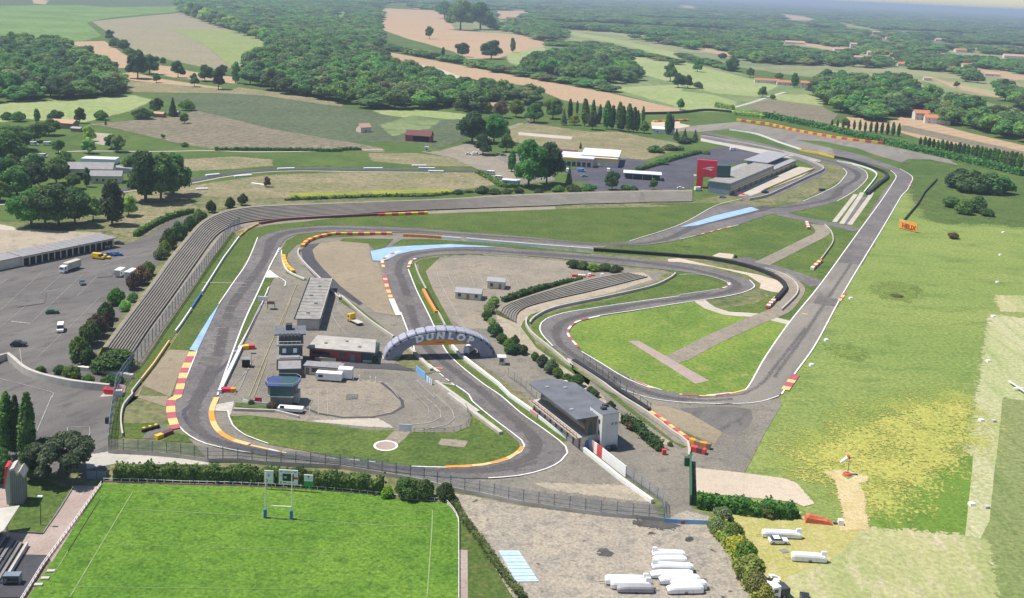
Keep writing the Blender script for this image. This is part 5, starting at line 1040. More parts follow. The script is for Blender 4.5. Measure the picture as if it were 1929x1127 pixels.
wall('tyre_barrier','yellow and red tyre wall along the end of the diagonal wall','tyre barrier',L(1150,475,1280,560,1350,620,1470,700,1500,730),1.1,1.,['kerb_yellow','signal_red'],False,0,2.4)
wall('tyre_barrier','yellow topped red tyre wall at the runway corner gate, farther row','tyre barrier',L(1500,735,1570,765,1680,785),1.7,1.3,['kerb_orange','timber'],False,0,1.6); wall('tyre_barrier','red tyre wall at the runway corner gate, nearer row','tyre barrier',L(1510,795,1640,830),1.5,1.4,['signal_red','roof_dark_red'],False,0,1.6)
wall('gate','dark green mesh gate panels at the end of the runway corner wall','gate',L(1500,890,1505,1127)+I(60,610),2.6,.4,'green_dark_paint'); 
slabthing('post_box','dark green cabinet on the end of the runway gate','cabinet',L(1478,925)[0],1.6,1.2,2.2,0,'green_dark_paint')
slabthing('signal_post','small red marker box beside the hedge near the runway wall','box',L(1270,828)[0],1.,.9,1.4,10,'signal_red')
wall('gate','blue barred gate at the entrance of the dirt lot','gate',Hh(1815,705,1890,712)+I(165,718),1.1,.15,'sky_blue_paint')
wall('barrier_wall','pale concrete walls between the karting oval and the bridge straight','wall',Hh(610,-5,900,215),.9,1.2,'concrete_pale')
wall('barrier_wall','pale concrete wall left of the track under the tyre bridge','wall',K(455,490,680,715),.9,1.1,'concrete_pale'); wall('barrier_wall','pale concrete wall between blue boards and the karting oval','wall',K(720,830,1130,1127),.9,1.,'concrete_pale')
wall('advertising_board','row of bright blue boards beside the track below the tyre bridge','board',K(530,725,620,800),2.2,.15,'sky_blue_paint'); wall('advertising_board','row of slatted blue boards beside the track below the tyre bridge','board',K(625,805,685,848),1.6,.15,['sky_blue_paint','white_paint'],False,0,.7)
t=thing('display_board','large pale framed display board on the edge of the karting oval','board',g(*Hh(330,197)[0]),R(0)); MB().box(0,3.3,-.06,.06,.3,2.1).build('panel','roof_white',t); 
for x in (.1,3.1): MB().box(x,x+.1,.07,.17,0,2.1).build('post','grey_metal',t)
fence('wire_fence','low grey fence round the end of the karting oval','fence',Hh(415,205,560,205,650,202,712,170,730,120,700,60),1.5,2.6,'grey_metal','wire_netting_faint',None,(1.4,))
wall('curved_wall','long pale curved concrete wall at the entrance of the car park','wall',D(-60,960,-5,925,45,912,80,940,130,985,220,1025,400,1065,610,1090),2.1,1.,'concrete_pale',True)
wall('barrier_wall','pale straight wall in front of the ivy mound','wall',D(420,968,580,985,740,1018),1.2,1.2,'white_render')
t=thing('skip','red open skip by the car park gate','skip',g(*D(580,1108)[0]),R(0)); MB().side([(0.2,.1),(4.4,.1),(4.9,1.5),(-.3,1.5)],0,2.).build('body','red_paint',t); MB().box(.1,4.5,.2,1.8,1.35,1.52).build('load','roof_dark_red',t)
slabthing('gate_pier','white gate pier beside the red skip','pier',D(665,1115)[0],1.6,1.4,1.7,10,'white_render')
slabthing('cabinet','black cabinet against the blue grey fence','cabinet',G(600,150)[0],.9,.9,1.6,0,'car_black')
t=thing('tyre_stack','heap of black and yellow tyres on the gravel corner','tyres',g(*G(800,200)[0]),R(45)); mb=MB()
for i in range(6):
    for k in range(2): mb.bar((i*.8,0,k*.45),(i*.8,0,k*.45+.4),.45,8)
mb.build('tyre','black_rubber',t); mb=MB(); [mb.bar((i*.8+.2,0,.9),(i*.8+.2,0,1.25),.42,8) for i in (0,2,4)]; mb.build('yellow_tyre','yellow_paint',t)
wall('tyre_barrier','dark red tyre wall on the ramp beside the hairpin kerb','tyre barrier',G(870,240,960,205),1.,1.3,['yellow_paint','roof_dark_red','roof_dark_red'],False,0,2.)
sheet('path',G(790,238,870,150,960,195,880,240),'asphalt_lot',z4)
wall('tyre_barrier','red and yellow tyre wall outside the far bend below the poplars','tyre barrier',C(320,676,500,700,640,732,800,762,960,787,1140,806),2.,2.2,['yellow_paint','signal_red'],True,0,5)
wall('tyre_barrier','yellow and red tyre wall at the far left loop','tyre barrier',B(1750,683,1898,678)+C(50,676),1.6,2.,['yellow_paint','signal_red'],False,0,5)
wall('tyre_barrier','long black tyre wall round the outside of the far left loop','tyre barrier',B(1690,640,1898,634)+C(150,620,290,630),2.2,2.4,'black_rubber',True)
wall('barrier_wall','yellow barrier wall between the two far straights','wall',C(670,843,780,862,865,884),1.4,.8,'yellow_paint'); wall('tyre_barrier','black tyre wall curving between the two far straights','tyre barrier',C(868,884,960,903,1090,946,1150,972,1158,1000,1120,1030,1050,1090),1.7,1.8,'black_rubber',True)
wall('barrier_wall','inner black and white wall between the far straights','wall',C(880,905,960,918,1060,948,1100,975,1090,1005,1030,1080),1.,.6,['white_paint'],True)
wall('barrier_wall','long pale wall along the far pit entry','wall',C(120,762,300,792,560,845,790,905),1.1,.8,'concrete_pale',True); wall('barrier_wall','thin white wall between the far track and grass','wall',C(280,728,420,750,560,800,680,840),1.2,.7,'white_paint',True)
wall('service_hut','dark low marshal hut beside the far hairpin','hut',C(780,1068,810,1068),1.6,1.6,'dark_metal')
# ---------------------------------------------------------------- panels by the country road
for i,(p,w) in enumerate([(A(1150,985,1225,978),1),(A(1310,990,1405,984),1),(A(1550,948,1645,945),1),(A(1405,1030,1480,1040),1),(A(1095,1062,1160,1060),1),(B(135,945,240,945),1),(B(440,943,530,945),1),(B(405,930,485,930),1),(B(495,960,580,962),1)]):
    wall('billboard','white roadside panel along the dark lane, '+ORD[i]+' from the left' if i!=3 else 'white roadside panel beside the small lone tree','board',p,.8,1.9,'white_paint',False,.1,group='white panels along the country lane')  # thickened into low slabs so the sunlit tops read white
# ---------------------------------------------------------------- airfield
for i,(x,y) in enumerate([*F(957,574,820,809,738,948,1809,205,1793,331,1776,484,1754,676,1725,926),*I(1686,140,1631,610)]):
    b=thing('runway_marker','white runway marker box in the grass, '+('runway side, '+['farthest','middle','nearest'][i] if i<3 else 'far side, '+ORD[i-3]+' from the top'),'marker',g(x,y),R(12),'white runway marker boxes')
    s=.68; MB().loft([[(-s,-s,.02),(s,-s,.02),(s,s,.02),(-s,s,.02)],[(-s*.9,-s*.75,.75),(s*.9,-s*.75,.75),(s*.9,s*.75,.75),(-s*.9,s*.75,.75)]]).build('shell','white_paint',b)
for i,(x,y) in enumerate(I(1755,143,1715,625)): slabthing('runway_light','small white marker right of the large runway marker, '+['upper','lower'][i]+' one','marker',(x,y),1.1,1.1,.7,12,'concrete_pale')
t=thing('glider','white glider parked at the right edge of the airfield','glider',g(1915,737),R(4)); MB().loft([[(x,r*math.cos(a),.9+r*math.sin(a)) for a in [k*math.pi/4 for k in range(8)]] for x,r in ((-1.2,.1),(-.6,.35),(1,.4),(4,.2),(6,.1))]).build('fuselage','white_gel',t); MB().box(.4,1.1,-6,6,1.05,1.14).build('wing','white_gel',t); MB().box(5.4,6,-1.2,1.2,1.6,1.68).build('tailplane','white_gel',t); MB().box(5.4,6,-.05,.05,.9,1.7).build('fin','white_gel',t)
b=g(*I(940,435)[0]); t=thing('windsock','striped white and red windsock on a thin pole in the airfield','windsock',b,0)
hp=(435-330)/2.966/vs(*I(940,435)[0]); MB().bar((0,0,0),(0,0,hp),.09).build('pole','grey_metal',t)
e=g(*I(892,388)[0],hp-1.8)-b; e.z=hp-1.7; s0=Vector((0,0,hp-.2)); ee=Vector((e.x,0,hp-2.0)); ee.x=(892-940)/2.966/ls(*I(940,435)[0])
def sock(a,b_,r0,r1,m):
    return MB().bar(a,b_,r0,10,r1).build('sleeve',m,t)
ca,cb_=s0,ee
for i in range(5): sock(ca.lerp(cb_,i/5),ca.lerp(cb_,(i+1)/5),.62-.07*i,.62-.07*(i+1),['signal_red','white_paint','white_paint','white_paint','white_paint'][i])
tag(MB().loft([[(r*math.cos(a),r*math.sin(a),z) for a in [k*math.pi/5 for k in range(10)]] for z,r in ((0,1.1),(.5,1.),(.7,.5))]).build('base_block','signal_red'),'red concrete block at the foot of the windsock','block').location=g(*I(935,440)[0])
o,a,l=frame(F(1225,178)[0],F(1325,205)[0]); t=thing('billboard','orange billboard lettered HELIX facing the runway','billboard',o,a)
paint('helix_red',(.4,.02,.02)); paint('board_orange',(.85,.4,.06),.6,.1); pn=MB().box(0,l,-.15,.15,.4,5.).build('panel','board_orange',t); place_mesh('lettering',textmesh('HELIX',3.3,.05,.03),'helix_red',pn,(l*.56,-.22,2.),(R(90),0,0)); MB().box(.2,l*.35,-.24,-.15,3.6,4.7).build('emblem','kerb_yellow',pn)
for x in (.3,l*.5,l-.4): MB().box(x,x+.2,.15,.4,0,5).build('post','timber',t)
wall('wire_fence','thin dark fence running up the airfield from the orange billboard','fence',F(1245,150,1330,50)+C(1370,1080,1440,1005),1.5,.3,'dark_metal')
t=thing('farm_machine','machine under an orange tarp with white end cover beside the gravel','machine',g(*I(700,700)[0]),R(-6)); MB().loft([[(0,-.9,.1),(6.2,-.9,.1),(6.2,.9,.1),(0,.9,.1)],[(.3,-.8,1.4),(5,-.8,.9),(5,.8,.9),(.3,.8,1.5)],[(1,-.3,1.9),(4,-.2,1.1),(4,.3,1.1),(1,.4,1.9)]]).build('tarp','orange_tarp',t); MB().box(6.2,7.4,-.3,.3,.3,.5).build('drawbar','dark_metal',t); MB().loft([[(7.2,-.6,.2),(8.5,-.6,.2),(8.5,.6,.2),(7.2,.6,.2)],[(7.3,-.55,1.4),(8.3,-.55,1.3),(8.3,.55,1.3),(7.3,.55,1.4)]]).build('engine_cover','white_paint',t)
# ---------------------------------------------------------------- glider trailers
def glider_trailer(px0,px1,label,fin=0,mat='white_gel',h=1.35,group='white glider trailers parked on the dirt lot'):
    """px0,px1: ground ends of the near side; fin: -1 raised tail box at px0 end, 1 at px1 end"""
    o,a,l=frame(px0,px1); t=thing('glider_trailer',label,'trailer',o,a,group); rings=[]; n=14
    for i in range(n+1):
        f=i/n; x=l*f
        hh=h*(.72+.28*min(1,f/.25)) if fin<=0 else h*(.72+.28*min(1,(1-f)/.25))
        if f<.04 or f>.96: k=.82
        else: k=1.
        w=.85*k; hh*=k; z0=.42
        rings.append([(x,.85-w,z0),(x,.85+w,z0),(x,.85+w,z0+hh*.62),(x,.85+w*.8,z0+hh*.9),(x,.85,z0+hh),(x,.85-w*.8,z0+hh*.9),(x,.85-w,z0+hh*.62)])
    bd=MB().loft(rings).build('body',mat,t,smooth=False)
    if fin:
        x0=.15 if fin<0 else l-1.35; top=h+.95
        MB().loft([[(x0,.45,h*.9),(x0+1.2,.45,h*.9),(x0+1.2,1.25,h*.9),(x0,1.25,h*.9)],[(x0+(0 if fin<0 else .3),.6,top),(x0+(.9 if fin<0 else 1.2),.6,top),(x0+(.9 if fin<0 else 1.2),1.1,top),(x0+(0 if fin<0 else .3),1.1,top)]]).build('fin_box',mat,bd)
    wheels(t,(l*.52,),(.1,1.6),.33); MB().box(l*.47,l*.57,-.06,.02,.5,.8).build('mudguard','grey_metal',bd); MB().box((-.02 if fin<=0 else l-.02),(.02 if fin<=0 else l+.02),.3,1.4,.55,h*.8).build('rear_door','grey_metal',t); MB().box((-.03 if fin<=0 else l-.03),(.03 if fin<=0 else l+.03),.12,.28,.5,.7).build('tail_light','signal_red',t); MB().box(l*.3,l*.3+.06,-.012,.2,.5,1.1).build('seam','grey_metal',bd); MB().box(l*.7,l*.7+.06,-.012,.2,.5,1.1).build('seam','grey_metal',bd)
    xs=l if fin<=0 else 0; MB().bar((xs,.85,.5),(xs+(1.3 if fin<=0 else -1.3),.85,.45),.06).build('drawbar','dark_metal',t)
    return t
glider_trailer(S3(715,455)[0],S3(1015,468)[0],'white glider trailer with tall fin box, topmost of the right hand stack',-1)
glider_trailer(S3(725,512)[0],S3(1035,520)[0],'white glider trailer without fin directly below the tall finned top one')
glider_trailer(S3(712,575)[0],S3(1090,590)[0],'white glider trailer with low fin box, third in the right hand stack',-1,h=1.5)
glider_trailer(S3(705,640)[0],S3(1090,640)[0],'white glider trailer with a box on its back, fourth in the right hand stack',0,h=1.1)
glider_trailer(S3(785,697)[0],S3(1150,692)[0],'white glider trailer with orange reflector end, fifth in the right hand stack',0,h=1.4)
glider_trailer(S3(890,742)[0],S3(1215,745)[0],'white glider trailer second from the bottom of the right hand stack',0,h=1.5)
glider_trailer(S3(855,785)[0],S3(1185,778)[0],'white glider trailer at the bottom of the right hand stack',0,h=1.35)
glider_trailer(S3(292,697)[0],S3(690,700)[0],'white glider trailer with fin box, topmost of the left hand three',1)
glider_trailer(S3(345,738)[0],S3(712,740)[0],'white glider trailer in the middle of the left hand three',1,h=1.4).children
glider_trailer(S3(400,770)[0],S3(730,775)[0],'grey sided glider trailer lowest of the left hand three',0,'roof_sheet',1.2)
glider_trailer(I(465,797)[0],I(685,805)[0],'white glider trailer with fin on dry grass beside a white car',1,group='glider trailers on the dry grass')
glider_trailer(I(628,928)[0],I(825,940)[0],'white glider trailer with fin alone on the dry grass',1,h=1.5,group='glider trailers on the dry grass')
car(I(552,822)[0],4,'white car parked against the glider trailer on the dry grass','white_paint','car')
slabthing('tarp','grey crumpled tarp lying on the dry grass','tarp',I(585,868)[0],1.6,1.5,.25,20,'concrete_dark')
mb=MB(); rr=random.Random(3)
for i in range(16):
    x,y=rr.uniform(-2.4,2.4),rr.uniform(-1.4,1.4); z=rr.uniform(0,.5); w,d,h_=rr.uniform(.4,1.2),rr.uniform(.3,.9),rr.uniform(.15,.5); mb.box(x-w/2,x+w/2,y-d/2,y+d/2,z,z+h_)
tag(mb.build('scrap_heap','white_gel'),'heap of white scrap panels by the autumn bushes','scrap heap').location=g(*I(510,1035)[0])
lorry(I(545,1118)[0],200,'small white truck among scrap at the bottom edge','white_paint','dark_metal',4.2,2.2)
car(I(700,1150)[0],80,'black car cut by the bottom edge of the dry grass','car_black','car')
t=thing('panel_stack','flat stack of pale blue sheets on the dirt lot beside the hedge','stack',g(*Hh(985,1040)[0]),0)
q=[g(*p)-t.location for p in Hh(985,1042,1112,1040,1000,868,888,868)]; MB().prism([(p.x,p.y) for p in q],.02,.3).build('sheets','sky_blue_paint',t)
MATS['sky_pale']=paint('pale_blue_sheet',(.5,.66,.8),.5,.25,1.); t.children[0].data.materials[0]=MATS['sky_pale']
for i in range(9):
    f=(i+.5)/9; a=q[0].lerp(q[3],f); c=q[1].lerp(q[2],f); MB().bar((a.x,a.y,.36),(c.x,c.y,.36),.05,4).build('batten',['white_paint','sky_blue_paint'][i%2],t)
t=thing('wreck_heap','heap of red and white wrecks beside shrubs at the karting loop','scrap heap',g(*E(1400,448)[0]),R(10)); mb=MB(); mr=MB(); rr=random.Random(9)
for i in range(9):
    x,y=rr.uniform(-7,7),rr.uniform(-2,2); w_,d_,h_=rr.uniform(1,2.6),rr.uniform(.8,1.4),rr.uniform(.4,1.2); (mb if i%2 else mr).box(x-w_/2,x+w_/2,y-d_/2,y+d_/2,0,h_+i*.01)
mb.build('white_hull','white_gel',t); mr.build('red_hull','signal_red',t)
slabthing('cable_drum','small brown and white drum by the blue gate','drum',S3(990,128)[0],.9,.8,.9,10,'brown_pillar')
# ---------------------------------------------------------------- rugby ground
o,a,l=frame((499.5,976.5),(548.8,979)); t=thing('rugby_posts','white rugby goal posts with blue padded feet','rugby posts',o,a)
for x in (0,l):
    MB().bar((x,0,0),(x,0,10.5),.1,10).build('upright','white_paint',t); pd=MB().box(x-.3,x+.3,-.3,.3,.02,2.1).build('post_pad','blue_paint',t)
MB().bar((0,0,3),(l,0,3),.09,8).build('crossbar','white_paint',t)
def scoreboard(px,w,z0,z1,label,bits):
    t=thing('scoreboard',label,'scoreboard',g(*px),R(-1.5),'boards behind the rugby posts')
    pn=MB().box(-w/2,w/2,-.1,.1,z0,z1).build('panel','white_paint',t)
    for x in (-w*.3,w*.3): MB().bar((x,.15,0),(x,.15,z1),.09).build('leg','grey_metal',t)
    for (x0,x1,y0,y1,m) in bits: MB().box(-w/2+x0*w,-w/2+x1*w,-.14,-.1,z0+y0*(z1-z0),z0+y1*(z1-z0)).build('panel_mark',m,pn)
    return t
paint('board_grey',(.5,.52,.56)); paint('board_blue',(.25,.35,.65))
scoreboard((506,923),2.1,1.6,4.7,'plain white advertising board left of the scoreboard',[(.4,.6,.55,.72,'board_blue'),(.08,.4,.1,.16,'signal_red'),(.08,.14,.16,.34,'signal_red'),(.34,.4,.16,.34,'signal_red'),(.14,.34,.29,.34,'signal_red'),(.5,.95,.18,.24,'board_grey'),(.2,.8,.82,.86,'board_grey')])
scoreboard((543,925),4.4,1.5,5.1,'wide white scoreboard with dark display between two boards',[(.2,.78,.26,.75,'car_black'),(.78,.99,.4,.56,'signal_red'),(.26,.42,.45,.57,'white_paint'),(.55,.72,.44,.52,'board_grey'),(.08,.15,.08,.2,'signal_red'),(.22,.92,.1,.13,'board_grey'),(.22,.4,.13,.16,'car_grey'),(.5,.75,.07,.1,'car_grey'),(.3,.7,.86,.94,'board_grey'),(.82,.92,.83,.92,'board_blue'),(.08,.17,.84,.93,'board_blue'),(.02,.18,.58,.6,'signal_red')])
scoreboard((581,928),2.05,1.5,4.3,'board with white top and green lower half right of the scoreboard',[(0,1,.0,.45,'green_paint'),(.4,.58,.78,.92,'roof_dark_red'),(.2,.8,.62,.66,'board_grey'),(.12,.25,.82,.9,'board_grey')])
for i,(x,y) in enumerate(((505,922),(581,928))): slabthing('paving_slab','white slab on the grass under the '+['left','green'][i]+' rugby board','slab',(x,y),2.,.8,.12,-2,'white_paint')
fence('pitch_railing','white posts and low red boards along the end of the rugby pitch','railing',G(580,478,800,482,1000,492,1300,498,1460,505,1600,512,1898,533)+Hh(200,553,400,580,590,590),1.0,1.95,'white_paint',None,None,(.9,),base_h=.3,wallmat='pink_panel',pr_=.07)
fence('pitch_railing','white railing along the right side of the rugby pitch','railing',Hh(590,590,640,650,664,700,664,900,664,1240),1.0,2.2,'white_paint',None,None,(.9,.45),base_h=.12,wallmat='concrete_pale',pr_=.07)
fence('pitch_railing','white railing with red rail along the left side of the rugby pitch','railing',G(565,498,430,690,240,950,130,1130,80,1210),1.05,1.5,'white_paint',None,None,(.95,.5),base_h=.25,wallmat='pink_panel',pr_=.08)
for i,(x,y) in enumerate(G(285,982,252,1022,215,1058)): slabthing('bench','white slatted bench by the touchline railing, '+ORD[i]+' from the top','bench',(x,y),1.5,.8,.4,8,'concrete_pale')
wall('curb_wall','low dark edged wall around the lawn beside the pitch path','wall',G(412,508,330,640,240,770,100,763),.4,.25,'concrete_dark')
t=thing('lamp_post','tall thin lamp post with white head on the corner lawn','lamp post',g(*G(228,722)[0]),0); hp=(722-560)/2.9656/vs(*G(228,722)[0]); MB().bar((0,0,0),(0,0,hp),.09).build('pole','dark_metal',t); MB().box(-.5,.5,-.25,.25,hp-.1,hp+.15).build('lamp_head','white_paint',t)
t=thing('fence_gate','dark gate between the pine and the hedge at the pitch corner','gate',g(*G(480,462)[0]),R(2))
MB().box(0,4.8,-.05,.05,.05,2.).build('gate_panel','blue_grey_metal',t)
for x in (0,2.4,4.7): MB().box(x,x+.14,-.1,.1,0,2.2).build('post','dark_metal',t)
# sculpted hall corner and stand at the lower left
o=g(*G(60,610)[0]); t=thing('ribbed_hall','grey ribbed hall end with a jagged roof and red stripe','building',o,R(12))
MB().side([(0,0),(2.6,0),(2.6,6.5),(2.,7.6),(1.5,7.),(.9,8.4),(0,8.2)],0,3.5).build('ribbed_wall','concrete_dark',t)
for i in range(6): MB().box(.2+i*.42,.36+i*.42,-.12,.02,.1,6.3).build('rib','grey_metal',t)
MB().side([(-.9,0),(0,0),(0,8.2),(-.4,8.6),(-1.3,5.),(-1.,3.)],.3,3.3).build('curved_fin','concrete_pale',t); MB().side([(-1.4,4.6),(-1.2,4.6),(-.5,8.7),(-.3,9.),(-.9,9.)],.0,3.).build('red_stripe','red_paint',t)
mb=MB(); mb.side([(0,7.9),(.9,8.3),(1.5,6.9),(2.1,7.5),(2.9,6.2),(2.9,6.6),(2.1,8.),(1.5,7.4),(.9,8.8),(0,8.4)],-.3,3.8); mb.build('jagged_roof','concrete_pale',t)
o=g(*G(20,985)[0]); t=thing('grandstand','roofed rugby grandstand with stepped seating at the lower left corner','grandstand',g(*G(75,985)[0]),R(8))
PA=[g(*p,4.6)-t.location for p in G(-80,640,110,615,20,755,-80,800)]; rt_=Matrix.Rotation(-R(8),4,'Z'); PA=[rt_@p for p in PA]
MB().prism([(p.x,p.y) for p in PA],4.6,4.85).build('roof','concrete_pale',t)
for k in range(7): MB().box(-9,-.6-k*.75,-4,10.,.0,.45+k*.42).build('seat_row',['dark_metal','concrete_dark'][k%2],t)
MB().box(-.6,-.1,-4,9.6,0,1.1).build('front_wall','concrete_pale',t)
for y in (3.,9.5): MB().bar((-4,y,2),(-4,y,4.6),.12).build('column','grey_metal',t)
t=thing('dugout','blue grey team shelter beside the touchline','shelter',g(*G(15,1060)[0]),R(6)); MB().box(0,3.,0,1.6,1.9,2.05).build('roof','blue_grey_metal',t); MB().box(0,3,1.5,1.6,0,1.9).build('back','blue_grey_metal',t); MB().box(0,.08,0,1.6,0,1.9).build('side','blue_grey_metal',t); MB().box(2.92,3.,0,1.6,0,1.9).build('side','blue_grey_metal',t); MB().box(.1,2.9,.9,1.4,.1,.5).build('bench','timber',t)
# ================================================================ VEGETATION
leafmat('leaf_oak',(0.080,0.171,0.048),(0.141,0.258,0.067),(0.047,0.109,0.041)); leafmat('leaf_poplar',(0.090,0.198,0.049),(0.147,0.282,0.067),(0.057,0.133,0.041)); leafmat('leaf_pale',(0.212,0.358,0.100),(0.308,0.471,0.151),(0.130,0.264,0.067))
leafmat('leaf_pine',(.12,.17,.08),(.19,.24,.12),(.08,.125,.06)); leafmat('leaf_bright',(.15,.235,.035),(.22,.3,.05),(.09,.16,.03)); leafmat('leaf_autumn',(.27,.29,.065),(.36,.34,.085),(.17,.22,.055)); leafmat('leaf_rust',(0.147,0.094,0.067),(0.212,0.122,0.083),(0.081,0.075,0.049)); leafmat('leaf_hedge',(0.071,0.144,0.034),(0.121,0.207,0.046),(0.041,0.092,0.028)); leafmat('leaf_wood',(0.108,0.232,0.069),(0.188,0.336,0.092),(0.063,0.148,0.057),.7)
paint('bark',(.13,.1,.075),.9,.35,.8); paint('bark_pale',(.22,.19,.15),.9,.3,.8)
def leafy(lobes,n,size,seed,inner=.72,core=.76,flat=.0):
    rg=np.random.default_rng(seed); L_=np.array(lobes,float); C_,R_=L_[:,:3],L_[:,3:]
    wt=(R_[:,0]*R_[:,2]); wt=wt/wt.sum(); V=[];cnt=0; acc=[]
    while cnt<n:
        m=n*2; k=rg.choice(len(L_),m,p=wt); u=rg.normal(size=(m,3)); u/=np.linalg.norm(u,axis=1)[:,None]
        keep=u[:,2]>-.75+rg.random(m)*.5; u=u[keep]; k=k[keep]; m=len(k)
        rr=(.82+.3*rg.random(m)**1.5)[:,None]; p=C_[k]+u*R_[k]*rr
        ins=np.zeros(m,bool)
        for j in range(len(L_)):
            q=(p-C_[j])/R_[j]; ins|=((q**2).sum(1)<inner**2)&(k!=j)
        p=p[~ins]; u=u[~ins]; acc.append((p,u)); cnt+=len(p)
    p=np.concatenate([a[0] for a in acc])[:n]; u=np.concatenate([a[1] for a in acc])[:n]
    nr=u*.9+rg.normal(size=(n,3))*.55+np.array([0,0,.35]); nr/=np.linalg.norm(nr,axis=1)[:,None]
    a=np.cross(nr,rg.normal(size=(n,3))); a/=np.linalg.norm(a,axis=1)[:,None]; b=np.cross(nr,a)
    s=(size*(.55+.75*rg.random(n)))[:,None]*.5; e=s*(.6+.5*rg.random(n))[:,None]
    q=np.stack([p-a*s-b*e*.7,p+a*s*.8-b*e,p+a*s+b*e*.8,p-a*s*.7+b*e],1).reshape(-1,3)
    mb=MB(); mb.v=[tuple(x) for x in q]; mb.f=[(4*i,4*i+1,4*i+2,4*i+3) for i in range(n)]; mb.m=[0]*n
    for c,r in zip(C_,R_):
        rings=[]
        for i in range(1,6):
            t=math.pi*i/6; rings.append([(c[0]+r[0]*core*math.sin(t)*math.cos(f)*(1+.12*math.sin(3*f+i)),c[1]+r[1]*core*math.sin(t)*math.sin(f)*(1+.1*math.cos(2*f+i)),c[2]-r[2]*core*math.cos(t)) for f in [2*math.pi*j/8 for j in range(8)]])
        mb.loft(rings)
    return mb
def trunk(h,r,limbs,seed):
    rg=random.Random(seed); mb=MB().bar((0,0,-.2),(.1,0,h*.55),r,7,r*.75).bar((.1,0,h*.55),(0,.1,h),r*.75,7,r*.45)
    for i in range(limbs):
        a=2*math.pi*i/limbs+rg.uniform(-.4,.4); l_=rg.uniform(1.8,3.); mb.bar((0,0,h*rg.uniform(.6,.95)),(math.cos(a)*l_,math.sin(a)*l_,h+rg.uniform(1.,2.2)),r*.45,5,r*.15)
    return mb
PROTO={}
def oak_lobes(rg,w=1.,lo=1.6):
    L_=[(0,0,6.2,2.9*w,2.9*w,3.0),(0,0,3.9,2.6*w,2.6*w,2.)]
    for i in range(12):
        a=2*math.pi*i/6.+rg.uniform(-.5,.5); d=rg.uniform(2.3,3.7)*w; z=rg.uniform(lo+1.3,7.4); r=rg.uniform(1.3,2.2); L_.append((d*math.cos(a),d*math.sin(a),z,r*w,r*w,r*rg.uniform(.75,.95)))
    for i in range(3):
        a=rg.uniform(0,6.28); L_.append((rg.uniform(0,1.6)*math.cos(a)*w,rg.uniform(0,1.6)*math.sin(a)*w,8.3,1.7*w,1.7*w,1.5))
    return L_
def lobes_for(kind,rg):
    if kind=='oak': return oak_lobes(rg)
    if kind=='round': return oak_lobes(rg,1.1,1.5)+[(0,0,3.4,3.4,3.4,2.4)]
    if kind=='poplar': return [(rg.uniform(-.12,.12),rg.uniform(-.12,.12),1.6+i*1.05,r,r,1.05) for i,r in enumerate((.75,1.,1.1,1.12,1.05,.95,.78,.5))]
    if kind=='column': return [(rg.uniform(-.5,.5),rg.uniform(-.5,.5),1.8+i*1.1,r,r,1.3) for i,r in enumerate((1.5,1.9,2.1,2.1,1.9,1.7,1.2))]
    if kind=='conifer': return [(0,0,1.2+i*1.15,r,r,.95) for i,r in enumerate((2.5,2.3,2.,1.65,1.3,.95,.6,.35))]
    if kind=='pine':
        L_=[]
        for i in range(26):
            a=rg.uniform(0,6.28); d=5.8*math.sqrt(rg.random()); L_.append((d*math.cos(a),d*math.sin(a),8.2-d*d*.075+rg.uniform(-.5,.6),rg.uniform(1.5,2.2),rg.uniform(1.5,2.2),rg.uniform(.9,1.3)))
        for i in range(6):
            a=rg.uniform(0,6.28); L_.append((4.6*math.cos(a),4.6*math.sin(a),rg.uniform(2.5,4.5),1.7,1.7,1.2))
        return L_
    if kind=='bush':
        return [(0,0,4.2,5.,5.,4.4)]+[(rg.uniform(3,5)*math.cos(a),rg.uniform(3,5)*math.sin(a),rg.uniform(2.6,5.),rg.uniform(2.4,3.6),rg.uniform(2.4,3.6),rg.uniform(2.2,3.4)) for a in [6.28*i/6+rg.uniform(-.4,.4) for i in range(6)]]+[(rg.uniform(-1.5,1.5),rg.uniform(-1.5,1.5),7.2,2.6,2.6,2.2)]
SPEC={'oak':(3600,.5,5),'round':(3800,.5,4),'poplar':(1800,.38,4),'column':(1300,.5,2),'conifer':(1100,.5,2),'pine':(6500,.55,2),'bush':(1500,.95,5)}
TR_={'oak':(3.4,.34,5),'round':(3.,.34,4),'poplar':(2.,.16,0),'column':(2.5,.25,0),'conifer':(1.5,.2,0),'pine':(6.4,.42,6),'bush':(2.,.3,0)}
def protos(kind,mat):
    if (kind,mat) not in PROTO:
        n,s,k=SPEC[kind]; out=[]
        for i in range(k):
            rg=random.Random(i*17+len(kind)*3); lb=lobes_for(kind,rg); out.append((leafy(lb,n,s,i+3).mesh('crown',[mat]),trunk(*TR_[kind],i).mesh('trunk',['bark_pale' if kind=='poplar' else 'bark'])))
        PROTO[(kind,mat)]=out
    return PROTO[(kind,mat)]
_k=0; NTREE=0
def plant(kind,px,hpx,label,mat='leaf_oak',wx=1.,name=None,cat=None,group=None,parts=True):
    """px = photo pixel of the foot; hpx = height in photo pixels"""
    global _k,NTREE; _k+=1; rg=random.Random(_k*13)
    pr_=protos(kind,mat); c,tk=pr_[_k%len(pr_)]; h=hpx/vs(*px); s=h/10.
    name=name or {'poplar':'poplar_tree','conifer':'conifer_tree','pine':'pine_tree','bush':'bush'}.get(kind,'tree'); cat=cat or ('bush' if kind=='bush' else 'tree')
    if kind!='bush': NTREE+=1
    t=thing(name,label,cat,g(*px),rg.uniform(0,6.28),group); t.scale=(s*wx*rg.uniform(.93,1.07),s*wx*rg.uniform(.93,1.07),s)
    for nm,me in (('crown',c),)+((('trunk',tk),) if kind!='bush' else ()):
        o=bpy.data.objects.new(nm,me); COL.objects.link(o); o.parent=t
    return t
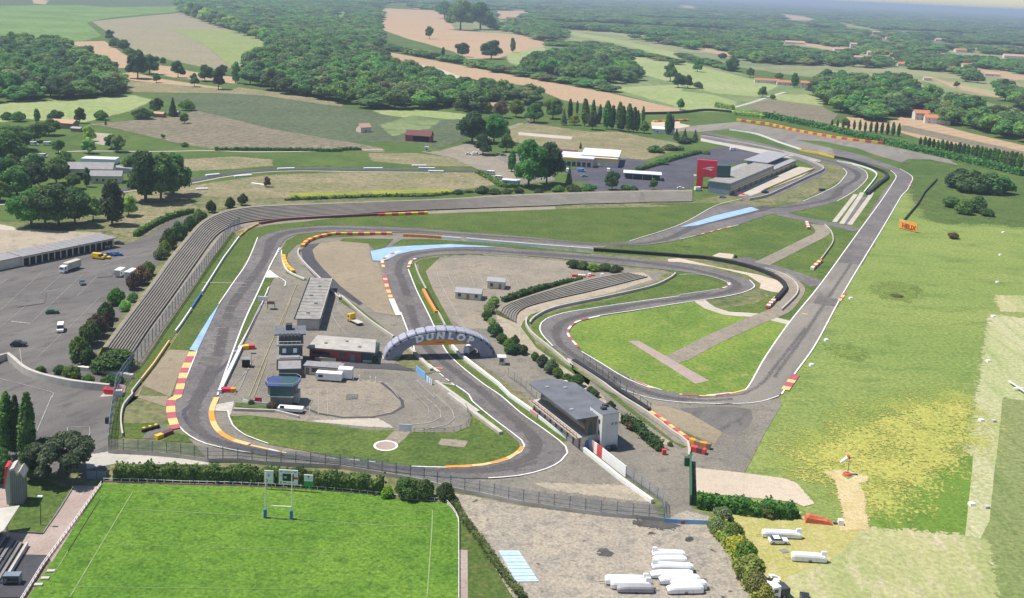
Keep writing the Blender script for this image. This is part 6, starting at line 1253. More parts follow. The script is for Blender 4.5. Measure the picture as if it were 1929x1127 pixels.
def hedge(label,px,w,h,mat,seed=1,leaf=.42,dens=9.,name='hedge',smooth=True,group=None,var=.15):
    P=resample(cr(gp(px),2.) if smooth else gp(px),1.); o=P[0].copy(); rg=np.random.default_rng(seed); n=len(P)
    hh=h*(1+var*np.sin(np.arange(n)*.9+seed)*rg.random(n)+var*.6*rg.normal(size=n)); ww=w*(1+var*.5*rg.normal(size=n))
    A_=[offs(P,ww[i]/2)[i] for i in range(n)] if n<60 else offs(P,w/2); B_=[offs(P,-ww[i]/2)[i] for i in range(n)] if n<60 else offs(P,-w/2)
    mb=MB(); ctr=[]; nr=[]
    for i in range(n-1):
        a,b=A_[i],B_[i]; c,d=A_[i+1],B_[i+1]; L_=(P[i+1]-P[i]).length
        m=max(4,int(dens*L_*(w+2*h)/1.))
        for _ in range(m):
            f=rg.random(); A0=a.lerp(c,f); B0=b.lerp(d,f); H0=hh[i]*(1-f)+hh[i+1]*f; s=rg.random()*(w+2*h)
            if s<h: p=A0.copy(); p.z=H0*s/h; q=(A0-B0).normalized()
            elif s<2*h: p=B0.copy(); p.z=H0*(s-h)/h; q=(B0-A0).normalized()
            else: u=(s-2*h)/w; p=A0.lerp(B0,u); p.z=H0*(1-.18*(2*u-1)**4); q=Vector((0,0,1))
            j=rg.normal(size=3)*.16; ctr.append((p.x-o.x+j[0],p.y-o.y+j[1],max(.05,p.z+j[2]))); nr.append(tuple(q))
    c=np.array(ctr); q=np.array(nr)*.9+rg.normal(size=(len(c),3))*.55+np.array([0,0,.3]); q/=np.linalg.norm(q,axis=1)[:,None]
    u=np.cross(q,rg.normal(size=q.shape)); u/=np.linalg.norm(u,axis=1)[:,None]; v=np.cross(q,u); s=(leaf*(.5+.8*rg.random(len(c))))[:,None]*.5
    Qd=np.stack([c-u*s-v*s*.7,c+u*s*.8-v*s,c+u*s+v*s*.8,c-u*s*.7+v*s],1).reshape(-1,3); mb.v=[tuple(x) for x in Qd]; mb.f=[(4*i,4*i+1,4*i+2,4*i+3) for i in range(len(c))]; mb.m=[0]*len(c)
    rings=[]
    for i in range(n):
        a,b=A_[i].lerp(B_[i],.1)-o,A_[i].lerp(B_[i],.9)-o; z=hh[i]*.88; rings.append([(a.x,a.y,0),(a.x,a.y,z),(b.x,b.y,z),(b.x,b.y,0)])
    mb.loft(rings)
    ob=mb.build(name,mat); ob.location=o; return tag(ob,label,'hedge',group)
# ---------------------------------------------------------------- near trees (lower left)
plant('poplar',G(38,340)[0],122,'tall poplar at the far left of three beside the umbrella pine','leaf_poplar',1.0); plant('poplar',G(92,340)[0],116,'tall poplar in the middle of three beside the umbrella pine','leaf_poplar',.8); plant('poplar',G(158,440)[0],156,'tallest poplar touching the umbrella pine','leaf_poplar',.85)
plant('pine',G(340,455)[0],86,'wide dark umbrella pine at the corner of the rugby pitch','leaf_pine',.95); plant('round',G(10,480)[0],62,'dense tree at the left edge under the poplars','leaf_oak',.8); plant('round',G(185,470)[0],70,'dark tree filling the gap between poplars and umbrella pine','leaf_oak',.6)
hedge('long clipped dark green hedge behind the end of the rugby pitch',G(640,462,1000,468,1460,484,1898,516)+Hh(240,540),2.8,3.5,'leaf_hedge',1,.5,8)
plant('bush',Hh(265,562)[0],22,'low bright yellow green bush between hedge and dark bushes','leaf_bright',.9); plant('bush',Hh(375,565)[0],39,'broad dark bush right of the bright low bush','leaf_hedge',.8); plant('bush',Hh(470,570)[0],37,'dark bush between two others behind the pitch railing','leaf_hedge',.75); plant('bush',Hh(592,572)[0],32,'round dark bush at the corner of pitch railing and dirt lot','leaf_hedge',.85)
hedge('narrow bright green clipped hedge between pitch and dirt lot',Hh(625,580,700,700,800,830,900,980,1030,1140),1.5,1.,'leaf_bright',3,.3,14)
hedge('broad mixed hedge with brown patches beside the pale gravel',I(95,610,250,630,420,655,560,668,650,665),3.6,2.9,'leaf_hedge',5,.5,7,var=.25)
for i,(x,y,h,m,w) in enumerate(((500,672,30,'leaf_autumn',.7),(600,680,26,'leaf_hedge',.6),(240,690,32,'leaf_pine',.8),(215,770,38,'leaf_pine',.75),(300,800,42,'leaf_bright',.75),(330,890,50,'leaf_autumn',.7),(375,930,52,'leaf_bright',.65),(385,1020,58,'leaf_autumn',.7),(430,1100,46,'leaf_autumn',.75),(480,1135,38,'leaf_autumn',.7))):
    plant('bush',I(x,y)[0],h*.82,['brown bush growing out of the mixed hedge by the gravel','dark bush at the right end of the mixed hedge','grey green bush by the blue gate, topmost in the hedge row','tall grey green bush, second in the hedge row below the blue gate','green bush, third in the hedge row below the blue gate','yellowing bush, fourth in the hedge row below the blue gate','bright green bush, fifth in the hedge row below the blue gate','large yellow brown bush, sixth in the hedge row below the blue gate','yellow brown bush beside the scrap heap, seventh in the hedge row','yellow brown bush cut by the bottom edge, last in the hedge row'][i],m,w*1.2,group='bushes along the dirt lot')
hedge('rough yellowing hedge between the dirt lot and the dry grass',I(195,720,270,830,345,920,390,1040,455,1140),3.6,2.1,'leaf_autumn',21,.5,6,var=.35)
# bushes by the bank and mound
for i,(x,y,h,m,w) in enumerate(((465,945,50,'leaf_hedge',.62),(440,900,44,'leaf_oak',.55),(505,830,48,'leaf_hedge',.6),(545,785,46,'leaf_rust',.62),(600,745,36,'leaf_rust',.55),(595,690,36,'leaf_hedge',.65),(645,605,34,'leaf_hedge',.72),(700,640,22,'leaf_pale',.7),(740,590,20,'leaf_pale',.7),(745,520,34,'leaf_rust',.6),(790,490,38,'leaf_rust',.65),(830,440,28,'leaf_hedge',.7),(895,350,24,'leaf_pale',.8),(920,330,30,'leaf_bright',.6),(940,290,40,'leaf_hedge',.6),(1000,240,36,'leaf_oak',.65),(1060,190,30,'leaf_hedge',.6),(1110,150,28,'leaf_oak',.65),(1180,90,24,'leaf_hedge',.6),(1285,65,22,'leaf_hedge',.7),(1355,50,24,'leaf_oak',.55))):
    plant('bush',D(x,y)[0],h,ORD[i]+' '+{'leaf_hedge':'dark green','leaf_oak':'green','leaf_rust':'reddish brown','leaf_pale':'pale green','leaf_bright':'bright green'}[m]+' shrub from the bottom of the row behind the stepped bank',m,w,group='shrubs behind the stepped bank')
MATS['leaf_ivy']=MATS['leaf_hedge']
o=gp(D(540,860,560,845,640,850,720,870,735,925,690,955,600,978,540,965)); mb=MB(); c0=sum(o,Vector())/len(o)
tag(plant('bush',D(632,972)[0],40,'square ivy covered mound at the foot of the stepped bank','leaf_hedge',1.35,'ivy_mound','mound'),None)
for i,(x,y,h,m) in enumerate(((400,1020,26,'leaf_hedge'),(330,990,18,'leaf_hedge'),(490,1050,20,'leaf_oak'),(610,1060,22,'leaf_hedge'),(660,1040,16,'leaf_hedge'),(230,985,14,'leaf_bright'))): plant('bush',D(x,y)[0],h,['largest dark shrub behind the curved concrete wall','dark shrub left of the largest one behind the curved wall','green shrub right of the largest one behind the curved wall','dark shrub near the red skip','small dark shrub between the pale wall and the red skip','small bright shrub at the left end behind the curved wall'][i],m,.9,group='shrubs behind the curved wall')
hedge('dark clipped hedge along the lane into the car park',D(755,228,850,170,950,125,1075,90),2.2,2.4,'leaf_hedge',6,.6,4)
# inner paddock
for i,(x,y,h,m) in enumerate(((1310,400,16,'leaf_hedge'),(1360,405,15,'leaf_hedge'),(1420,415,14,'leaf_oak'),(1480,415,15,'leaf_hedge'),(1540,425,14,'leaf_hedge'))): plant('bush',E(x,y)[0],h,ORD[i]+' dark shrub from the left by the wrecks at the karting loop',m,1.3,group='shrubs at the end of the karting loop')
hedge('long dark hedge along the back of the inner stepped bank',E(1350,475,1250,500,1150,520,1060,545,960,578,910,590),2.4,2.,'leaf_hedge',8,.6,5)
for i,(x,y,h,m,w) in enumerate(((860,615,22,'leaf_pale',.8),(835,650,22,'leaf_pale',.8),(820,690,20,'leaf_hedge',.7),(850,715,14,'leaf_pale',.8),(868,780,27,'leaf_oak',.75),(905,820,20,'leaf_hedge',.8),(945,850,20,'leaf_bright',.8),(980,830,20,'leaf_hedge',.6),(960,880,22,'leaf_hedge',.9),(1020,880,18,'leaf_hedge',.9),(1090,915,17,'leaf_hedge',.7),(1130,950,24,'leaf_pine',.7),(1180,985,28,'leaf_pine',.75),(1220,1010,20,'leaf_bright',.7),(1270,1040,18,'leaf_hedge',.8),(1320,1060,24,'leaf_hedge',.8),(1400,1110,18,'leaf_hedge',.8))):
    plant('bush',E(x,y)[0],h,ORD[i]+' '+{'leaf_hedge':'dark','leaf_oak':'green','leaf_pine':'grey green','leaf_pale':'pale','leaf_bright':'bright green'}[m]+' shrub from the top in the line by the inner bank',m,w,group='shrubs between karting loop and inner bank')
plant('bush',L(800,425)[0],16,'dark round shrub behind the roof of the control building','leaf_hedge',.8); plant('bush',L(650,320)[0],16,'dark shrub behind the far roof edge of the control building','leaf_hedge',1.)
hedge('long dark hedge with reddish leaves behind the stair tower',L(915,540,1000,590,1090,665,1160,730,1230,790),2.6,2.3,'leaf_hedge',9,.5,6,var=.3)
plant('bush',L(980,600)[0],15,'reddish shrub at the upper end of the hedge behind the stair tower','leaf_rust',1.1); plant('bush',L(1225,790)[0],17,'dark shrub at the lower end of the hedge behind the stair tower','leaf_oak',.8); plant('bush',L(1325,750)[0],8,'small lone green shrub beside the diagonal wall','leaf_bright',1.)
for i,(x,y) in enumerate(((180,650),(380,700))): plant('bush',Q(x,y)[0],[9,15][i],['small dark shrub on the little lawn by the commentary box','reddish shrub on the little lawn by the commentary box'][i],['leaf_hedge','leaf_rust'][i],1.)
plant('bush',F(312,345)[0],6,'small dark shrub beside the gravel patch near the runway','leaf_hedge',.8)
plant('bush',K(350,610)[0],7,'low shrub at the left foot of the tyre bridge','leaf_hedge',1.); plant('bush',Q(1430,225)[0],12,'dark shrub at the end of the red clubhouse','leaf_hedge',.8)
for i,(x,y,h,w) in enumerate(((1065,85,26,1.1),(1110,105,27,1.1),(1150,120,26,1.2),(1195,135,27,1.2),(1240,150,26,1.2),(1285,160,24,1.2),(1335,185,25,1.2),(1385,200,26,1.3),(1430,215,25,1.2),(1475,225,24,1.2))): plant('round',A(x,y)[0],h,ORD[i]+' pale flowering tree from the left along the striped plough field','leaf_pale',w,group='pale trees along the plough field')
# ---------------------------------------------------------------- left hamlet trees
for i,(x,y,h,k,m,w) in enumerate(((300,1000,72,'round','leaf_oak',1.),(430,1010,80,'oak','leaf_oak',1.),(560,990,78,'oak','leaf_oak',1.05),(720,985,72,'round','leaf_oak',.9),(890,945,48,'oak','leaf_pale',.8),(1075,985,88,'column','leaf_oak',1.),(1230,900,40,'oak','leaf_pale',.9),(1385,765,98,'oak','leaf_oak',.7),(1400,740,92,'column','leaf_oak',.9),(1540,760,92,'oak','leaf_oak',.85),(1660,700,80,'oak','leaf_oak',.75),(700,640,30,'oak','leaf_oak',1.),(830,620,38,'column','leaf_oak',.8),
  (60,430,70,'round','leaf_oak',1.),(40,640,60,'round','leaf_oak',1.),(160,700,56,'oak','leaf_oak',1.1),(300,640,50,'round','leaf_oak',1.),(540,590,50,'round','leaf_oak',1.),(610,480,40,'oak','leaf_oak',1.),(330,480,36,'oak','leaf_oak',1.1),(100,540,46,'oak','leaf_oak',1.),(180,270,46,'round','leaf_oak',1.2),(330,190,36,'round','leaf_oak',1.2),(60,230,40,'round','leaf_oak',1.2),(470,130,32,'round','leaf_oak',1.1),(850,300,30,'oak','leaf_pale',.9),(1060,260,28,'oak','leaf_oak',1.),(560,300,26,'oak','leaf_oak',.9),(1230,470,30,'oak','leaf_oak',.9),(0,760,40,'oak','leaf_oak',1.))):
    lab=['leftmost round tree of the clump behind the long garages','second tree of the clump behind the long garages','tallest broad tree of the clump behind the long garages','dark rightmost tree of the clump behind the long garages','pale small tree behind the clump near the garages','dark column shaped tree between garages and workshop','pale loose tree right of the dark column tree','tall tree with visible trunk, left of the four right of the workshop','narrow dark tree, second of the four right of the workshop','broad tree with visible trunk, third of the four right of the workshop','loose tree, rightmost of the four right of the workshop','low tree before the workshop gable','slim tree before the beige workshop front'][i] if i<13 else ORD[i-13]+' dark tree counted from the top left corner of the shady hamlet grove'
    plant(k,R6(x,y)[0],h,lab,m,w,group='trees of the hamlet by the car park')
for i,(x,y,h,k,m,w) in enumerate(((610,225,20,'oak','leaf_oak',.9),(690,295,25,'oak','leaf_oak',1.),(640,265,20,'bush','leaf_oak',.8),(720,305,14,'bush','leaf_oak',1.),(770,440,55,'oak','leaf_oak',.8),(835,415,38,'oak','leaf_oak',.9),(910,365,15,'oak','leaf_oak',1.),(875,462,18,'oak','leaf_oak',.9),(995,435,33,'oak','leaf_oak',.75),(1085,485,26,'oak','leaf_oak',.75),(1145,455,32,'oak','leaf_oak',.85),(1220,500,42,'oak','leaf_oak',.7),(1315,465,42,'column','leaf_pale',.9),(1240,420,20,'oak','leaf_oak',1.))):
    plant(k,A(x,y)[0],h,ORD[i]+' field tree from the left in the hedgerow below the striped plough field',m,w,group='hedgerow below the plough field')
for i,(x,y,h,k,m,w,lab) in enumerate(((205,685,27,'column','leaf_oak',1.,'slim tree left of the brown roofed hamlet shed'),(445,688,30,'oak','leaf_oak',.7,'small tree on the pale meadow right of the hamlet shed'),(965,652,36,'conifer','leaf_oak',.9,'pointed dark conifer in the vineyard thicket'),(875,640,32,'oak','leaf_oak',.8,'round tree left of the conifer in the vineyard thicket'),(1050,618,22,'bush','leaf_oak',1.,'dark bush right of the conifer in the vineyard thicket'),(1030,690,20,'round','leaf_oak',.8,'solitary round bush tree above the brown vineyard'),(800,665,22,'bush','leaf_oak',1.2,'dark bushes left of the vineyard thicket'),(560,670,20,'bush','leaf_oak',1.,'dark bush on the pale meadow edge'),(310,675,22,'bush','leaf_oak',.9,'rounded bush behind the brown roofed hamlet shed'),(100,680,20,'bush','leaf_oak',1.,'dark bush at the left edge of the pale meadow'),(40,670,16,'bush','leaf_oak',1.2,'low bush at the far left of the pale meadow'),(1030,820,9,'bush','leaf_oak',1.2,'small dark bush on the lane below the brown vineyard'),(590,700,14,'conifer','leaf_oak',.7,'tiny dark conifer beside the brown vineyard corner'),(910,775,9,'oak','leaf_oak',.9,'tiny tree in the brown vineyard'),(500,790,30,'oak','leaf_pale',.7,'pale loose tree below the hamlet huts'),(660,850,34,'oak','leaf_pale',.9,'pale loose tree above the white roofed sheds'),(1490,1045,20,'oak','leaf_rust',.7,'small lone brownish tree in the dry grass'))): plant(k,A(x,y)[0],h,lab,m,w)
# ---------------------------------------------------------------- middle distance
for x,y,h,k,m,w,lab in ((500,218,24,'oak','leaf_oak',.75,'lone round tree in the middle of the tan field'),(675,168,56,'oak','leaf_oak',1.,'big broad oak at the edge of the tan field, left of two'),(785,165,52,'oak','leaf_oak',1.05,'big broad oak at the edge of the tan field, right of two'),(585,105,34,'oak','leaf_oak',1.1,'oak behind the two big oaks of the tan field'),(965,292,28,'column','leaf_oak',.9,'upright tree at the right end of the field hedgerow'),(845,330,36,'round','leaf_oak',1.1,'large round tree in the field hedgerow'),(683,318,27,'round','leaf_oak',1.,'round tree left of the largest in the field hedgerow'),(577,315,18,'column','leaf_oak',.9,'slim tree in the field hedgerow'),(1845,455,36,'oak','leaf_oak',.8,'tall tree of the pair in the meadow, left one'),(1890,490,28,'oak','leaf_oak',.9,'lower tree of the pair in the meadow, right one'),
  (740,800,60,'round','leaf_oak',1.,'huge dark tree beside the lane, left crown of the pair'),(860,800,56,'round','leaf_oak',.9,'huge dark tree beside the lane, right crown of the pair'),(800,865,40,'oak','leaf_oak',.9,'dark tree in front of the huge pair by the lane'),(930,850,36,'oak','leaf_oak',.8,'loose tree right of the huge pair by the lane'),(1055,1045,90,'oak','leaf_oak',.72,'big oak with visible trunk before the white roofed sheds'),(1155,1030,80,'round','leaf_oak',.68,'dense oak touching the big oak before the white roofed sheds'),(960,960,42,'column','leaf_oak',.9,'upright dark tree left of the big oak'),(1280,1030,34,'conifer','leaf_oak',.75,'dark pointed conifer on the shed forecourt'),(1520,1062,36,'round','leaf_oak',.8,'round tree beside the flat roofed shelter'),(1345,832,13,'conifer','leaf_oak',.9,'small dark conifer behind the white roofed sheds'),(1750,1062,22,'oak','leaf_oak',.8,'small dark tree right of the flat roofed shelter'),
  (870,560,32,'round','leaf_bright',.8,'bright green tree in the garden by the pink house'),(830,635,22,'round','leaf_bright',.8,'bright low tree left of the pink house'),(660,615,16,'round','leaf_bright',1.2,'pale rounded tree at the foot of the big wood'),(985,655,34,'round','leaf_bright',.8,'bright tree right of the pink house'),(1085,685,38,'round','leaf_oak',1.,'dense green tree by the white garden gate'),(1190,665,40,'round','leaf_oak',.9,'dense tree left of the poplar row'),(1250,700,32,'conifer','leaf_pine',.8,'blue green conifer at the start of the poplar row'),(900,660,34,'round','leaf_rust',.8,'dark purplish tree beside the pink house'),(1310,700,20,'round','leaf_bright',1.1,'bright low tree in front of the poplars'),(1700,745,24,'round','leaf_oak',.9,'round tree at the right end of the poplar row'),(1410,725,36,'round','leaf_oak',.65,'rounded tree between poplars')): plant(k,B(x,y)[0],h,lab,m,w)
for i,(x,y,h) in enumerate(((1065,560,32),(1115,552,24),(1285,672,40),(1325,640,26),(1368,705,52),(1412,690,44),(1450,690,36),(1490,722,54),(1520,725,46),(1560,732,54),(1575,735,48),(1612,738,54),(1640,740,48),(1660,742,42),(1692,690,32),(1828,752,42),(1842,754,40),(1856,752,36))): plant('poplar',B(x,y)[0],h,ORD[i]+' slim poplar from the left in the row above the white roofed sheds','leaf_poplar',1.25 if h>45 else 1.,group='poplars above the white roofed sheds')
for x,y,h,lab in ((395,130,22,'left'),(480,110,18,'middle'),(585,130,20,'right')): plant('conifer',R4(x,y)[0],h,lab+' dark cypress of three beside the far pale runoff','leaf_pine',1.1)
for i in range(13): plant('poplar',C(850+i*31,712+i*4.5)[0],15+i*.9+(i%3),ORD[i]+' small poplar from the left in the first far row behind the tyre wall','leaf_poplar',1.2,group='first far poplar row',name='poplar_tree')
for i in range(24): plant('poplar',C(1345+i*24,812+i*6.2)[0],15+i*.75+(i*7%4),ORD[i]+' poplar from the left in the second far row beside the tan field','leaf_poplar',1.7,group='second far poplar row')
plant('bush',C(925,700)[0],15,'pale green bush among the first far poplars','leaf_bright',.9)
hedge('long dark hedge below the far poplar rows',C(470,655,600,680,760,712,900,745,1050,780,1200,815,1400,860,1600,905,1925,985),7,4.6,'leaf_oak',11,1.6,.8)
hedge('pale young hedge at the left end of the far dark hedge',C(300,640,380,650,470,662),5,3.6,'leaf_pale',12,1.4,.9)
hedge('pale hedge beside the white path in the meadow',C(205,600,300,615),5,4.5,'leaf_pale',13,1.4,.9)
for x,y,h,k,w,lab in ((465,545,21,'oak',.8,'round meadow tree beside the white path'),(520,555,10,'bush',.9,'small bush at the end of the white path'),(640,488,28,'column',1.2,'dense tree between the dark barn and the gabled house'),(100,402,24,'oak',.9,'meadow tree below the pink roofed field edge'),(45,495,26,'oak',.8,'taller tree of the meadow group at left'),(105,495,14,'bush',1.,'low bush of the meadow group at left'),(5,615,22,'oak',.8,'dark tree above the black tyre wall'),(395,432,18,'oak',1.,'tree above the orange roofed barn'),(290,400,28,'round',.9,'dense round tree on the meadow hedgerow'),(1547,492,13,'oak',.9,'lone tree in the pale field at right'),(240,330,12,'bush',1.,'bush in front of the pink roofed field edge'),(555,440,12,'bush',1.,'bush behind the orange roofed barn')): plant(k,C(x,y)[0],h,lab,'leaf_oak',w)
for i,(x,y,h,w) in enumerate(((1570,1050,38,.9),(1640,1075,44,.85),(1720,1080,42,.85),(1790,1080,36,.8))): plant('bush',C(x,y)[0],h,ORD[i]+' large dark thicket bush from the left at the airfield edge','leaf_oak',w*1.25,group='thicket at the airfield edge')
for i,(x,y,h,w) in enumerate(((1520,60,22,1.2),(1590,100,30,.8),(1660,90,34,.8),(1720,110,16,1.2))): plant('bush',F(x,y)[0],h,ORD[i]+' dark bush from the left below the airfield thicket','leaf_oak',w,group='bushes below the airfield thicket')
plant('bush',F(1530,235)[0],12,'low brown scrub on the airfield','leaf_rust',1.3); plant('bush',F(1210,560)[0],5,'flat dark scrub patch in the airfield grass','leaf_autumn',3.)
hedge('dark hedge line below the brown vineyard',A(1200,842,1500,842,1898,848)+B(0,842,120,840),2.4,2.,'leaf_oak',14,.9,2)
hedge('dark scrub hedge above the sweeping bank',A(1590,1120,1898,1108)+B(0,1108,300,1098,480,1098,640,1082,760,1075),2.6,1.2,'leaf_oak',15,.9,2,var=.35)
for i,(x,y,h) in enumerate(((660,1085,10),(795,1080,15),(870,1088,13),(935,1085,11),(1000,1078,11),(1110,1085,11),(1220,1075,14),(1310,1075,16),(1390,1070,15),(1600,1065,12),(1640,1068,11))): plant('bush',B(x,y)[0],h,ORD[i]+' scrub bush from the left above the middle of the sweeping bank','leaf_oak',1.3,group='scrub above the sweeping bank')
for i,(x,y,h) in enumerate(((180,250,14),(330,230,12),(470,160,13),(560,150,8),(700,270,7),(250,370,10),(420,230,8))): plant('bush',R4(x,y)[0],h,ORD[i]+' scrub bush on the rough bank left of the red sign tower','leaf_oak',1.8,group='scrub left of the red sign tower')
hedge('low dark hedge along the edge of the dark paddock lot',R4(0,440,160,395,300,350,480,300,640,262),3.,2.2,'leaf_oak',16,1.,2,var=.3)
hedge('dark hedge along the lane bend above the dirt car park',R5(165,530,280,590,360,640,480,640),3,2.2,'leaf_oak',17,.9,2)
# ---------------------------------------------------------------- woods
def inpoly(x,y,P):
    c=False; n=len(P)
    for i in range(n):
        (x1,y1),(x2,y2)=P[i],P[(i+1)%n]
        if (y1>y)!=(y2>y) and x<(x2-x1)*(y-y1)/(y2-y1)+x1: c=not c
    return c
WOODS=[('broadleaf tree in the wood at the left edge beyond the pale meadow',A(-80,275,150,262,330,285,500,345,560,410,640,475,715,535,430,555,0,575,-80,580)),
 ('broadleaf tree in the big wood above the dark vineyard',A(1000,45,1050,85,1280,165,1480,225,1520,305,1400,345,1385,490,1500,512,1898,578)+B(0,592,200,608,600,612,740,632,800,600,1040,595,1240,600,1250,590,1150,575,1050,545,880,520,740,520,640,500,500,470,420,430,240,385,222,300,215,170,210,50,0,30)+A(1900,-60,1000,-60)),
 ('broadleaf tree in the hedgerow between the two tan fields',B(218,245,370,285,550,325,740,362,930,402,1020,410,1030,430,900,412,700,374,540,338,400,306,232,280)),
 ('broadleaf tree in the oval copse in the meadow',B(1150,325,1400,300,1560,325,1655,420,1650,462,1480,475,1300,450,1030,412,1040,385)),
 ('broadleaf tree in the wood behind the big oaks of the tan field',B(800,120,840,165,990,188,1150,235,1260,215,1260,180,1100,150,900,118)),
 ('broadleaf tree in the round wood beside the white gabled house',C(745,490,830,455,960,495,1060,495,1200,460,1330,505,1420,565,1380,620,1230,640,1130,688,1000,662,900,632,800,600)),
 ('broadleaf tree in the wood right of the two orange roofed houses',C(1390,650,1450,600,1640,610,1690,645,1700,700,1800,695,1980,770,1980,820,1700,742,1560,712,1450,695)),
 ('broadleaf tree in the wood at the right edge',C(1790,495,1980,580,1980,660,1880,605,1790,550)),
 ('broadleaf tree in the hedgerow through the meadow',C(0,318,120,355,260,395,330,418,425,440,420,425,260,375,100,335,0,305)),
 ('broadleaf tree in the hedgerow above the oval copse',B(1160,248,1420,245,1898,345,1898,365,1420,265,1160,262)),
 ('broadleaf tree in the long hedge below the oval copse',B(930,402,1030,425,1480,488,1560,520,1480,512,1280,474,1000,435)),
 ('broadleaf tree on the wooded slopes around the hillside village',X(0,0) and A(1000,-300)+C(2600,-300,2600,480,1800,480,1540,455,1360,440,1280,470,1000,480,760,425,600,400,300,325,0,262)+B(1898,262,1280,168,1160,225,1000,180,820,110,540,85,540,55,210,42,0,28))]
CLEAR=[C(530,72,750,95,745,118,620,116),C(870,118,1060,155,1100,172,900,145),C(590,228,780,250,900,272,880,292,620,250),C(110,262,300,298,290,320,110,290),B(840,60,1080,60,1000,100,870,115),B(1270,178,1500,210,1898,298,1898,335,1560,250,1290,200),A(1850,48,1898,53)+B(60,80,50,130,0,120),C(1780,390,1980,435,1980,455,1800,428),C(1620,368,1900,428,1890,455,1700,425),C(-10,22,110,38,100,55,-10,45),C(300,350,600,400,760,430,760,440,420,425)]
KEEP=CLEAR+[B(235,287,560,345,950,420,1500,520,1880,612,1880,630,1700,630,1480,596,1250,552,1060,474,800,436,700,425,520,365,240,310),B(215,50,540,65,600,100,640,165,760,180,880,185,1040,200,1155,245,960,300,880,315,720,320,640,275,470,230,390,210,220,150),C(0,350,300,400,620,480,760,505,790,600,0,600)]
HB=[(p[0],p[1]) for p,*_ in HS]
def wood_points():
    rg=random.Random(5); y=560.; out=[]
    while y<24000:
        sp=max(19.,y*.0112); x=-.56*y-60
        while x<.62*y+120:
            P=Vector((x+rg.uniform(-.42,.42)*sp,y+rg.uniform(-.42,.42)*sp,0)); px,py,_=pr(P)
            if -70<px<2010 and py>-90:
                for wi,(lab,poly) in enumerate(WOODS):
                    if inpoly(px,py,poly):
                        h=rg.uniform(13,23)*(1. if y<1600 else max(.75,1600/y))*(1. if wi not in (2,8,9,10) else .5); hp=h*FL/_
                        if any(inpoly(px,py-k*hp,c) for c in KEEP for k in (0,.45,.9)): break
                        if any(abs(px-hx)<16 and -3<py-hy<13 for hx,hy in HB): break
                        # open glades between the far woods
                        if wi==11 and 900<y and math.sin(P.x*.0033+P.y*.0006+1.3*math.sin(P.y*.0021))*math.sin(P.y*.0047-P.x*.0012+.7)>.3: break
                        out.append((P,sp,h,wi,rg.random(),rg.randrange(5))); break
            x+=sp
        y+=sp
    return out
WP_=wood_points()
FARP=[]
for i in range(5):
    rg=random.Random(50+i); lb=oak_lobes(rg,1.06,2.2); mb=leafy(lb,1700,.68,70+i,core=.8); n0=len(mb.f); tk=trunk(3.6,.35,3,i); mb.add(tk.v,tk.f,1); FARP.append(mb.mesh('woodland_tree',['leaf_wood','bark']))
NI=max(0,298-NTREE); src=[]
for P,sp,h,wi,r,k in WP_[:0]: pass
order=sorted(range(len(WP_)),key=lambda i:WP_[i][0].y)
ind,rest=order[:NI],order[NI:]
def sc(sp,h): return (max(h/10*.95,sp*.6/4.7),h/10)
for i in ind:
    P,sp,h,wi,r,k=WP_[i]; o=bpy.data.objects.new('tree',FARP[k]); COL.objects.link(o); s=sc(sp,h); o.location=P; o.rotation_euler=(0,0,r*6.28); o.scale=(s[0]*(.85+.3*r),s[0]*(.85+.3*r),s[1])
    tag(o,WOODS[wi][0],'tree',WOODS[wi][0].replace('broadleaf tree','trees')); 
    if len(src)<5 and k==len(src): src.append(o)
print('TREES',NTREE,'individual wood',len(ind),'rest',len(rest))
me=bpy.data.meshes.new('woodland'); me.from_pydata([tuple(WP_[i][0]) for i in rest],[],[])
at=me.attributes.new('size','FLOAT_VECTOR','POINT'); at.data.foreach_set('vector',[v for i in rest for v in (lambda s,r:(s[0]*(.85+.3*r),s[0]*(.85+.3*r),s[1]))(sc(WP_[i][1],WP_[i][2]),WP_[i][4])])
at=me.attributes.new('turn','FLOAT','POINT'); at.data.foreach_set('value',[WP_[i][4]*6.28 for i in rest])
at=me.attributes.new('variant','INT','POINT'); at.data.foreach_set('value',[WP_[i][5] for i in rest])
wo=bpy.data.objects.new('woodland',me); COL.objects.link(wo); tag(wo,'dense dark woodland covering the far hills into the haze','woodland',None,'stuff')
ng=bpy.data.node_groups.new('woodland','GeometryNodeTree'); ng.interface.new_socket('Geometry',in_out='INPUT',socket_type='NodeSocketGeometry'); ng.interface.new_socket('Geometry',in_out='OUTPUT',socket_type='NodeSocketGeometry')
gi=ng.nodes.new('NodeGroupInput'); go=ng.nodes.new('NodeGroupOutput'); ip=ng.nodes.new('GeometryNodeInstanceOnPoints'); jn=ng.nodes.new('GeometryNodeJoinGeometry')
def attr(n,t):
    a=ng.nodes.new('GeometryNodeInputNamedAttribute'); a.data_type=t; a.inputs['Name'].default_value=n; return a.outputs[0]
for o in src[::-1]:
    q=ng.nodes.new('GeometryNodeObjectInfo'); q.inputs['Object'].default_value=o; q.inputs['As Instance'].default_value=True; q.transform_space='ORIGINAL'; ng.links.new(q.outputs['Geometry'],jn.inputs[0])
ng.links.new(gi.outputs[0],ip.inputs['Points']); ng.links.new(jn.outputs[0],ip.inputs['Instance']); ip.inputs['Pick Instance'].default_value=True
ng.links.new(attr('variant','INT'),ip.inputs['Instance Index']); cx_=ng.nodes.new('ShaderNodeCombineXYZ'); ng.links.new(attr('turn','FLOAT'),cx_.inputs[2]); ng.links.new(cx_.outputs[0],ip.inputs['Rotation']); ng.links.new(attr('size','FLOAT_VECTOR'),ip.inputs['Scale']); ng.links.new(ip.outputs[0],go.inputs[0])
md=wo.modifiers.new('scatter','NODES'); md.node_group=ng
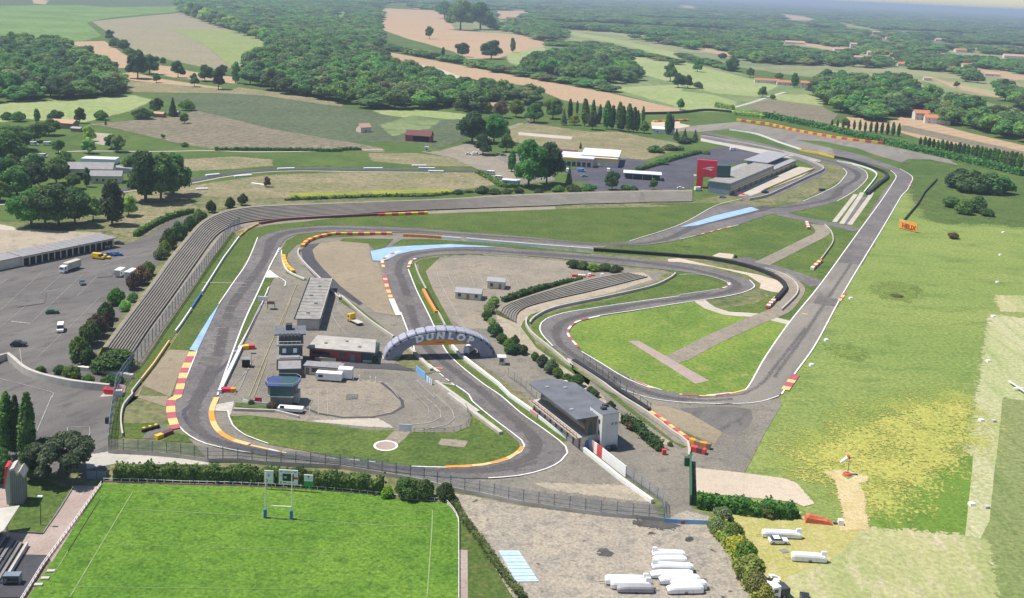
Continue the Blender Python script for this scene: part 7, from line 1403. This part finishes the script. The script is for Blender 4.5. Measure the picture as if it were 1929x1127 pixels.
# ================================================================ LIGHT, AIR, CAMERA
SUN_EL,SUN_AZ=R(63),R(-84)      # azimuth from +Y towards +X
sd=Vector((math.sin(SUN_AZ)*math.cos(SUN_EL),math.cos(SUN_AZ)*math.cos(SUN_EL),math.sin(SUN_EL)))
sl=bpy.data.lights.new('sun','SUN'); sl.energy=4.7; sl.angle=R(.5); sl.color=(1,.94,.84); so=bpy.data.objects.new('sun',sl); COL.objects.link(so); so.rotation_euler=(-sd).to_track_quat('-Z','Y').to_euler()
w=bpy.data.worlds.new('World'); SC.world=w; w.use_nodes=True; nt=w.node_tree; bg=nt.nodes['Background']; sk=nt.nodes.new('ShaderNodeTexSky'); sk.sky_type='NISHITA'; sk.sun_disc=False; sk.sun_elevation=SUN_EL; sk.sun_rotation=SUN_AZ%(2*math.pi); sk.dust_density=.3; sk.air_density=.9
nt.links.new(sk.outputs[0],bg.inputs[0]); bg.inputs[1].default_value=.1
hz=MB().box(-61000,61000,-61000,61000,-1.,134.); hm=bpy.data.materials.new('haze_air'); hm.use_nodes=True; ht=hm.node_tree; ht.nodes.clear(); ho=ht.nodes.new('ShaderNodeOutputMaterial'); hv=ht.nodes.new('ShaderNodeVolumePrincipled'); ht.links.new(hv.outputs[0],ho.inputs['Volume'])
hv.inputs['Color'].default_value=(.66,.8,1.,1); hv.inputs['Density'].default_value=0.00011; hv.inputs['Anisotropy'].default_value=.2
MATS['haze_air']=hm; h_=hz.build('haze','haze_air'); h_['kind']='stuff'
cam=bpy.data.cameras.new('camera'); co=bpy.data.objects.new('camera',cam); COL.objects.link(co); co.matrix_world=Matrix(((RT.x,UP.x,-FW.x,0),(RT.y,UP.y,-FW.y,0),(RT.z,UP.z,-FW.z,HC),(0,0,0,1)))
cam.sensor_fit='HORIZONTAL'; cam.sensor_width=36.; cam.lens=36.*FL/W; cam.shift_y=-(H/2-PY)/W; cam.clip_start=1.; cam.clip_end=200000.
SC.camera=co
vs_=SC.view_settings; vs_.view_transform='Standard'; vs_.look='None'; vs_.exposure=.33; vs_.gamma=1.; vs_.use_curve_mapping=False
SC.cycles.max_bounces=6; SC.cycles.transparent_max_bounces=24; SC.cycles.volume_bounces=0
SC.render.film_transparent=False
